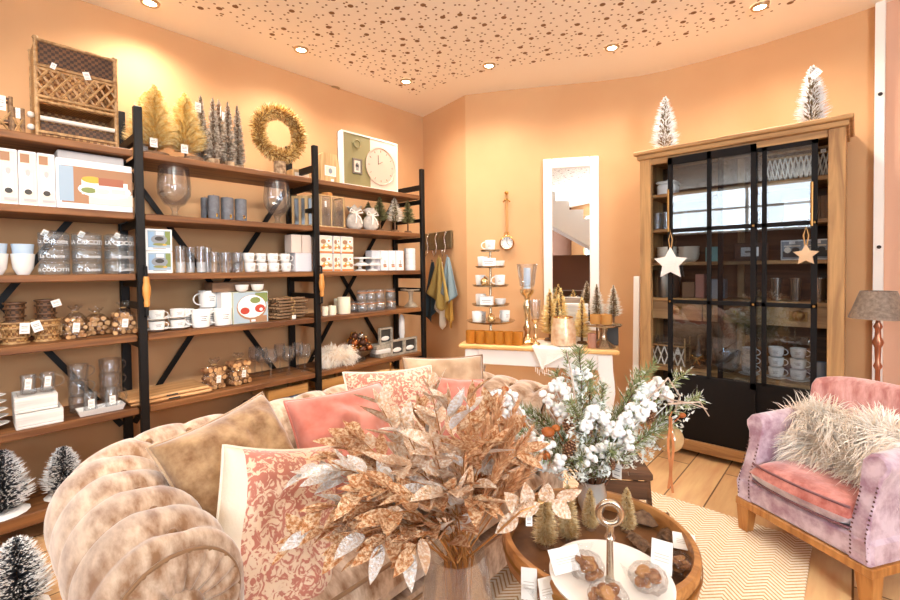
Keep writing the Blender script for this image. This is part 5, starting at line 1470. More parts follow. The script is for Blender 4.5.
for top in (0, 1):
    for i in range(n + 1):
        for j in range(n + 1):
            u, v = -1 + 2 * i / n, -1 + 2 * j / n
            u = math.copysign(abs(u) ** .6, u); v = math.copysign(abs(v) ** .6, v)
            G[top, i, j] = mb.V(Vector(((cx0 + cx1) / 2 + u * (cx1 - cx0) / 2, (cy0 + cy1) / 2 + v * (cy1 - cy0) / 2, cush(u, v, top))) - SO)
    for i in range(n):
        for j in range(n): mb.Fc(*[G[top, a, b] for a, b in ((i, j), (i + 1, j), (i + 1, j + 1), (i, j + 1))][::1 if top else -1])
sc_ = mb.build('seat_cushion', VEL, sofa, smooth=180)
mb = MB(); mb.at(-SO); mb.tube([(cx1 + .002, cy0, .452), (cx1 + .006, (cy0 + cy1) / 2, .455), (cx1 + .002, cy1, .452)], .006, 8); mb.tube([(cx1 + .002, cy0, .298), (cx1 + .006, (cy0 + cy1) / 2, .296), (cx1 + .002, cy1, .298)], .006, 8); mb.build('piping', VELD, sc_, smooth=180)
FOOT = wood('sofa foot wood', '#4a2d1a', '#6b4529', 8, 2)
for x in (XI - .18, XF - .06):
    for y in (YL - .16, YR + .16):
        mb = MB(); mb.lathe([(0, .0075), (.02, .0075), (.028, .02), (.034, .06), (.03, .09), (0, .09)], 14, Vector((x, y, 0)) - SO); mb.build('foot', FOOT, sofa, smooth=50)

# ------------------------------------------------------------------ cushions
def damask(name, c1, c2):
    m, nt, b, out = nodes(name); N, L = nt.nodes, nt.links
    tc = N.new('ShaderNodeTexCoord')
    n1 = N.new('ShaderNodeTexNoise'); n1.inputs['Scale'].default_value = 34; n1.inputs['Detail'].default_value = 3; n1.inputs['Distortion'].default_value = 2.6
    n2 = N.new('ShaderNodeTexNoise'); n2.inputs['Scale'].default_value = 5; n2.inputs['Detail'].default_value = 2; n2.inputs['Distortion'].default_value = .6
    a = N.new('ShaderNodeMath'); a.operation = 'MULTIPLY_ADD'; a.inputs[1].default_value = .45
    r = N.new('ShaderNodeValToRGB'); r.color_ramp.elements[0].position = .68; r.color_ramp.elements[0].color = lin(c1); r.color_ramp.elements[1].position = .76; r.color_ramp.elements[1].color = lin(c2)
    L.new(tc.outputs['Object'], n1.inputs['Vector']); L.new(tc.outputs['Object'], n2.inputs['Vector'])
    L.new(n2.outputs['Fac'], a.inputs[0]); L.new(n1.outputs['Fac'], a.inputs[2]); L.new(a.outputs[0], r.inputs[0]); L.new(r.outputs[0], b.inputs['Base Color'])
    setp(b, Roughness=.75); b.inputs['Sheen Weight'].default_value = .4
    return m
DAM = damask('coral damask', '#bf7560', '#e6c9aa')
CREAM = M('cream linen', '#eadcc6', .85, bump=(120, .2))
SALM = M('salmon velvet', '#c26a58', .6, spec=.25, mix=('#df9685', 6, 4, .35, .7), sheen=.8, bump=(20, .15))
BRV = M('brown velvet', '#7a5330', .65, spec=.25, mix=('#b8956c', 16, 8, .36, .66), sheen=.7, bump=(40, .15))
TAUPE = M('taupe velvet', '#a38363', .7, spec=.25, mix=('#c7a98a', 8, 5), sheen=.7)
def orient(nrm, roll=0.0):
    f = -Vector(nrm).normalized()          # local +y points away from the viewer side
    x = f.cross(Vector((0, 0, 1))).normalized(); z = x.cross(f)
    m = Matrix((x, f, z)).transposed()
    return (m @ Matrix.Rotation(roll, 3, 'Y')).to_euler()
def pillow(W_, H_, T_, front, back=None, pipe=None, seed=0, border=0.0, fold=.012):
    def b(root):
        n = 36; mb = MB(); G = {}
        for s in (-1, 1):
            mb.k = 0 if s < 0 else 1
            for i in range(n + 1):
                for j in range(n + 1):
                    u, v = -1 + 2 * i / n, -1 + 2 * j / n
                    e = ((1 - u ** 4) * (1 - v ** 4)) ** .55
                    x = u * W_ / 2 * (1 - .07 * (1 - v * v)); z = v * H_ / 2 * (1 - .07 * (1 - u * u))
                    edge = min(1, 6 * min(1 - abs(u), 1 - abs(v)))
                    y = s * (T_ / 2 * e + fold * e * noise.noise((u * 2.2 + seed, v * 2.2, s * 3 + seed)) * 2 + .006 * edge * noise.noise((u * 6, v * 6 + seed, s)))
                    if i in (0, n) or j in (0, n):
                        if s > 0: G[1, i, j] = G[-1, i, j]; continue
                        y = 0
                    G[s, i, j] = mb.V((x, y, z))
            for i in range(n):
                for j in range(n):
                    mb.k = (0 if s < 0 else 1)
                    if border and s < 0 and (i < n * border): mb.k = 1
                    mb.Fc(*[G[s, a, c] for a, c in ((i, j), (i + 1, j), (i + 1, j + 1), (i, j + 1))][::s])
        mb.k = 0
        bd = [(i, 0) for i in range(n)] + [(n, j) for j in range(n)] + [(i, n) for i in range(n, 0, -1)] + [(0, j) for j in range(n, 0, -1)]
        pp = [mb.v[G[-1, i, j]] for i, j in bd]
        mb.build('cushion_cover', [front, back or front], root, smooth=180)
        mb = MB(); mb.tube(pp, .0045, 7, True); mb.build('piping', pipe or back or front, root, smooth=180)
    return b
for key, c, nrm, roll, bb, lb in (
    ('pilA', (-1.42, .58, .67), (.82, .18, .50), R(-9), pillow(.40, .40, .17, BRV, pipe=TAUPE, seed=1), 'brown velvet cushion leaning in the sofa corner by the rolled arm'),
    ('pilB', (-1.18, .575, .585), (.95, -.08, .38), R(15), pillow(.34, .44, .17, DAM, CREAM, seed=2, border=.12), 'coral and cream patterned cushion with cream edge nearest the sofa arm'),
    ('pilC', (-1.38, .95, .685), (.82, -.10, .52), R(0), pillow(.40, .36, .17, SALM, seed=5, fold=.022), 'plain salmon velvet cushion between the two patterned cushions'),
    ('pilD', (-1.46, 1.25, .67), (.82, -.25, .45), R(3), pillow(.42, .42, .16, DAM, CREAM, seed=3), 'coral and cream patterned cushion leaning on the sofa back behind the gold leaves'),
    ('pilE', (-1.39, 1.53, .64), (.75, -.42, .5), R(10), pillow(.32, .32, .14, SALM, seed=9), 'salmon velvet cushion at the far end of the sofa before the taupe one'),
    ('pilF', (-1.49, 1.60, .675), (.80, -.50, .40), R(2), pillow(.42, .40, .14, TAUPE, pipe=VELD, seed=6), 'taupe velvet cushion in the far corner of the sofa')):
    P(key, bb, 'cushion', lb, 'cushion', c, rot=orient(nrm, roll), group='sofa cushions')

# ------------------------------------------------------------------ fur cushions
FUR1 = M('cream fur', '#fff7ec', .8, sheen=.3); FUR2 = M('peach fur', '#f5e2cb', .8, sheen=.3)
def furcush(W_, H_, T_, n, ln, wd_, seed):
    def b(root):
        q = random.Random(seed)
        mb = MB(); mb.ball((0, 0, 0), 1, 20, (W_ / 2 * .9, T_ / 2 * .8, H_ / 2 * .9)); mb.build('pillow_core', FUR2, root, smooth=180)
        mb = MB()
        for i in range(n):
            a = q.uniform(0, 2 * PI); c = q.uniform(-1, 1); s = math.sqrt(1 - c * c)
            d = Vector((s * math.cos(a), s * math.sin(a), c))
            sx = math.copysign(abs(d.x) ** .7, d.x); sz = math.copysign(abs(d.z) ** .7, d.z)
            p = Vector((sx * W_ / 2 * .92, d.y * T_ / 2 * .85, sz * H_ / 2 * .92))
            nr = Vector((d.x / W_, d.y / T_, d.z / H_)).normalized()
            swirl = noise.noise_vector((p.x * 9, p.z * 9, seed))
            g = (nr * .55 + swirl * .9 + Vector((q.uniform(-.35, .35), q.uniform(-.3, .3), q.uniform(-.6, .15)))).normalized()
            L_ = ln * q.uniform(.6, 1.15); w = wd_ * q.uniform(.6, 1.2)
            side = g.cross(nr + Vector((.01, .02, .03)))
            if side.length < 1e-4: continue
            side = side.normalized() * w
            p1 = p + nr * L_ * .25 + g * L_ * .3; p2 = p1 + g * L_ * .35 + Vector((0, 0, -L_ * .08)); p3 = p2 + g * L_ * .3 + Vector((0, 0, -L_ * .18))
            mb.k = 0 if q.random() < .72 else 1
            a0, b0, a1, b1, a2, b2, t = mb.V(p - side), mb.V(p + side), mb.V(p1 - side * .9), mb.V(p1 + side * .9), mb.V(p2 - side * .6), mb.V(p2 + side * .6), mb.V(p3)
            mb.Fc(a0, b0, b1, a1); mb.Fc(a1, b1, b2, a2); mb.Fc(a2, b2, t)
        mb.build('fur', [FUR1, FUR2], root)
    return b

# ================================================================== ARMCHAIR
PINK = M('pink velvet', '#a9635c', .5, spec=.35, mix=('#dfaaa2', 12, 8, .38, .64), sheen=1.0, bump=(26, .35), stretch=(1.6, 1.6, .5))
LILAC = M('lilac side velvet', '#9a7385', .5, spec=.35, mix=('#d3bcc8', 13, 8, .38, .62), sheen=1.0, bump=(26, .35))
ROSE = M('rose seat velvet', '#a14e42', .5, spec=.35, mix=('#d88f84', 14, 8, .38, .66), sheen=.9, bump=(26, .35))
OAKL = wood('chair leg wood', '#9a5f2c', '#c58a4c', 7, 2, rough=.4)
crz = math.atan2(-.3, .473); CW_ = .58
chair = T('armchair', 'small pink velvet armchair with nailhead trim and wooden legs beside the cabinet', 'armchair', (-.19, 2.405, 0), crz)
hw2 = CW_ / 2
NAIL = M('dark nail', '#6d4a48', .3, .7)
for sx in (-1, 1):
    for (y, spl) in ((.035, 0), (.56, .03)):
        mb = MB(); a = .032; x = sx * (hw2 - .035)
        lo = [mb.V((x + sx * .006 + p_ * .022, y + spl + q_ * .022, 0)) for p_, q_ in ((-1, -1), (1, -1), (1, 1), (-1, 1))]
        hi = [mb.V((x + p_ * a, y + q_ * a, .145)) for p_, q_ in ((-1, -1), (1, -1), (1, 1), (-1, 1))]
        mb.Fc(*lo[::-1]); mb.Fc(*hi)
        for k in range(4): mb.Fc(lo[k], lo[(k + 1) % 4], hi[(k + 1) % 4], hi[k])
        mb.build('leg', OAKL, chair, bevel=.003)
mb = MB(); mb.rbox(-hw2, hw2, 0, .6, .128, .165, .004); mb.build('base_frame', OAKL, chair)
mb = MB(); mb.rbox(-hw2 + .005, hw2 - .005, .004, .60, .166, .262, .012); mb.build('apron', LILAC, chair)
# seat cushion
mb = MB(); G = {}; n = 22
iw = hw2 - .085
for top in (0, 1):
    for i in range(n + 1):
        for j in range(n + 1):
            u, v = -1 + 2 * i / n, -1 + 2 * j / n
            u = math.copysign(abs(u) ** .6, u); v = math.copysign(abs(v) ** .6, v)
            e = (max(0, 1 - abs(u) ** 8) * max(0, 1 - abs(v) ** 8)) ** .5
            bow = -.02 * (1 - u * u) if v < 0 else 0
            G[top, i, j] = mb.V((u * (iw + .005), .24 + v * .245 + bow * abs(v), .318 + (.055 * e + .018 * (1 - u * u) * (1 - v * v)) * (1 if top else -1) if top else .318 - .055 * e))
    mb.k = 0 if top else 1
    for i in range(n):
        for j in range(n): mb.Fc(*[G[top, a, b] for a, b in ((i, j), (i + 1, j), (i + 1, j + 1), (i, j + 1))][::1 if top else -1])
mb.k = 0
sc2 = mb.build('seat_cushion', [ROSE, LILAC], chair, smooth=180)
def front_edge(z): return [(u * iw, .012 - .02 * (1 - u * u), z) for u in [i / 10 - 1 for i in range(0, 21)]]
mb = MB(); mb.tube(front_edge(.358), .0055, 7); mb.tube(front_edge(.276), .0055, 7); mb.build('piping', M('plum piping', '#7d5358', .7), sc2, smooth=180)
# arms: outward rolled top, swept from front to back and rising to the back
def arm_prof(k):
    z = .575 + .02 * k
    return [(.0, .17), (.0, .30), (.002, .42), (-.002, .50), (.0, z - .035), (.018, z - .008), (.045, z), (.075, z - .012), (.09, z - .04), (.085, z - .065), (.07, z - .09), (.062, .42), (.062, .33), (.068, .25), (.075, .17)]
for sx in (-1, 1):
    mb = MB(); rows = []
    NA = 14
    for i in range(NA + 1):
        k = i / NA; y = .0 + .53 * k
        inset = .018 * math.sin(PI * min(1, k * 1.2)) 
        zf = .78 + .22 * min(1, k * 3.0) ** .7 if False else 1
        rows.append([mb.V((sx * (iw + a), y - (.02 * max(0, 1 - abs(z - .54) / .1) if i == 0 else 0) + (.36 * max(0, z - .28) * (1 - k)), z)) for a, z in arm_prof(k)])
    for A, B in zip(rows, rows[1:]):
        for j in range(len(A) - 1): mb.Fc(A[j], A[j + 1], B[j + 1], B[j])
    fcap = rows[0]; mb.Fc(*fcap); mb.Fc(*rows[-1][::-1])
    arm = mb.build('arm', LILAC, chair, smooth=50, bevel=.01)
    mb = MB()
    pr = arm_prof(0)
    for off in (pr[1:11], ):
        pass
    for (xo, side) in ((.010, 0), (.060, 1)):
        for i in range(22):
            z = .19 + i * .0165
            if z > .55: break
            x = iw + xo + (.006 if side and z < .25 else 0) + (.012 if side and z > .5 else 0)
            mb.at((sx * x, -.001 + .36 * max(0, z - .28), z)).ball((0, 0, 0), .0045, 6, (1, .6, 1))
    mb.build('nailhead', NAIL, arm, smooth=180)
# curved back
mb = MB(); rows = []
NB_ = 30
def back_sec(u):
    top = .755 - .04 * abs(u) ** 3
    y0 = .475 - .035 * u * u
    ch = .012 * abs(math.sin(u * PI * 2.5)) ** .6
    return [(y0 + .05, .17), (y0 + .01 - ch * .3, .33), (y0 + .015 - ch, .45), (y0 + .035 - ch, .58), (y0 + .05 - ch * .6, top - .03), (y0 + .075, top), (y0 + .115, top - .01), (y0 + .135, top - .05), (y0 + .125, .45), (y0 + .11, .17)]
for i in range(NB_ + 1):
    u = -1 + 2 * i / NB_
    rows.append([mb.V((u * (hw2 - .01), y, z)) for y, z in back_sec(u)])
for A, B in zip(rows, rows[1:]):
    for j in range(len(A) - 1): mb.Fc(A[j], A[j + 1], B[j + 1], B[j])
mb.Fc(*rows[0]); mb.Fc(*rows[-1][::-1])
mb.build('backrest', PINK, chair, smooth=60, bevel=.008)
cm = Matrix.LocRotScale(Vector((-.19, 2.405, 0)), Matrix.Rotation(crz, 3, 'Z').to_quaternion(), Vector((1, 1, 1)))
P('furA', furcush(.56, .28, .16, 9000, .12, .0025, 3), 'fur_cushion', 'long haired cream fur cushion on the pink armchair', 'cushion', cm @ Vector((.0, .32, .465)), rot=(R(-16), 0, crz))
pf = at_x(338, 357, XS - .09); pf.z = Z[1] + .078
P('furB', furcush(.30, .125, .15, 2600, .055, .0022, 8), 'fur_cushion', 'cream fur cushion on the lowest filled board beside the pewter bowl', 'cushion', pf, FACE_L)

# ================================================================== FLOOR LAMP
LSH = M('taupe lamp shade', '#6b5a4c', .6, mix=('#8d7a69', 60, 3), sheen=.3)
COP = M('antique copper', '#b4785a', .35, .85)
lp = at_y(878, 330, 3.36)
lampo = T('floor_lamp', 'copper floor lamp with a taupe shade behind the armchair at the right edge', 'lamp', (lp.x, lp.y, 0))
dpl = (Vector((lp.x, lp.y, 1.0)) - CAM).dot(FW)
zb_, zt_ = at_y(878, 318.5, 3.36).z, at_y(878, 291, 3.36).z
mb = MB(); mb.lathe([(.125, zb_), (.075, zt_), (.073, zt_), (.123, zb_)], 32); mb.build('lamp_shade', LSH, lampo, smooth=60)
mb = MB(); mb.lathe([(0, 0), (.11, 0), (.11, .012), (.03, .03), (.012, .05), (.011, zb_ - .28), (.02, zb_ - .26), (.012, zb_ - .24), (.014, zb_ - .16), (.026, zb_ - .13), (.014, zb_ - .10), (.012, zb_ - .06), (.02, zb_ - .045), (.01, zb_ - .02), (.008, zt_ - .01), (0, zt_)], 20); mb.build('pole', COP, lampo, smooth=50)
mb = MB(); mb.ball((0, 0, (zb_ + zt_) / 2), .028, 12); mb.build('bulb', BULB0, lampo, smooth=180)
for k in range(3):
    a = k * 2.094; mb = MB(); mb.tube([(0, 0, zt_ - .012), (.073 * math.cos(a), .073 * math.sin(a), zt_ - .004)], .0025, 5); mb.build('shade_arm', COP, lampo)

# ================================================================== COAT RACK AND TOWELS ON THE WALL
cd_ = Vector((.69, -.14, 0)).normalized(); cn = Vector((cd_.y, -cd_.x, 0)); cb = Vector((-3.32, 3.26, 0))
def on_cw(u, v, off=.0):
    d = ray(u, v); b = cb + cn * off; t = (b - CAM).dot(cn) / d.dot(cn); return CAM + d * t
crz2 = math.atan2(cd_.y, cd_.x)
c0, c1 = on_cw(425.5, 245, .02), on_cw(452, 245, .02)
wk = (c1 - c0).length; hk = on_cw(440, 232, .01).z - on_cw(440, 259, .01).z; ck = (c0 + c1) / 2
rk = T('hook_board', 'dark metal hook board with ornate silver hooks hung with towels', 'coat rack', (ck.x, ck.y, on_cw(440, 259, .01).z), crz2)
mb = MB(); mb.rbox(-wk / 2, wk / 2, -.012, .012, hk * .35, hk, .004); mb.build('board', M('bronze plaque', '#7d6a4c', .4, .7, bump=(30, .5)), rk)
for k in range(3):
    x = (-.33 + .33 * k) * wk
    mb = MB(); mb.tube([(x, -.014, hk * .95), (x - .012, -.03, hk * .75), (x + .012, -.028, hk * .5), (x, -.03, hk * .25), (x, -.055, hk * .1), (x, -.065, hk * .25)], .006, 6); mb.tube([(x, -.02, hk * .6), (x + .02, -.045, hk * .5), (x + .022, -.05, hk * .62)], .005, 6); mb.ball((x, -.065, hk * .27), .01, 8); mb.ball((x, -.014, hk * .95), .011, 8)
    mb.build('hook', SILVER, rk, smooth=180)
def towel(w, h, mat, skew, seed, hem=None):
    def b(root):
        mb = MB(); nx, nz = 26, 18; rows = []
        for j in range(nz + 1):
            t = j / nz; ww = w * (.10 + .9 * t ** .8)
            row = []
            for i in range(nx + 1):
                s = i / nx * 2 - 1
                zb = -h * t * (1 - .28 * abs(s - skew) * t)
                x = s * ww / 2 + skew * .15 * w * t
                y = -.02 - .03 * math.sin(s * 7 + seed) * (.3 + t) * .6 - .02 * t
                row.append(mb.V((x, y, zb)))
            rows.append(row)
        for A, B in zip(rows, rows[1:]):
            for i in range(nx): mb.Fc(A[i], A[i + 1], B[i + 1], B[i])
        o = mb.build('towel_cloth', mat, root, smooth=180)
        sm = o.modifiers.new('thickness', 'SOLIDIFY'); sm.thickness = .006
        mb = MB(); mb.tube([(0, -.02, 0), (-.01, -.028, .02), (.01, -.028, .02), (0, -.02, 0)], .003, 5); mb.build('hanging_loop', mat, root)
    return b
TO = M('ochre towel', '#a98a48', .9, bump=(150, .3)); TB_ = M('blue grey towel', '#7f8f93', .9, bump=(150, .3)); TN = M('dark teal towel', '#2d3a40', .9, bump=(150, .3)); TM = M('mustard towel', '#b88a3c', .9, bump=(150, .3)); TW = M('cream towel', '#e8d8c2', .9)
for key, u, v0, v1, w, m, sk, off, lb in (('to', 441, 257, 311, .36, TO, .2, .075, 'ochre cloth hanging in front on the hook board'), ('tb', 449, 257, 303, .28, TB_, .3, .045, 'blue grey cloth hanging at the right of the ochre cloth'), ('tn', 434, 262, 323, .30, TN, -.2, .035, 'dark teal cloth showing below and left of the ochre cloth'), ('tm', 450, 262, 328, .18, TM, .5, .025, 'mustard cloth hanging lowest at the right behind the others'), ('tw', 443, 262, 329, .18, TW, .3, .03, 'cream cloth tip hanging below the ochre cloth')):
    a = on_cw(u, v0, off); b_ = on_cw(u, v1, off)
    P(key, towel(w, a.z - b_.z, m, sk, len(lb)), 'kitchen_towel', lb, 'towel', a, crz2, group='hanging towels')

# ================================================================== HANGING CLOCK
wrz = math.atan2(wd.y, wd.x)
k0 = on_wall(507, 243, .02); kt = on_wall(506.5, 193, .02)
rad = 7.2 / ppm(k0)
clk = T('strap_clock', 'round gold wall clock hung from a strap above the tiered stand', 'clock', k0, wrz)
mb = MB(); mb.at((0, 0, 0), (R(90), 0, 0)).lathe([(rad * .84, .0), (rad * .86, .02), (rad, .015), (rad, -.015), (0, -.015)], 28); mb.build('case', GOLD, clk, smooth=40)
mb = MB(); mb.at((0, 0, 0), (R(90), 0, 0)).lathe([(rad * .85, .004), (0, .004)], 28); mb.build('dial', PAPER, clk)
mb = MB(); mb.box(-.002, .002, -.008, -.006, 0, rad * .6); mb.at((0, 0, 0), (0, R(135), 0)); mb.box(-.002, .002, -.008, -.006, 0, rad * .5)
for q in range(12):
    mb.at((rad * .68 * math.sin(q * PI / 6), 0, rad * .68 * math.cos(q * PI / 6)), (0, q * PI / 6, 0)); mb.box(-.002, .002, -.007, -.005, -rad * .08, rad * .08)
mb.build('hand', C_DK, clk)
mb = MB(); mb.tube([(rad * .3 * math.cos(q * PI / 8), 0, rad * 1.22 + rad * .25 * math.sin(q * PI / 8)) for q in range(16)], .006, 6, True); mb.build('ring', GOLD, clk, smooth=180)
mb = MB(); hh_ = kt.z - k0.z; mb.rbox(-.010, .010, -.004, .004, rad * 1.4, hh_, .002); mb.build('strap', M('tan strap', '#b98448', .6), clk)
mb = MB(); mb.ball((0, -.006, hh_), .018, 10); mb.tube([(-.03, -.004, hh_ - .08), (0, -.004, hh_ - .05), (.03, -.004, hh_ - .08)], .007, 6); mb.build('wall_hook', GOLD, clk, smooth=180)
# ================================================================== ON THE CONSOLE TABLE
TZ = TH + .0008
MER = M('mercury gold glass', '#dcb47a', .18, .9, mix=('#f3dfb4', 20, 3), bump=(25, .1))
def tp(u, back, z=TZ): return on_table(u, back, z)
def hpx(p, v, u): # height so that column u at the depth of p reaches row v
    d = ray(u, v); t = (Vector(p) - CAM).dot(FW); return (CAM + d * t).z - p.z
# tiered stand
p = tp(491, .24); tiers = [(322, .185), (305.5, .145), (286.5, .14), (268, .115), (252, .075)]
tz = [hpx(p, v, 491) for v, _ in tiers]; ttop = hpx(p, 233, 491)
CHR = M('tarnished silver', '#b5a58c', .25, .9)
def stand(root):
    mb = MB(); mb.lathe([(0, 0), (.09, 0), (.09, .008), (.02, .02), (.010, .05), (.009, tz[-1]), (0, tz[-1] + .004)], 18); mb.build('pole', CHR, root, smooth=50)
    for (v, r_), z in zip(tiers, tz):
        mb = MB(); mb.lathe([(0, z), (r_ * .9, z), (r_ * .97, z + .006), (r_ * 1.03, z + .016), (r_ * .99, z + .016), (r_ * .93, z + .009), (0, z + .005)], 30); mb.build('tray', CHR, root, smooth=50)
P('stand5', stand, 'tiered_stand', 'five tier silver cake stand filled with white cups on the console table', 'tiered stand', p, 0)
q = random.Random(12)
plan = [(0, .11, .7, 'mug'), (0, .11, 3.2, 'box'), (0, .12, 4.3, 'mug'), (0, .11, 5.4, 'bauble'), (1, .08, 3.6, 'mug'), (1, .085, 5.0, 'box'), (1, .08, .3, 'bowl'), (2, .085, 3.4, 'mug'), (2, .085, 4.8, 'bauble'), (2, .085, .1, 'mug'), (3, .065, 3.4, 'mug'), (3, .06, 5.2, 'box'), (3, .07, .4, 'bowl'), (4, .0, 0, 'mug')]
lvl = ('bottom', 'second', 'middle', 'fourth', 'top')
def tb_b(root):
    mb = MB(); mb.ball((0, 0, .034), .034, 14); mb.build('glass_ball', MER, root, smooth=180); mb = MB(); mb.cyl(.007, .066, .076, 8); mb.build('cap', GOLD, root)
for t, r_, a, kd in plan:
    loc = p + Vector((r_ * math.cos(a), r_ * math.sin(a), tz[t] + .0065))
    side = 'left side of the' if math.cos(a - .74) < -.3 else ('right side of the' if math.cos(a - .74) > .3 else 'front of the')
    if t == 4: side = 'very'
    if kd == 'mug': P('tmug', mug_b(.082, .085, R(200), WHITE, .7, True), 'white_cup', 'white printed cup on the %s %s tier of the silver stand' % (side, lvl[t]), 'cup', loc, R(30) + a, group='cups on the tiered stand')
    elif kd == 'box': P('tbox', box_b(.10, .07, .05, CARD_W, [('q', 0, .4, .6, .04, 0), ('q', 0, .6, .7, .05, 0)], [INK]), 'small_white_box', 'small white box on the %s %s tier of the silver stand' % (side, lvl[t]), 'box', loc, wrz, group='boxes on the tiered stand')
    elif kd == 'bowl': P('tbowl', bowl_b(.09, .05, WHITE), 'small_white_bowl', 'small white bowl on the %s %s tier of the silver stand' % (side, lvl[t]), 'bowl', loc, 0, group='bowls on the tiered stand')
    else: P('tbau', tb_b, 'silver_bauble', 'round silver bauble on the %s %s tier of the silver stand' % (side, lvl[t]), 'bauble', loc, 0, group='baubles on the tiered stand')
# amber votives
AMB = glass('amber glass', '#f0b050', .5, .08, .05, body=.5, bodycol='#d99a3c')
def votive(D, h, mat, inner=None):
    def b(root):
        r = D / 2; mb = MB(); mb.lathe([(0, 0), (r * .92, 0), (r, .006), (r, h), (r * .92, h), (r * .9, .012), (0, .012)], 20); mb.build('glass_body', mat, root, smooth=50)
        mb = MB(); mb.lathe([(0, .0125), (r * .62, .0125), (r * .62, .03), (0, .03)], 14); mb.build('tealight', WAX_W, root, smooth=40)
    return b
for i, u in enumerate((471, 480.5, 490, 499.5, 509, 518)):
    pp = tp(u, .07); P('votive', votive(.078, .095, AMB), 'amber_votive', '%s amber glass votive in the row before the tiered stand' % ('leftmost', 'second', 'third', 'fourth', 'fifth', 'rightmost')[i], 'votive', pp, i, group='amber votives')
# candle holders
def holder(h, gl_h, gl_r, candle):
    def b(root):
        hb = h - gl_h
        pr = [(0, 0), (.062, 0), (.064, .012), (.05, .022), (.024, hb * .12), (.018, hb * .2), (.034, hb * .28), (.018, hb * .36), (.02, hb * .55), (.032, hb * .72), (.018, hb * .8), (.022, hb * .86), (.05, hb * .93), (.055, hb), (0, hb)]
        k = gl_r / .078
        mb = MB(); mb.lathe([(r_ * k, z) for r_, z in pr], 24); mb.build('baluster', MER, root, smooth=60)
        mb = MB(); mb.lathe([(gl_r * .5, hb), (gl_r * .7, hb + gl_h * .15), (gl_r, h), (gl_r * .97, h), (gl_r * .68, hb + gl_h * .16), (0, hb + .004)], 24); mb.build('glass_shade', GLASS, root, smooth=60)
        if candle:
            mb = MB(); mb.lathe([(0, hb + .006), (.026, hb + .006), (.026, hb + gl_h * .85), (0, hb + gl_h * .85)], 16); mb.build('blue_candle', BLUEW, root, smooth=40)
    return b
pp = tp(527.5, .16); h = hpx(pp, 264, 527.5); P('holdA', holder(h, h * .32, .078, True), 'candle_holder', 'tall gold baluster candle holder with glass shade and blue candle', 'candle holder', pp, 0)
pp = tp(535.5, .08); h = hpx(pp, 300, 535.5); P('holdB', holder(h, h * .42, .042, False), 'candle_holder', 'short gold candle holder with clear glass bowl beside the tall one', 'candle holder', pp, 0)
# runner cloth
LIN = M('white linen', '#f1e8dc', .9, bump=(140, .25))
ca, cbk = tp(533, .02), tp(583, .02)
mb = MB()
loc0 = tp(556, 0); Lx = lambda p_: (p_ - loc0).dot(tdir)
def cloth(root):
    n = 24; wl, wr = Lx(tp(532, 0)), Lx(tp(583, 0))
    rows = []
    for t in range(14):
        f = t / 13; row = []
        for i in range(n + 1):
            s = i / n; x = wl + (wr - wl) * s
            wr_ = .004 * math.sin(s * 19) + .003 * math.sin(s * 7 + f * 5)
            y = .30 - .30 * f; row.append(mb_.V((x, y - .004, .003 + abs(wr_))))
        rows.append(row)
    tip = wl + (wr - wl) * .22
    for t in range(1, 13):
        f = t / 12; row = []
        for i in range(n + 1):
            s = i / n; x0 = wl + (wr - wl) * s; x = x0 + (tip - x0) * f * .93
            # one corner hangs in a point
            row.append(mb_.V((x, -.007 - .012 * f + .006 * math.sin(s * 12) * f, .004 - .165 * f * (1 - .35 * abs(s - .22)))))
        rows.append(row)
    for A, B in zip(rows, rows[1:]):
        for i in range(n): mb_.Fc(A[i], A[i + 1], B[i + 1], B[i])
    o = mb_.build('linen_cloth', LIN, root, smooth=180); sm = o.modifiers.new('thick', 'SOLIDIFY'); sm.thickness = .002; sm.offset = 1
    m2 = MB()
    for i in range(8):
        f = i / 8; m2.tube([(tip - .05 + .1 * f, -.02, -.135 - .01 * (i % 3)), (tip - .05 + .1 * f, -.022, -.17 - .012 * (i % 3))], .0025, 5)
    m2.build('fringe', LIN, root)
mb_ = MB()
P('cloth', cloth, 'table_runner', 'white linen cloth lying over the console table edge with a hanging corner', 'cloth', loc0, trz)
# copper lantern on the cloth
LANT = M('frosted copper glass', '#e2b48a', .35, .35, mix=('#f2d9b8', 30, 3), bump=(60, .2))
pp = tp(563.5, .10, TZ + .012); h = hpx(pp, 316.5, 563.5); w_l = 25 / ppm(pp)
def lant(root):
    r = w_l / 2; mb = MB(); mb.lathe([(0, 0), (r * .95, 0), (r, h * .12), (r * .95, h * .5), (r * .76, h * .93), (r * .72, h), (r * .68, h), (r * .72, h * .93), (r * .9, h * .5), (r * .93, .01), (0, .01)], 28); mb.build('glass_body', LANT, root, smooth=60)
    mb = MB(); mb.lathe([(0, .011), (.03, .011), (.03, .07), (0, .07)], 14); mb.build('candle', WAX_W, root, smooth=40)
    mb = MB(); mb.tube([(r * .73 * math.cos(i * PI / 12), r * .73 * math.sin(i * PI / 12), h * .985) for i in range(24)], .005, 6, True); mb.build('rim_band', GOLD, root, smooth=180)
P('lant', lant, 'glass_lantern', 'rounded frosted copper glass lantern standing on the white cloth', 'lantern', pp, 0)
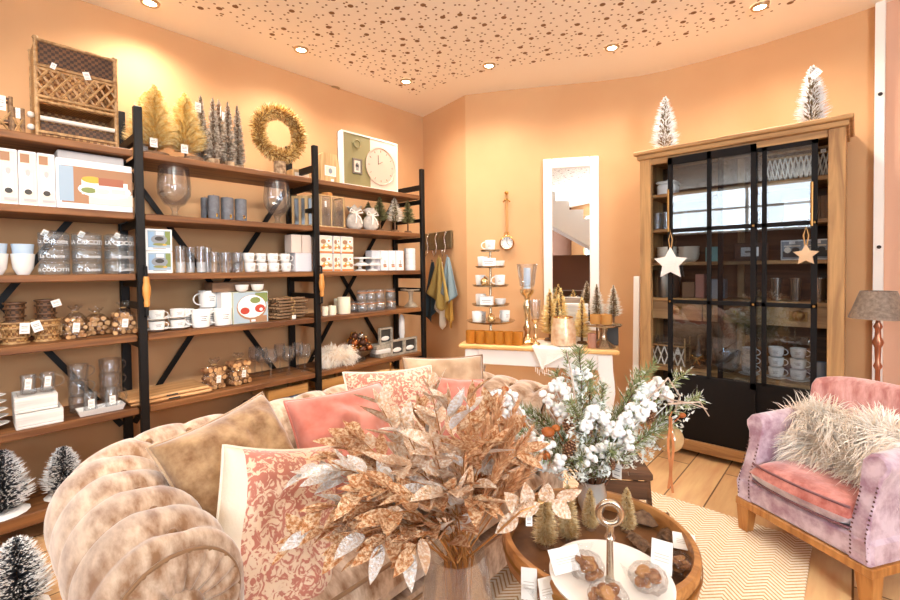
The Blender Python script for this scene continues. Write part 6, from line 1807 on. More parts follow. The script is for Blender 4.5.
# little trees behind
GT = brush_b(.22, .055, 700, [NB_GOLD, NB_GOLD], .7, .002, 'plain', .14, .25, 51, .5, .028); GT2 = brush_b(.22, .05, 700, [NB_OLIVE, NB_GOLD], .7, .002, 'plain', .14, .25, 52, .5, .028); PT = brush_b(.34, .065, 700, [NB_BROWNISH, NB_CREAM], .7, .0018, 'plain', .44, .35, 53, .5, .03)
for key, bb, u, vt, bk, lb in (('gt', GT, 550, 289, .30, 'leftmost gold bottle brush tree behind the copper lantern'), ('gt2', GT2, 557.5, 300, .20, 'olive bottle brush tree just behind the copper lantern'), ('gt', GT, 561, 288, .34, 'tallest gold bottle brush tree behind the copper lantern'), ('gt', GT, 582, 297, .22, 'gold bottle brush tree between the copper lantern and the cake stand'), ('pt', PT, 597, 284, .36, 'pale long stemmed tree left of its twin at the mirror frame'), ('pt', PT, 613.5, 285, .36, 'pale long stemmed tree at the right end of the console table')):
    pp = tp(u, bk); h = hpx(pp, vt, u); s = h / (.34 if key == 'pt' else .22)
    P(key, bb, 'bottle_brush_tree', lb, 'tree', pp, u, sc=s, group='console table trees')
pp = tp(577, .385); hw3 = hpx(pp, 303.5, 577)
P('wbox', box_b(.17, hw3, .06, WASH), 'whitewashed_box', 'whitewashed upright box against the mirror foot behind the lantern', 'box', pp, trz)
# cake stand with votives
pp = tp(603.5, .13); h = hpx(pp, 324, 603.5)
P('mstand', cakestand(.25, h, CHR), 'metal_cake_stand', 'tarnished metal cake stand at the right end of the console table', 'cake stand', pp, 0)
GV = glass('gold votive glass', '#f0c880', .6, .12, .1, body=.5, bodycol='#e0b068')
for i, u in enumerate((595.5, 606.5)):
    q2 = tp(u, .12, TZ + h + .001); P('gv', votive(.075, .068, GV), 'gold_votive', ('left gold votive on the metal cake stand', 'right gold votive on the metal cake stand')[i], 'votive', q2, i, group='gold votives')
q2 = tp(592, .07); P('pv', votive(.06, .10, glass('rose votive glass', '#e8b8a0', .5, .1, .1, body=.5, bodycol='#d9a68c')), 'rose_votive', 'rose glass votive standing below the metal cake stand', 'votive', q2, 0)
q2 = tp(611, .22); h2 = hpx(q2, 327, 611)
P('blk', box_b(.10, h2, .03, C_DK), 'dark_plaque', 'small dark plaque behind the foot of the metal cake stand', 'plaque', q2, trz)

# ================================================================== IN AND ON THE CABINET
def cp_(u, v_top, si, d, zoff=0.0):
    """spot on a cabinet shelf under column u, and height up to row v_top"""
    y = CYF + .10 + d; z = CSZ[si] + .0008 + zoff
    x = x_for(u, y, z); return Vector((x, y, z)), at_y(u, v_top, y).z - z
def cw_(u0, u1, d, z=1.3): y = CYF + .10 + d; return abs(x_for(u1, y, z) - x_for(u0, y, z))
CF = 0.0
pt, h = cp_(668, 180, 0, .12)
def casser(root):
    W_ = cw_(660, 678, .12); mb = MB(); mb.rbox(-W_ / 2, W_ / 2, -.06, .06, 0, h * .7, .012); mb.build('dish_body', WHITE, root); mb = MB(); mb.rbox(-W_ / 2 - .006, W_ / 2 + .006, -.066, .066, h * .7, h * .88, .01); mb.ball((0, 0, h * .93), .012, 8); mb.build('lid', WHITE, root)
P('casser', casser, 'lidded_dish', 'white lidded dish on the highest cabinet shelf at the left', 'dish', pt, 0)
pt, h = cp_(797, 153, 0, .14); Wb = cw_(766, 828, .14)
def latb(root):
    D_ = .18
    mb = MB()
    for z in (.005, h * .98, h * .8):
        mb.tube([(-Wb / 2, -D_ / 2, z), (Wb / 2, -D_ / 2, z), (Wb / 2, D_ / 2, z), (-Wb / 2, D_ / 2, z)], .007, 6, True)
    mb.build('cane_ring', CANE, root, smooth=60)
    mb = MB(); n = 12
    for i in range(n):
        for s in (0, 1):
            xa = -Wb / 2 + Wb * i / n; xb = xa + Wb / n * 1.0
            mb.tube([(xa if not s else xb, -D_ / 2, .005), (xb if not s else xa, -D_ / 2, h * .8)], .004, 5); mb.tube([(xa if not s else xb, D_ / 2, .005), (xb if not s else xa, D_ / 2, h * .8)], .004, 5)
    mb.build('lattice', CANEW, root)
    mb = MB(); mb.box(-Wb / 2, Wb / 2, -D_ / 2, D_ / 2, 0, .006); mb.build('bottom', CANE, root)
    label_tag(root, Wb * .42, -D_ / 2 - .008, h * .9, .03, .025)
P('latb', latb, 'lattice_basket', 'wide pale lattice basket on the highest cabinet shelf at the right', 'basket', pt, 0)
for i, (u, d) in enumerate(((657, .10), (665.5, .10), (685, .10), (700, .10), (676, .2), (692, .2))):
    pt, h = cp_(u, 213 if i < 2 else 211, 1, d)
    if i == 0: TU = (.062, h)
    P('ctum', tumbler_b(*TU), 'cut_tumbler', '%s clear tumbler on the second cabinet shelf' % ('leftmost', 'second', 'fourth', 'rightmost', 'rear left', 'rear right')[i], 'tumbler', pt, 0, group='cabinet tumblers')
for i, u in enumerate((818.5, 822.5, 826)):
    pt, h = cp_(u, 196 + i, 1, .08)
    P('cbk', box_b(.018, h, .14, (CARD_B)), 'book', '%s brown book standing on the second cabinet shelf' % ('left', 'middle', 'right')[i], 'book', pt + Vector((0, .06, 0)), 0, group='cabinet books')
pt, h = cp_(797, 200, 1, .12); P('cwb', box_b(cw_(784, 809, .12), h, .1, CARD_W), 'white_carton', 'white carton on the second cabinet shelf behind the right door', 'box', pt, 0)
WIRE = M('cream bowl', '#e9ddca', .5)
for i, u in enumerate((667, 689)):
    for j in range(3):
        pt, h = cp_(u, 247, 2, .13); P('cbowl', bowl_b(.14, h * .55, WIRE), 'cream_bowl', '%s cream bowl in the %s stack on the third cabinet shelf' % (('lowest', 'middle', 'top')[j], ('left', 'right')[i]), 'bowl', pt + Vector((0, 0, h * .22 * j)), 0, group='cream bowls')
TEAL = M('teal card', '#6c9a98', .6)
pt, h = cp_(714, 247, 2, .12); P('ctl', box_b(cw_(707, 721, .12), h, .1, TEAL), 'teal_carton', 'pale teal carton on the third cabinet shelf', 'box', pt, 0)
pt, h = cp_(751, 243, 2, .12); P('cbr', box_b(cw_(736, 768, .12), h, .1, M('dark brown card', '#4a3326', .6), [('q', 0, .5, .55, .5, 0), ('q', 0, .5, .3, .1, 1)], [CARD_W, INK]), 'brown_carton', 'dark brown carton with white label on the third cabinet shelf', 'box', pt, 0)
for i, (u0, u1) in enumerate(((780, 804), (806, 829))):
    pt, h = cp_((u0 + u1) / 2, 240, 2, .06); P('cph', box_b(cw_(780, 804, .06) * .97, h, .09, CARD_W, [('q', 0, .5, .92, .86, 0), ('q', 0, .3, .8, .3, 1), ('e', -.2, .5, .3, .3, 2), ('e', .15, .5, .34, .26, 1), ('q', 0, .88, .26, .18, 3), ('q', 0, .7, .7, .06, 2)], [C_SL, C_DK, C_CR, CARD_W]), 'photo_carton', ('photo carton behind the small wooden star', 'photo carton at the right end of the third cabinet shelf')[i], 'box', pt + Vector((0, .05, 0)), 0, group='cabinet photo cartons')
pt, h = cp_(666, 270, 3, .13)
def bucket(root):
    r = cw_(652, 681, .13) / 2 * .95; mb = MB(); mb.lathe([(0, 0), (r * .9, 0), (r, h * .5), (r * .92, h), (r * .88, h), (r * .96, h * .5), (r * .86, .01), (0, .01)], 26); mb.tube([(r * .94 * math.cos(i * PI / 12), r * .94 * math.sin(i * PI / 12), h * .99) for i in range(24)], .005, 6, True); mb.build('bucket_body', PEW, root, smooth=50)
    mb = MB(); mb.tube([(-r * .95, 0, h * .9), (-r * 1.1, 0, h * .75), (-r * .98, 0, h * .6)], .006, 6); mb.tube([(r * .95, 0, h * .9), (r * 1.1, 0, h * .75), (r * .98, 0, h * .6)], .006, 6); mb.build('handle', PEW, root)
P('bucket', bucket, 'pewter_bucket', 'pewter bucket above the left drawer of the cabinet', 'bucket', pt, 0)
for i, (u0, u1, vt, m, lb) in enumerate(((684, 696, 282, CARD_B, 'brown box beside the pewter bucket in the cabinet'), (697, 706, 274, M('rose card', '#a9776a', .6), 'rose box standing upright above the cabinet drawers'), (712, 726, 279, C_SL, 'grey box above the middle cabinet drawer'))):
    pt, h = cp_((u0 + u1) / 2, vt, 3, .12); P('cmx%d' % i, box_b(cw_(u0, u1, .12), h, .1, m), 'carton', lb, 'box', pt, 0)
STEEL = M('steel cup', '#b9b2a8', .22, .95)
for i, (u0, u1) in enumerate(((769, 783), (788, 803), (813, 826))):
    pt, h = cp_((u0 + u1) / 2, 278, 3, .10); P('steel', tumbler_b(cw_(769, 783, .1) * .95, h, 22, .72, STEEL), 'steel_tumbler', '%s tapered steel tumbler above the right cabinet drawer' % ('left', 'middle', 'right')[i], 'tumbler', pt, 0, group='steel tumblers')
pt, h = cp_(670.5, 336, 4, .12); Wl = cw_(654, 687, .12)
def clant(root):
    mb = MB(); D_ = .13
    for x in (-1, 1):
        for y in (-1, 1): mb.tube([(x * Wl / 2, y * D_ / 2, 0), (x * Wl / 2, y * D_ / 2, h)], .006, 6)
    mb.tube([(-Wl / 2, -D_ / 2, .006), (Wl / 2, -D_ / 2, .006), (Wl / 2, D_ / 2, .006), (-Wl / 2, D_ / 2, .006)], .007, 6, True); mb.tube([(-Wl / 2, -D_ / 2, h * .7), (Wl / 2, -D_ / 2, h * .7), (Wl / 2, D_ / 2, h * .7), (-Wl / 2, D_ / 2, h * .7)], .007, 6, True)
    mb.build('cane_frame', CANE, root, smooth=60)
    mb = MB()
    for i in range(5):
        xa, xb = -Wl / 2 + Wl * i / 5, -Wl / 2 + Wl * (i + 1) / 5
        mb.tube([(xa, -D_ / 2, .01), (xb, -D_ / 2, h * .68)], .005, 5); mb.tube([(xb, -D_ / 2 - .003, .01), (xa, -D_ / 2 - .003, h * .68)], .005, 5)
    mb.build('lattice', CANEW, root)
    mb = MB(); mb.box(-Wl / 2 + .02, Wl / 2 - .02, -D_ / 2 + .02, D_ / 2 - .02, .01, h * .98); mb.build('glass_insert', GLASS, root)
    label_tag(root, Wl * .3, -D_ / 2 - .008, h * .6, .03, .04)
P('clant', clant, 'lattice_lantern', 'lattice lantern with glass insert on the lowest cabinet shelf', 'lantern', pt, 0)
pt, h = cp_(699, 335, 4, .14)
def dbot(root):
    mb = MB(); mb.lathe([(0, 0), (.045, 0), (.05, .02), (.048, h * .5), (.016, h * .72), (.014, h * .95), (.018, h), (0, h)], 18); mb.build('bottle_body', M('dark bottle glass', '#1d1613', .12, spec=.7), root, smooth=50)
    mb = MB(); mb.tube([(.05 * math.cos(i * PI / 8), .05 * math.sin(i * PI / 8), h * .3) for i in range(16)], .006, 6, True)
    for s in (-1, 1): mb.tube([(0, -.052, h * .3), (s * .04, -.06, h * .42), (s * .045, -.06, h * .28), (0, -.054, h * .3), (s * .02, -.06, h * .12)], .006, 6)
    mb.build('gold_ribbon', GOLD, root, smooth=180)
P('dbot', dbot, 'dark_bottle', 'dark bottle tied with a gold ribbon on the lowest cabinet shelf', 'bottle', pt, 0)
pt, h = cp_(727, 352, 4, .14); P('gbowl', bowl_b(.17, h * 1.1, glass('blue bowl glass', '#cfe0ea', .8, .12)), 'glass_bowl', 'wide pale glass bowl on the lowest cabinet shelf', 'bowl', pt, 0)
for i, (u, n) in enumerate(((749, 3), (776, 3), (798, 3))):
    pt, h = cp_(u, (348, 346, 347)[i], 4, .10)
    for j in range(n):
        P('ccup', mug_b(.085, h / n * 1.0, R(0), WHITE, .65, True), 'white_cup', '%s white cup in the %s cup stack on the lowest cabinet shelf' % (('lowest', 'middle', 'top')[j], ('left', 'middle', 'right')[i]), 'cup', pt + Vector((0, 0, .014 + (h - .014) / n * j)), R(0), group='cabinet cup stacks')
    P('csau', saucer_b(.12), 'saucer', 'white saucer under the %s cup stack in the cabinet' % ('left', 'middle', 'right')[i], 'saucer', pt, 0, group='cabinet saucers')
pt, h = cp_(821, 362, 4, .08); P('cgl', tumbler_b(.06, h, 18, .8, glass('pale blue tumbler glass', '#d5e2ee', .7, .12, body=.25, bodycol='#e8eef4')), 'pale_tumbler', 'pale tumbler at the right end of the lowest cabinet shelf', 'tumbler', pt, 0)
# trees on top
CT_ = brush_b(.26, .075, 1200, [NB_BROWNISH, NB_SNOW], .55, .0024, 'plain', .03, .35, 61, .5, .03)
for u, vt, vb, lb in ((665, 97, 141, 'smaller frosted tree on the left end of the cabinet top'), (812, 66, 117, 'larger frosted tree with a brown tag on the right of the cabinet top')):
    y = CYF + .10; x = x_for(u, y, CT); pt = Vector((x, y, CT + .0008)); h = at_y(u, vt, y).z - CT
    o = P('ctree%d' % (u > 700), CT_, 'frosted_tree', lb, 'tree', pt, 0, sc=h / .26, group='cabinet top trees')
label_tag(CACHE['ctree1'], .03, -.06, .215, .035, .045, .9, rz=-.1)
# hanging stars
def star(Rs, th, mat):
    def b(root):
        mb = MB(); po = []
        for i in range(10):
            a = PI / 2 + i * PI / 5; r_ = Rs if i % 2 == 0 else Rs * .5
            po.append((r_ * math.cos(a), r_ * math.sin(a) - Rs))
        f = [mb.V((x * .96, -th * .5, z)) for x, z in po]; m_ = [mb.V((x, 0, z)) for x, z in po]; k_ = [mb.V((x * .96, th * .5, z)) for x, z in po]
        cf, cb_ = mb.V((0, -th, -Rs)), mb.V((0, th, -Rs))
        for i in range(10):
            j = (i + 1) % 10
            mb.Fc(cf, f[i], f[j]); mb.Fc(f[i], m_[i], m_[j], f[j]); mb.Fc(m_[i], k_[i], k_[j], m_[j]); mb.Fc(cb_, k_[j], k_[i])
        mb.build('star_body', mat, root, smooth=40)
        mb = MB(); mb.tube([(-.004, -.0, -.01), (-.012, .0, .05), (0, .0, .10), (.012, 0, .05), (.004, 0, -.01)], .004, 6); mb.build('rope_loop', STRING, root, smooth=180)
    return b
y = CYF - .040
for u, v0, Rpx, m, lb, dx in ((670.5, 247, 16.5, M('white plush', '#f4ebe2', .9, bump=(90, .4)), 'large white padded star hanging on the left cabinet door handle', 0), (806, 244, 11, M('wooden star', '#d9b48c', .7), 'small wooden star hanging on the right cabinet door handle', 0)):
    a = at_y(u, v0, y); P('star%d' % u, star(Rpx / ppm(a), .018, m), 'hanging_star', lb, 'ornament', a, 0, group='hanging stars')
# white board leaning beside the cabinet
wt = at_y(637, 276, 3.60)
wbd = T('white_board', 'narrow white board leaning upright against the left side of the cabinet', 'board', (wt.x, 3.56, 0), 0)
mb = MB(); mb.at((0, 0, 0), (R(-2), 0, 0)); mb.rbox(-.024, .024, -.012, .012, .001, wt.z, .004); mb.build('board_face', WPAINT, wbd)
# ================================================================== TRAY TABLE AND ITS GOODS
TC = Vector((-.568, 1.259, 0)); TRR = .272; TF = .452
TRW = wood('tray wood', '#8f5a2c', '#c48a50', 6, 0, rough=.4)
TRD = M('rustic tray floor', '#8d5f38', .6, mix=('#5b3a22', 6, 5), bump=(20, .3))
tray = T('tray_table', 'round wooden tray table with a raised rim on the rug before the sofa', 'table', TC)
mb = MB(); mb.lathe([(0, TF - .02), (TRR - .01, TF - .02), (TRR, TF - .012), (TRR + .004, .505), (TRR, .512), (TRR - .014, .512), (TRR - .018, .505), (TRR - .018, TF), (0, TF)], 56); mb.build('tray_rim', TRW, tray, smooth=40)
mb = MB(); mb.lathe([(TRR - .02, TF + .001), (0, TF + .001)], 48); mb.build('tray_floor', TRD, tray)
mb = MB(); mb.lathe([(TRR + .0045, .466), (TRR + .007, .47), (TRR + .007, .478), (TRR + .0045, .482)], 56); mb.build('metal_band', BRASS, tray, smooth=40)
for k in range(3):
    a = k * 2.094 + .4; mb = MB(); mb.tube([(.17 * math.cos(a), .17 * math.sin(a), TF - .02), (.23 * math.cos(a), .23 * math.sin(a), .0165)], .016, 8); mb.build('leg', TRW, tray, smooth=60)
# white platter with ring handle
pc = at_z(610, 583, .515); pc.z = TF + .001
POR = M('white enamel', '#f6f1ea', .2)
def platter(root):
    z = .062
    mb = MB(); mb.lathe([(0, 0), (.05, 0), (.05, .006), (.016, .02), (.016, z - .004), (.06, z), (0, z)], 24); mb.build('foot', POR, root, smooth=50)
    mb = MB(); mb.lathe([(0, z), (.115, z), (.145, z + .012), (.148, z + .02), (.142, z + .02), (.113, z + .006), (0, z + .006)], 40); mb.build('plate', POR, root, smooth=50)
    zr = at_d(608, 513, (Vector((pc.x, pc.y, .68)) - CAM).dot(FW)).z - pc.z
    mb = MB(); mb.lathe([(.012, z + .006), (.009, z + .02), (.008, zr - .07), (.013, zr - .06), (.008, zr - .05), (.010, zr - .028), (0, zr - .026)], 14); mb.build('pole', CHR2, root, smooth=50)
    vx, vy = -.55, .83
    mb = MB(); mb.tube([(.027 * math.cos(a) * .83, .027 * math.cos(a) * .55, zr + .027 * math.sin(a)) for a in [2 * PI * i / 24 for i in range(24)]], .0085, 10, True); mb.build('ring_handle', CHR2, root, smooth=180)
CHR2 = M('brushed warm nickel', '#c9bba8', .25, .95)
P('platter', platter, 'footed_platter', 'white round platter with an upright ring handle standing in the tray', 'platter', pc, 0)
# cellophane bags of biscuits with paper cards
COOK = M('chocolate biscuit', '#7d4a28', .7, mix=('#b37a48', 30, 4), bump=(60, .5)); NUT = M('nut', '#c08a52', .7)
def cookiebag(seed, W_=.085):
    def b(root):
        q = random.Random(seed)
        for i in range(9):
            mb = MB(); a = q.uniform(0, 2 * PI); r_ = q.uniform(.2, .75) * W_ / 2
            mb.at((r_ * math.cos(a), r_ * math.sin(a), .012 + .008 * (i % 4)), (q.uniform(-.5, .5), q.uniform(-.5, .5), a))
            mb.lathe([(0, -.004), (W_ * .19, -.004), (W_ * .22, 0), (W_ * .19, .005), (0, .006)], 12); mb.build('biscuit', COOK if i % 3 else NUT, root, smooth=60)
        mb = MB(); n = 20; rings = []
        for rr, zz in ((.3, .002), (.52, .008), (.56, .022), (.45, .042), (.2, .052), (0, .054)):
            if rr == 0: rings.append([mb.V((0, 0, zz))]); continue
            rings.append([mb.V(((rr + q.uniform(-.05, .05)) * W_ * math.cos(2 * PI * i / n), (rr + q.uniform(-.05, .05)) * W_ * math.sin(2 * PI * i / n), zz + q.uniform(-.002, .003))) for i in range(n)])
        for A, B in zip(rings, rings[1:]):
            for i in range(n):
                if len(B) == 1: mb.Fc(A[i], A[(i + 1) % n], B[0])
                else: mb.Fc(A[i], A[(i + 1) % n], B[(i + 1) % n], B[i])
        for s in (0, 1):
            k = [mb.V((x * W_, y * W_, z)) for x, y, z in ((-.1, .4, .03), (.1, .4, .03), (.3, .75, .05), (-.25, .8, .04))]; mb.Fc(*k)
        mb.build('cellophane_wrap', CELLO, root)
    return b
PLT = pc.z + .070
for i, (u, v, z, lb, rot_) in enumerate(((586, 566, PLT, 'clear bag of biscuits on the platter left of the ring handle', .5), (648, 578, PLT, 'clear bag of biscuits on the platter right of the ring handle', 2.4), (612, 600, PLT, 'clear bag of biscuits on the platter in front of the ring handle', 4.0), (680, 566, TF + .003, 'clear bag of biscuits in the tray beside the right rim', 1.0), (541, 586, TF + .003, 'clear bag of biscuits in the tray at the left front', 3.0))):
    a = at_z(u, v, z + .02); a.z = z
    if i == 2: a = Vector((pc.x + .03, pc.y - .085, z))
    P('cbag', cookiebag(4), 'bag_of_biscuits', lb, 'bag', a, rot_, sc=.95, group='bags of biscuits')
def card(w, h, lean):
    def b(root):
        mb = MB(); mb.at((0, 0, 0), (lean, 0, 0)); mb.box(-w / 2, w / 2, -.0008, .0008, 0, h); mb.build('card_sheet', PAPER, root)
        mb = MB(); mb.at((0, 0, 0), (lean, 0, 0))
        for q_ in (.35, .45, .55): mb.box(-w * .34, w * .34, -.0014, -.0009, h * q_, h * q_ + .0015)
        mb.build('printed_line', M('faint print', '#c9beb0', .8), root)
    return b
for i, (u, v, z, w, h, rz_, ln_, lb) in enumerate(((570, 572, PLT + .02, .085, .055, R(60), R(-40), 'blank white card leaning on the platter left of the handle'), (661, 573, PLT + .0, .05, .075, R(10), R(-20), 'tall white card standing between platter and right rim'), (685, 550, TF + .03, .06, .05, R(20), R(-60), 'white card lying back by the right tray rim'), (529, 600, TF + .01, .04, .075, R(30), R(-10), 'narrow white card at the front left of the tray'), (549, 604, TF + .01, .045, .06, R(60), R(-15), 'white card leaning against the platter edge at the front left'))):
    a = at_z(u, v, z); P('card%d' % i, card(w, h, ln_), 'paper_card', lb, 'card', a, rz_, group='paper cards')
# gold tinsel cones in the tray
NB_CHAM = M('champagne tinsel', '#d6b070', .4, .2, mix=('#f8e8c0', 70, 2))
TGC = brush_b(.20, .052, 1700, [NB_CHAM, NB_CHAM], .5, .0017, 'plain', .05, .12, 71, .5, .03)
for i, (u, vb, vt, lb) in enumerate(((545, 545, 486, 'leftmost champagne tinsel cone in the tray'), (568, 539, 484, 'champagne tinsel cone, second from the left in the tray'), (590, 528, 488, 'champagne tinsel cone before the silver pot in the tray'), (627, 530, 487, 'champagne tinsel cone right of the ring handle in the tray'))):
    a = at_z(u, vb, TF + .003); h = at_d(u, vt, (a - CAM).dot(FW)).z - a.z
    P('tgc', TGC, 'tinsel_cone', lb, 'tree', a, i, sc=h / .20, group='champagne tinsel cones')
# bark pieces
for i, (u, v, s, lb) in enumerate(((648, 522, 1.0, 'large rough bark piece lying behind the card in the tray'), (668, 538, .7, 'smaller bark piece by the right rim of the tray'), (640, 545, .6, 'small bark piece beside the platter in the tray'))):
    def bark(root):
        q = random.Random(9); mb = MB(); n = 9; rows = []
        for i in range(n):
            rows.append([mb.V(((i / (n - 1) - .5) * .13, (j / 5 - .5) * .07 * (1 - .3 * abs(i / (n - 1) - .5)), .006 + .02 * (1 - (j / 5 * 2 - 1) ** 2) + q.uniform(-.006, .006))) for j in range(6)])
        for A, B in zip(rows, rows[1:]):
            for j in range(5): mb.Fc(A[j], A[j + 1], B[j + 1], B[j])
        o = mb.build('bark_body', BARK, root); sm = o.modifiers.new('t', 'SOLIDIFY'); sm.thickness = .008
    a = at_z(u, v, TF + .008); P('bark', bark, 'bark_piece', lb, 'bark', a, .6 + i, sc=s, group='bark pieces')

# ================================================================== WINTER ARRANGEMENT IN A SILVER POT
pp = at_z(592, 512, TF + .002)
pd = (pp - CAM).dot(FW)
pot_h = at_d(592, 478, pd).z - pp.z
def spot_(root):
    r = .05; mb = MB(); mb.lathe([(0, 0), (r * .7, 0), (r * .95, pot_h * .3), (r, pot_h * .6), (r * .8, pot_h * .9), (r * .95, pot_h), (r * .9, pot_h), (r * .74, pot_h * .9), (r * .9, pot_h * .5), (0, .02)], 26); mb.build('pot_body', M('mercury silver', '#e8e2d8', .25, .55, bump=(30, .2)), root, smooth=60)
P('pot', spot_, 'silver_pot', 'silver mercury glass pot in the tray holding the winter arrangement', 'pot', pp, 0)
arr = T('winter_arrangement', 'frosted fir, white berry and pine cone arrangement standing in the silver pot', 'flower arrangement', pp + Vector((0, 0, pot_h * .55)))
A0 = pp + Vector((0, 0, pot_h * .55))
FIR = M('fir needles', '#75804c', .7, mix=('#a3ab78', 40, 3)); FIRF = M('frosted needles', '#e4e6dd', .7); TWW = M('whitewashed twig', '#d8c6b4', .7, mix=('#a98d78', 50, 3)); BER = M('snow berry', '#f7f3ee', .45, sss=.1); BRT = M('brown twig', '#6b452b', .8)
def curve_pts(a, b, n=8, sag=.0, bow=(0, 0, .06)):
    a, b = Vector(a), Vector(b); out = []
    for i in range(n + 1):
        t = i / n; p_ = a.lerp(b, t) + Vector(bow) * math.sin(PI * t); p_.z -= sag * t * t; out.append(p_)
    return out
q = random.Random(33)
firs = [(556, 372, .05), (566, 352, .02), (579, 347, -.02), (590, 362, .08), (604, 385, -.05), (640, 372, .05), (655, 362, .0), (686, 372, .08), (700, 396, .05), (655, 440, .10), (632, 430, -.08), (505, 400, .06), (484, 415, .12), (520, 432, -.05), (540, 455, -.12), (570, 402, -.12), (612, 452, -.14), (580, 460, -.16), (640, 405, -.05), (550, 425, .1), (618, 410, .12), (672, 425, .02), (530, 410, .08), (600, 440, .1)]
for u, v, dd in firs:
    tip = at_d(u, v, pd + dd) - A0
    pts_ = curve_pts((q.uniform(-.02, .02), q.uniform(-.02, .02), 0), tip, 10, 0, (0, 0, .05))
    root = bpy.data.objects.new('fir_branch', None); COL.objects.link(root); root.parent = arr
    mb = MB(); mb.tube(pts_, .0035, 5, r1=.0015); mb.build('twig', BRT, root)
    mb = MB(); fro = q.random() < .85
    for k in range(330):
        t = .22 + .78 * q.random(); i = min(int(t * 10), 9); p_ = pts_[i].lerp(pts_[i + 1], t * 10 - i); d_ = (pts_[i + 1] - pts_[i]).normalized()
        o = Vector((q.gauss(0, 1), q.gauss(0, 1), q.gauss(0, 1))); o -= d_ * o.dot(d_); o.normalize()
        L_ = .034 * q.uniform(.6, 1.1)
        side = q.random() < .4
        base = p_ + (o * q.uniform(.0, .02) if side else Vector())
        mb.needle(base, base + (o * .8 + d_ * .7).normalized() * L_, .0017, 0, 1 if (fro and q.random() < .7) else 0, .45)
    mb.build('needles', [FIR, FIRF], root)
# lateral frosted tufts
berries = [(547, 401, -.02), (559, 412, -.05), (573, 372, 0), (578, 384, .02), (598, 405, -.02), (597, 418, -.05), (625, 420, -.06), (616, 432, -.09), (634, 408, -.04), (643, 398, -.02), (652, 391, .0), (661, 384, .02), (604, 447, -.1), (545, 446, -.1), (538, 464, -.1), (512, 397, .05), (497, 408, .06), (500, 420, .04), (488, 402, .08), (556, 385, .02), (585, 425, -.08), (668, 398, .03), (508, 404, .02), (520, 412, .0), (494, 396, .05), (505, 412, .03), (530, 440, -.05), (590, 412, -.06), (606, 424, -.07), (640, 415, -.06), (648, 405, -.05), (566, 392, -.02), (583, 372, .0), (628, 440, -.1), (588, 455, -.14), (560, 462, -.14), (645, 388, .0)]
for u, v, dd in berries:
    c = at_d(u, v, pd + dd) - A0
    mb = MB()
    for k in range(16):
        o = Vector((q.gauss(0, 1), q.gauss(0, 1), q.gauss(0, 1))).normalized() * q.uniform(.006, .03)
        mb.ball(c + o, q.uniform(.008, .0125), 8)
    mb.tube([c - Vector((0, 0, .02)), c * .75], .002, 4)
    mb.build('berry_cluster', BER, arr, smooth=180)
CONE = M('pine cone', '#5b3420', .7, mix=('#8d5a38', 40, 3)); CONET_ = M('cone tip', '#c99a70', .7)
for u, v, dd, s in ((569, 426, -.08, 1), (568.5, 451, -.13, 1), (588, 430, -.05, .8), (612, 462, -.12, .8), (650, 418, -.03, .8)):
    c = at_d(u, v, pd + dd) - A0
    mb = MB(); mb.at(c, (q.uniform(-.4, .4), q.uniform(-.4, .4), 0), s)
    mb.ball((0, 0, 0), .014, 8, (1, 1, 1.9))
    for r_ in range(9):
        z = -.03 + r_ * .0072; rr = .021 * math.sin(PI * (r_ + 1.2) / 10.8)
        for k in range(9):
            a = 2 * PI * (k + (r_ % 2) * .5) / 9
            x, y = math.cos(a), math.sin(a)
            b0 = mb.V((x * rr * .4 - y * .004, y * rr * .4 + x * .004, z)); b1 = mb.V((x * rr * .4 + y * .004, y * rr * .4 - x * .004, z))
            t0 = mb.V((x * rr + y * .004, y * rr - x * .004, z + .006)); t1 = mb.V((x * rr - y * .004, y * rr + x * .004, z + .006)); t2 = mb.V((x * rr * 1.15, y * rr * 1.15, z + .004))
            mb.mat(0).Fc(b0, b1, t0, t1); mb.mat(1).Fc(t1, t0, t2); mb.mat(0)
    mb.build('pine_cone', [CONE, CONET_], arr)
ORG = M('orange dried fruit', '#c9752c', .6, mix=('#a4521c', 20, 3))
for u, v, dd, r_ in ((505, 389, .05, .013), (548, 432, -.08, .02), (556, 428, -.06, .014), (572, 378, .03, .012), (545, 455, -.11, .018), (682, 415, .03, .012), (525, 425, .0, .012)):
    c = at_d(u, v, pd + dd) - A0; mb = MB(); mb.ball(c, r_, 12, (1.1, 1.1, .8)); mb.tube([c, c * .8], .002, 4); mb.build('dried_fruit', ORG, arr, smooth=180)
for pl in (((620, 430), (640, 405), (655, 392), (672, 400), (690, 403), (707, 409)), ((655, 392), (668, 378), (680, 396), (675, 412)), ((600, 445), (625, 418), (648, 398), (662, 385)), ((668, 404), (700, 402), (709, 416)), ((520, 415), (512, 396), (500, 388), (488, 392)), ((545, 440), (528, 425), (520, 410), (513, 402)), ((575, 400), (571, 372), (567, 352))):
    P_ = [at_d(u, v, pd - .06 + .02 * i) - A0 for i, (u, v) in enumerate(pl)]
    mb = MB(); mb.tube(P_, .004, 6, r1=.0018); mb.build('bare_twig', TWW, arr, smooth=60)
mb = MB()
for k in range(1500):
    u, v, dd = firs[q.randrange(len(firs))]; tip = at_d(u + q.uniform(-11, 11), v + q.uniform(-4, 14), pd + dd + q.uniform(-.03, .03)) - A0
    p_ = tip * q.uniform(.5, .9); o = Vector((q.gauss(0, 1), q.gauss(0, 1), q.gauss(0, 1))).normalized() * .016
    mb.needle(p_, p_ + o, .0035)
mb.build('frosted_sprig', FIRF, arr)
label_tag(arr, *(at_d(617, 464, pd - .1) - A0), .04, .055, rz=R(-10))
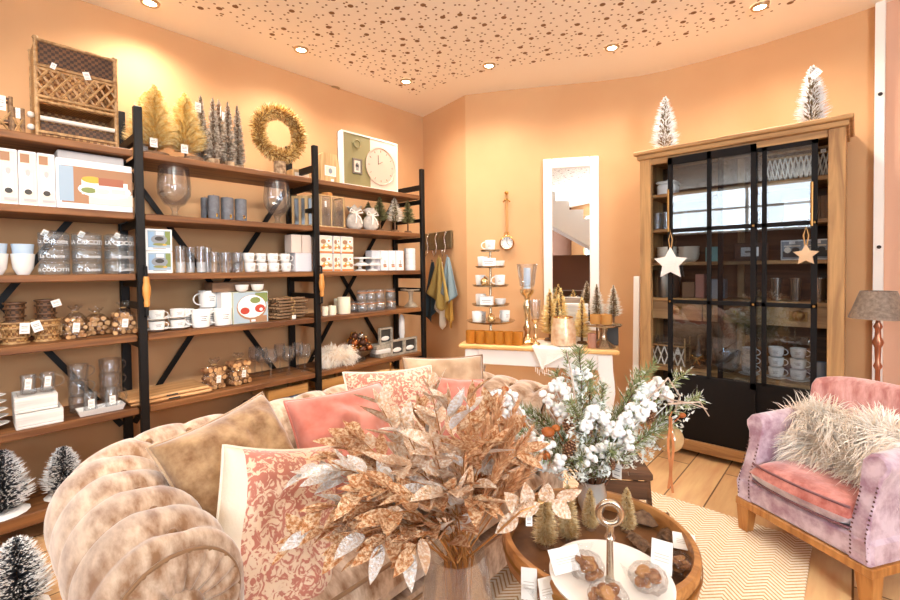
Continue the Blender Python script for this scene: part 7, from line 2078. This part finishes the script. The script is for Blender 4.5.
# hanging glass ornament with ribbons
oc = at_d(669, 438, pd + .03)
orad = 13.5 / ppm(oc)
orn = T('glass_bauble', 'clear gold tinted glass bauble hanging from the arrangement on copper ribbons', 'bauble', oc)
AGL = glass('gold tinted glass', '#f0d9a8', 1.1, .16, .03, body=.4, bodycol='#ecca94')
mb = MB(); mb.ball((0, 0, 0), orad, 24); mb.build('glass_ball', AGL, orn, smooth=180)
mb = MB(); mb.cyl(orad * .22, orad * .96, orad * 1.15, 12); mb.build('cap', COP, orn, smooth=40)
RIBC = M('copper ribbon', '#c07a4a', .4, .3)
for dx, ln_ in ((.004, .155), (.014, .17)):
    top_ = Vector((dx, 0, orad * 1.7)); mb = MB()
    n = 14; rows = []
    for i in range(n + 1):
        t = i / n; z = orad * 1.9 - (ln_ + orad * 1.9) * t
        p_ = RT * (dx - .03 + .004 * math.sin(t * 9 + dx * 300)) - FW * (orad + .006) ; w_ = RT * .0042
        rows.append([mb.V(p_ - w_ + Vector((0, 0, z))), mb.V(p_ + w_ + Vector((0, 0, z)))])
    for A, B in zip(rows, rows[1:]): mb.Fc(A[0], A[1], B[1], B[0])
    o = mb.build('ribbon', RIBC, orn); sm = o.modifiers.new('t', 'SOLIDIFY'); sm.thickness = .0012
mb = MB(); mb.tube([(0, 0, orad * 1.1), (RT * (-.026) - FW * (orad + .006)) + Vector((0, 0, orad * 1.9)), at_d(672, 412, pd + .01) - oc], .0025, 5); mb.build('cord', RIBC, orn)
# dark stool behind
so_ = at_z(627, 466, .40)
stl = T('wooden_stool', 'small dark wooden stool behind the tray under the arrangement', 'stool', (so_.x - .06, so_.y + .02, .0075), R(35))
STW = wood('stool wood', '#3e2818', '#6a462c', 7, 0)
mb = MB(); mb.rbox(-.13, .13, -.12, .12, .36, .39, .004); mb.build('seat', STW, stl)
for sx in (-1, 1):
    for sy in (-1, 1):
        mb = MB(); mb.tube([(sx * .11, sy * .1, .36), (sx * .135, sy * .12, 0)], .012, 6); mb.build('leg', STW, stl)
for sy in (-1, 1):
    mb = MB(); mb.rbox(-.12, .12, sy * .105 - .006, sy * .105 + .006, .27, .35, .003); mb.build('apron', STW, stl)

# ================================================================== GLASS VASE AND GOLD LEAVES
vb = at_d(457, 560, 1.02)
VX, VY = vb.x, vb.y; VZ = at_d(457, 548, 1.02).z
VR = 36 / F_PX * 1.02
fv = T('floor_vase', 'tall clear glass floor vase holding the gold leaf branches', 'vase', (VX, VY, .0075))
prof_ = [(0, 0), (VR * .8, 0), (VR * .92, .02), (VR * 1.04, VZ * .35), (VR * 1.0, VZ * .8), (VR * .84, VZ - .03), (VR * .8, VZ - .0125), (VR * .77, VZ - .0125), (VR * .8, VZ - .03), (VR * .95, VZ * .8), (VR * .99, VZ * .35), (VR * .86, .03), (0, .03)]
VGL = glass('vase glass', '#faf6f2', 1.2, .09, .02, body=.05, bodycol='#fff6ee')
mb = MB(); mb.lathe(prof_, 36); mb.build('vase_body', VGL, fv, smooth=60)
LG = [M('gold glitter leaf', '#c47c42', .4, .2, mix=('#f8d8b0', 120, 2, .4, .62), bump=(260, .8)), M('pale glitter leaf', '#e3b88e', .35, .3, mix=('#fff0de', 140, 2, .4, .62), bump=(260, .8)), M('silver glitter leaf', '#ead9c8', .3, .3, mix=('#ffffff', 150, 2, .42, .6), bump=(260, .8))]
GST = M('gold stem', '#b07a42', .45, .5)
bq = T('gold_leaf_branches', 'spreading bunch of glittery gold and copper leaf branches in the floor vase', 'leaf arrangement', (VX, VY, VZ))
B0 = Vector((VX, VY, VZ))
q = random.Random(101)
def leaf(mb, base, d, nrm, L_, W_, cup):
    d = d.normalized(); s = d.cross(nrm)
    if s.length < 1e-5: s = d.orthogonal()
    s.normalize(); n_ = s.cross(d).normalized()
    prev = None; ns = 8
    for i in range(ns + 1):
        t = i / ns; w = W_ * (math.sin(PI * t ** .8) ** .85) * (1 - .15 * t)
        c = base + d * (L_ * t) + n_ * (cup * L_ * (t * t))
        row = [mb.V(c - s * w + n_ * w * .35), mb.V(c), mb.V(c + s * w + n_ * w * .35)]
        if prev:
            for k in range(2): mb.Fc(prev[k], prev[k + 1], row[k + 1], row[k])
        prev = row
sprays = [(292, 541, -.02, 0), (306, 475, .06, 2), (318, 510, -.05, 0), (330, 457, .10, 0), (352, 432, .12, 0), (378, 402, .15, 1), (404, 428, .02, 1), (430, 386, .12, 1), (447, 402, .0, 1), (470, 398, .10, 0), (492, 408, .14, 0), (345, 545, -.10, 0), (372, 552, -.14, 0), (332, 470, .0, 2), (360, 490, -.08, 0), (395, 465, -.12, 1), (432, 440, -.14, 1), (465, 450, -.12, 0), (492, 448, .0, 0), (512, 432, .08, 0), (415, 500, -.18, 0), (445, 492, -.16, 1), (480, 505, -.1, 0), (380, 520, -.16, 0), (350, 515, -.0, 0), (410, 555, -.16, 0), (500, 470, .1, 0), (528, 450, .12, 0), (338, 440, .14, 0), (420, 410, .16, 0)]
for u, v, dd, mk in sprays:
    tip = at_d(u, v, 1.02 + dd) - B0
    a0 = Vector((q.uniform(-.03, .03), q.uniform(-.03, .03), -.02))
    pts_ = curve_pts(a0, tip, 12, 0, (0, 0, .06 if v > 440 else .02))
    full = [Vector((a0.x * .5 - a0.y, a0.y * .5 + a0.x, -.32 + q.uniform(-.1, .1)))] + pts_
    root = bpy.data.objects.new('leaf_branch', None); COL.objects.link(root); root.parent = bq
    mb = MB(); mb.tube(full, .0022, 5, r1=.0012); mb.build('stem', GST, root)
    mb = MB(); ln_ = (tip - a0).length; nl = max(8, int(ln_ / .021))
    for k in range(nl):
        t = .22 + .76 * k / (nl - 1); i = min(int(t * 12), 11); p_ = pts_[i].lerp(pts_[i + 1], t * 12 - i); d_ = (pts_[i + 1] - pts_[i]).normalized()
        sd_ = d_.cross(Vector((q.uniform(-.4, .4), q.uniform(-.4, .4), 1))).normalized() * (1 if k % 2 else -1)
        dr = d_ * .8 + sd_ * q.uniform(.5, 1.0) + Vector((0, 0, q.uniform(-.35, .3)))
        mb.mat(mk if q.random() < .72 else q.randrange(3))
        leaf(mb, p_, dr, Vector((q.uniform(-.5, .5), q.uniform(-.5, .5), 1)), q.uniform(.055, .09), q.uniform(.014, .022), q.uniform(-.25, .25))
    mb.mat(mk); leaf(mb, pts_[-2], pts_[-1] - pts_[-3], Vector((.3, .2, 1)), .07, .016, .1)
    mb.build('leaf', LG, root, smooth=180); root.children[-1]['kind'] = 'stuff'
# feathery plumes
for u, v, dd in ((504, 390, .12), (518, 402, .10), (532, 428, .14), (488, 418, .04), (512, 440, .02), (541, 455, .12), (470, 425, -.02), (520, 470, .06)):
    tip = at_d(u, v, 1.02 + dd) - B0; pts_ = curve_pts((q.uniform(-.02, .02), q.uniform(-.02, .02), -.02), tip, 12, 0, (0, 0, .01))
    root = bpy.data.objects.new('feather_plume', None); COL.objects.link(root); root.parent = bq
    mb = MB(); mb.tube(pts_, .002, 5, r1=.001); mb.build('stem', GST, root)
    mb = MB()
    for k in range(420):
        t = .5 + .5 * q.random(); i = min(int(t * 12), 11); p_ = pts_[i].lerp(pts_[i + 1], t * 12 - i); d_ = (pts_[i + 1] - pts_[i]).normalized()
        o = Vector((q.gauss(0, 1), q.gauss(0, 1), q.gauss(0, 1))).normalized(); w = .026 * math.sin(PI * min(1, (t - .48) / .52 * .9 + .08))
        mb.needle(p_, p_ + (d_ * .9 + o * .6) * max(.012, w * 1.3), .0012)
    mb.build('plume_hair', M('copper plume', '#c98a55', .5, .25, mix=('#e8bd92', 90, 2)), root)
# one branch of large pale leaves reaching right
root = bpy.data.objects.new('leaf_branch', None); COL.objects.link(root); root.parent = bq
P_ = [Vector((.02, .01, -.02))] + [at_d(u, v, d_) - B0 for u, v, d_ in ((495, 535, .98), (520, 512, .98), (548, 500, 1.0), (566, 494, 1.0))]
mb = MB(); mb.tube(P_, .0025, 5); mb.build('stem', GST, root)
mb = MB(); mb.mat(1)
for (u0, v0, u1, v1) in ((518, 514, 498, 530), (520, 512, 505, 494), (528, 508, 524, 484), (540, 503, 515, 512), (545, 502, 548, 484), (552, 500, 568, 516), (556, 497, 578, 489)):
    a, b_ = at_d(u0, v0, .99) - B0, at_d(u1, v1, .985) - B0
    leaf(mb, a, b_ - a, -FW + Vector((q.uniform(-.3, .3), q.uniform(-.3, .3), q.uniform(-.2, .4))), (b_ - a).length * 1.15, .019, .1)
mb.build('leaf', LG, root, smooth=180)
label_tag(bq, *(at_d(529, 514, .99) - B0), .018, .032, rz=R(40))
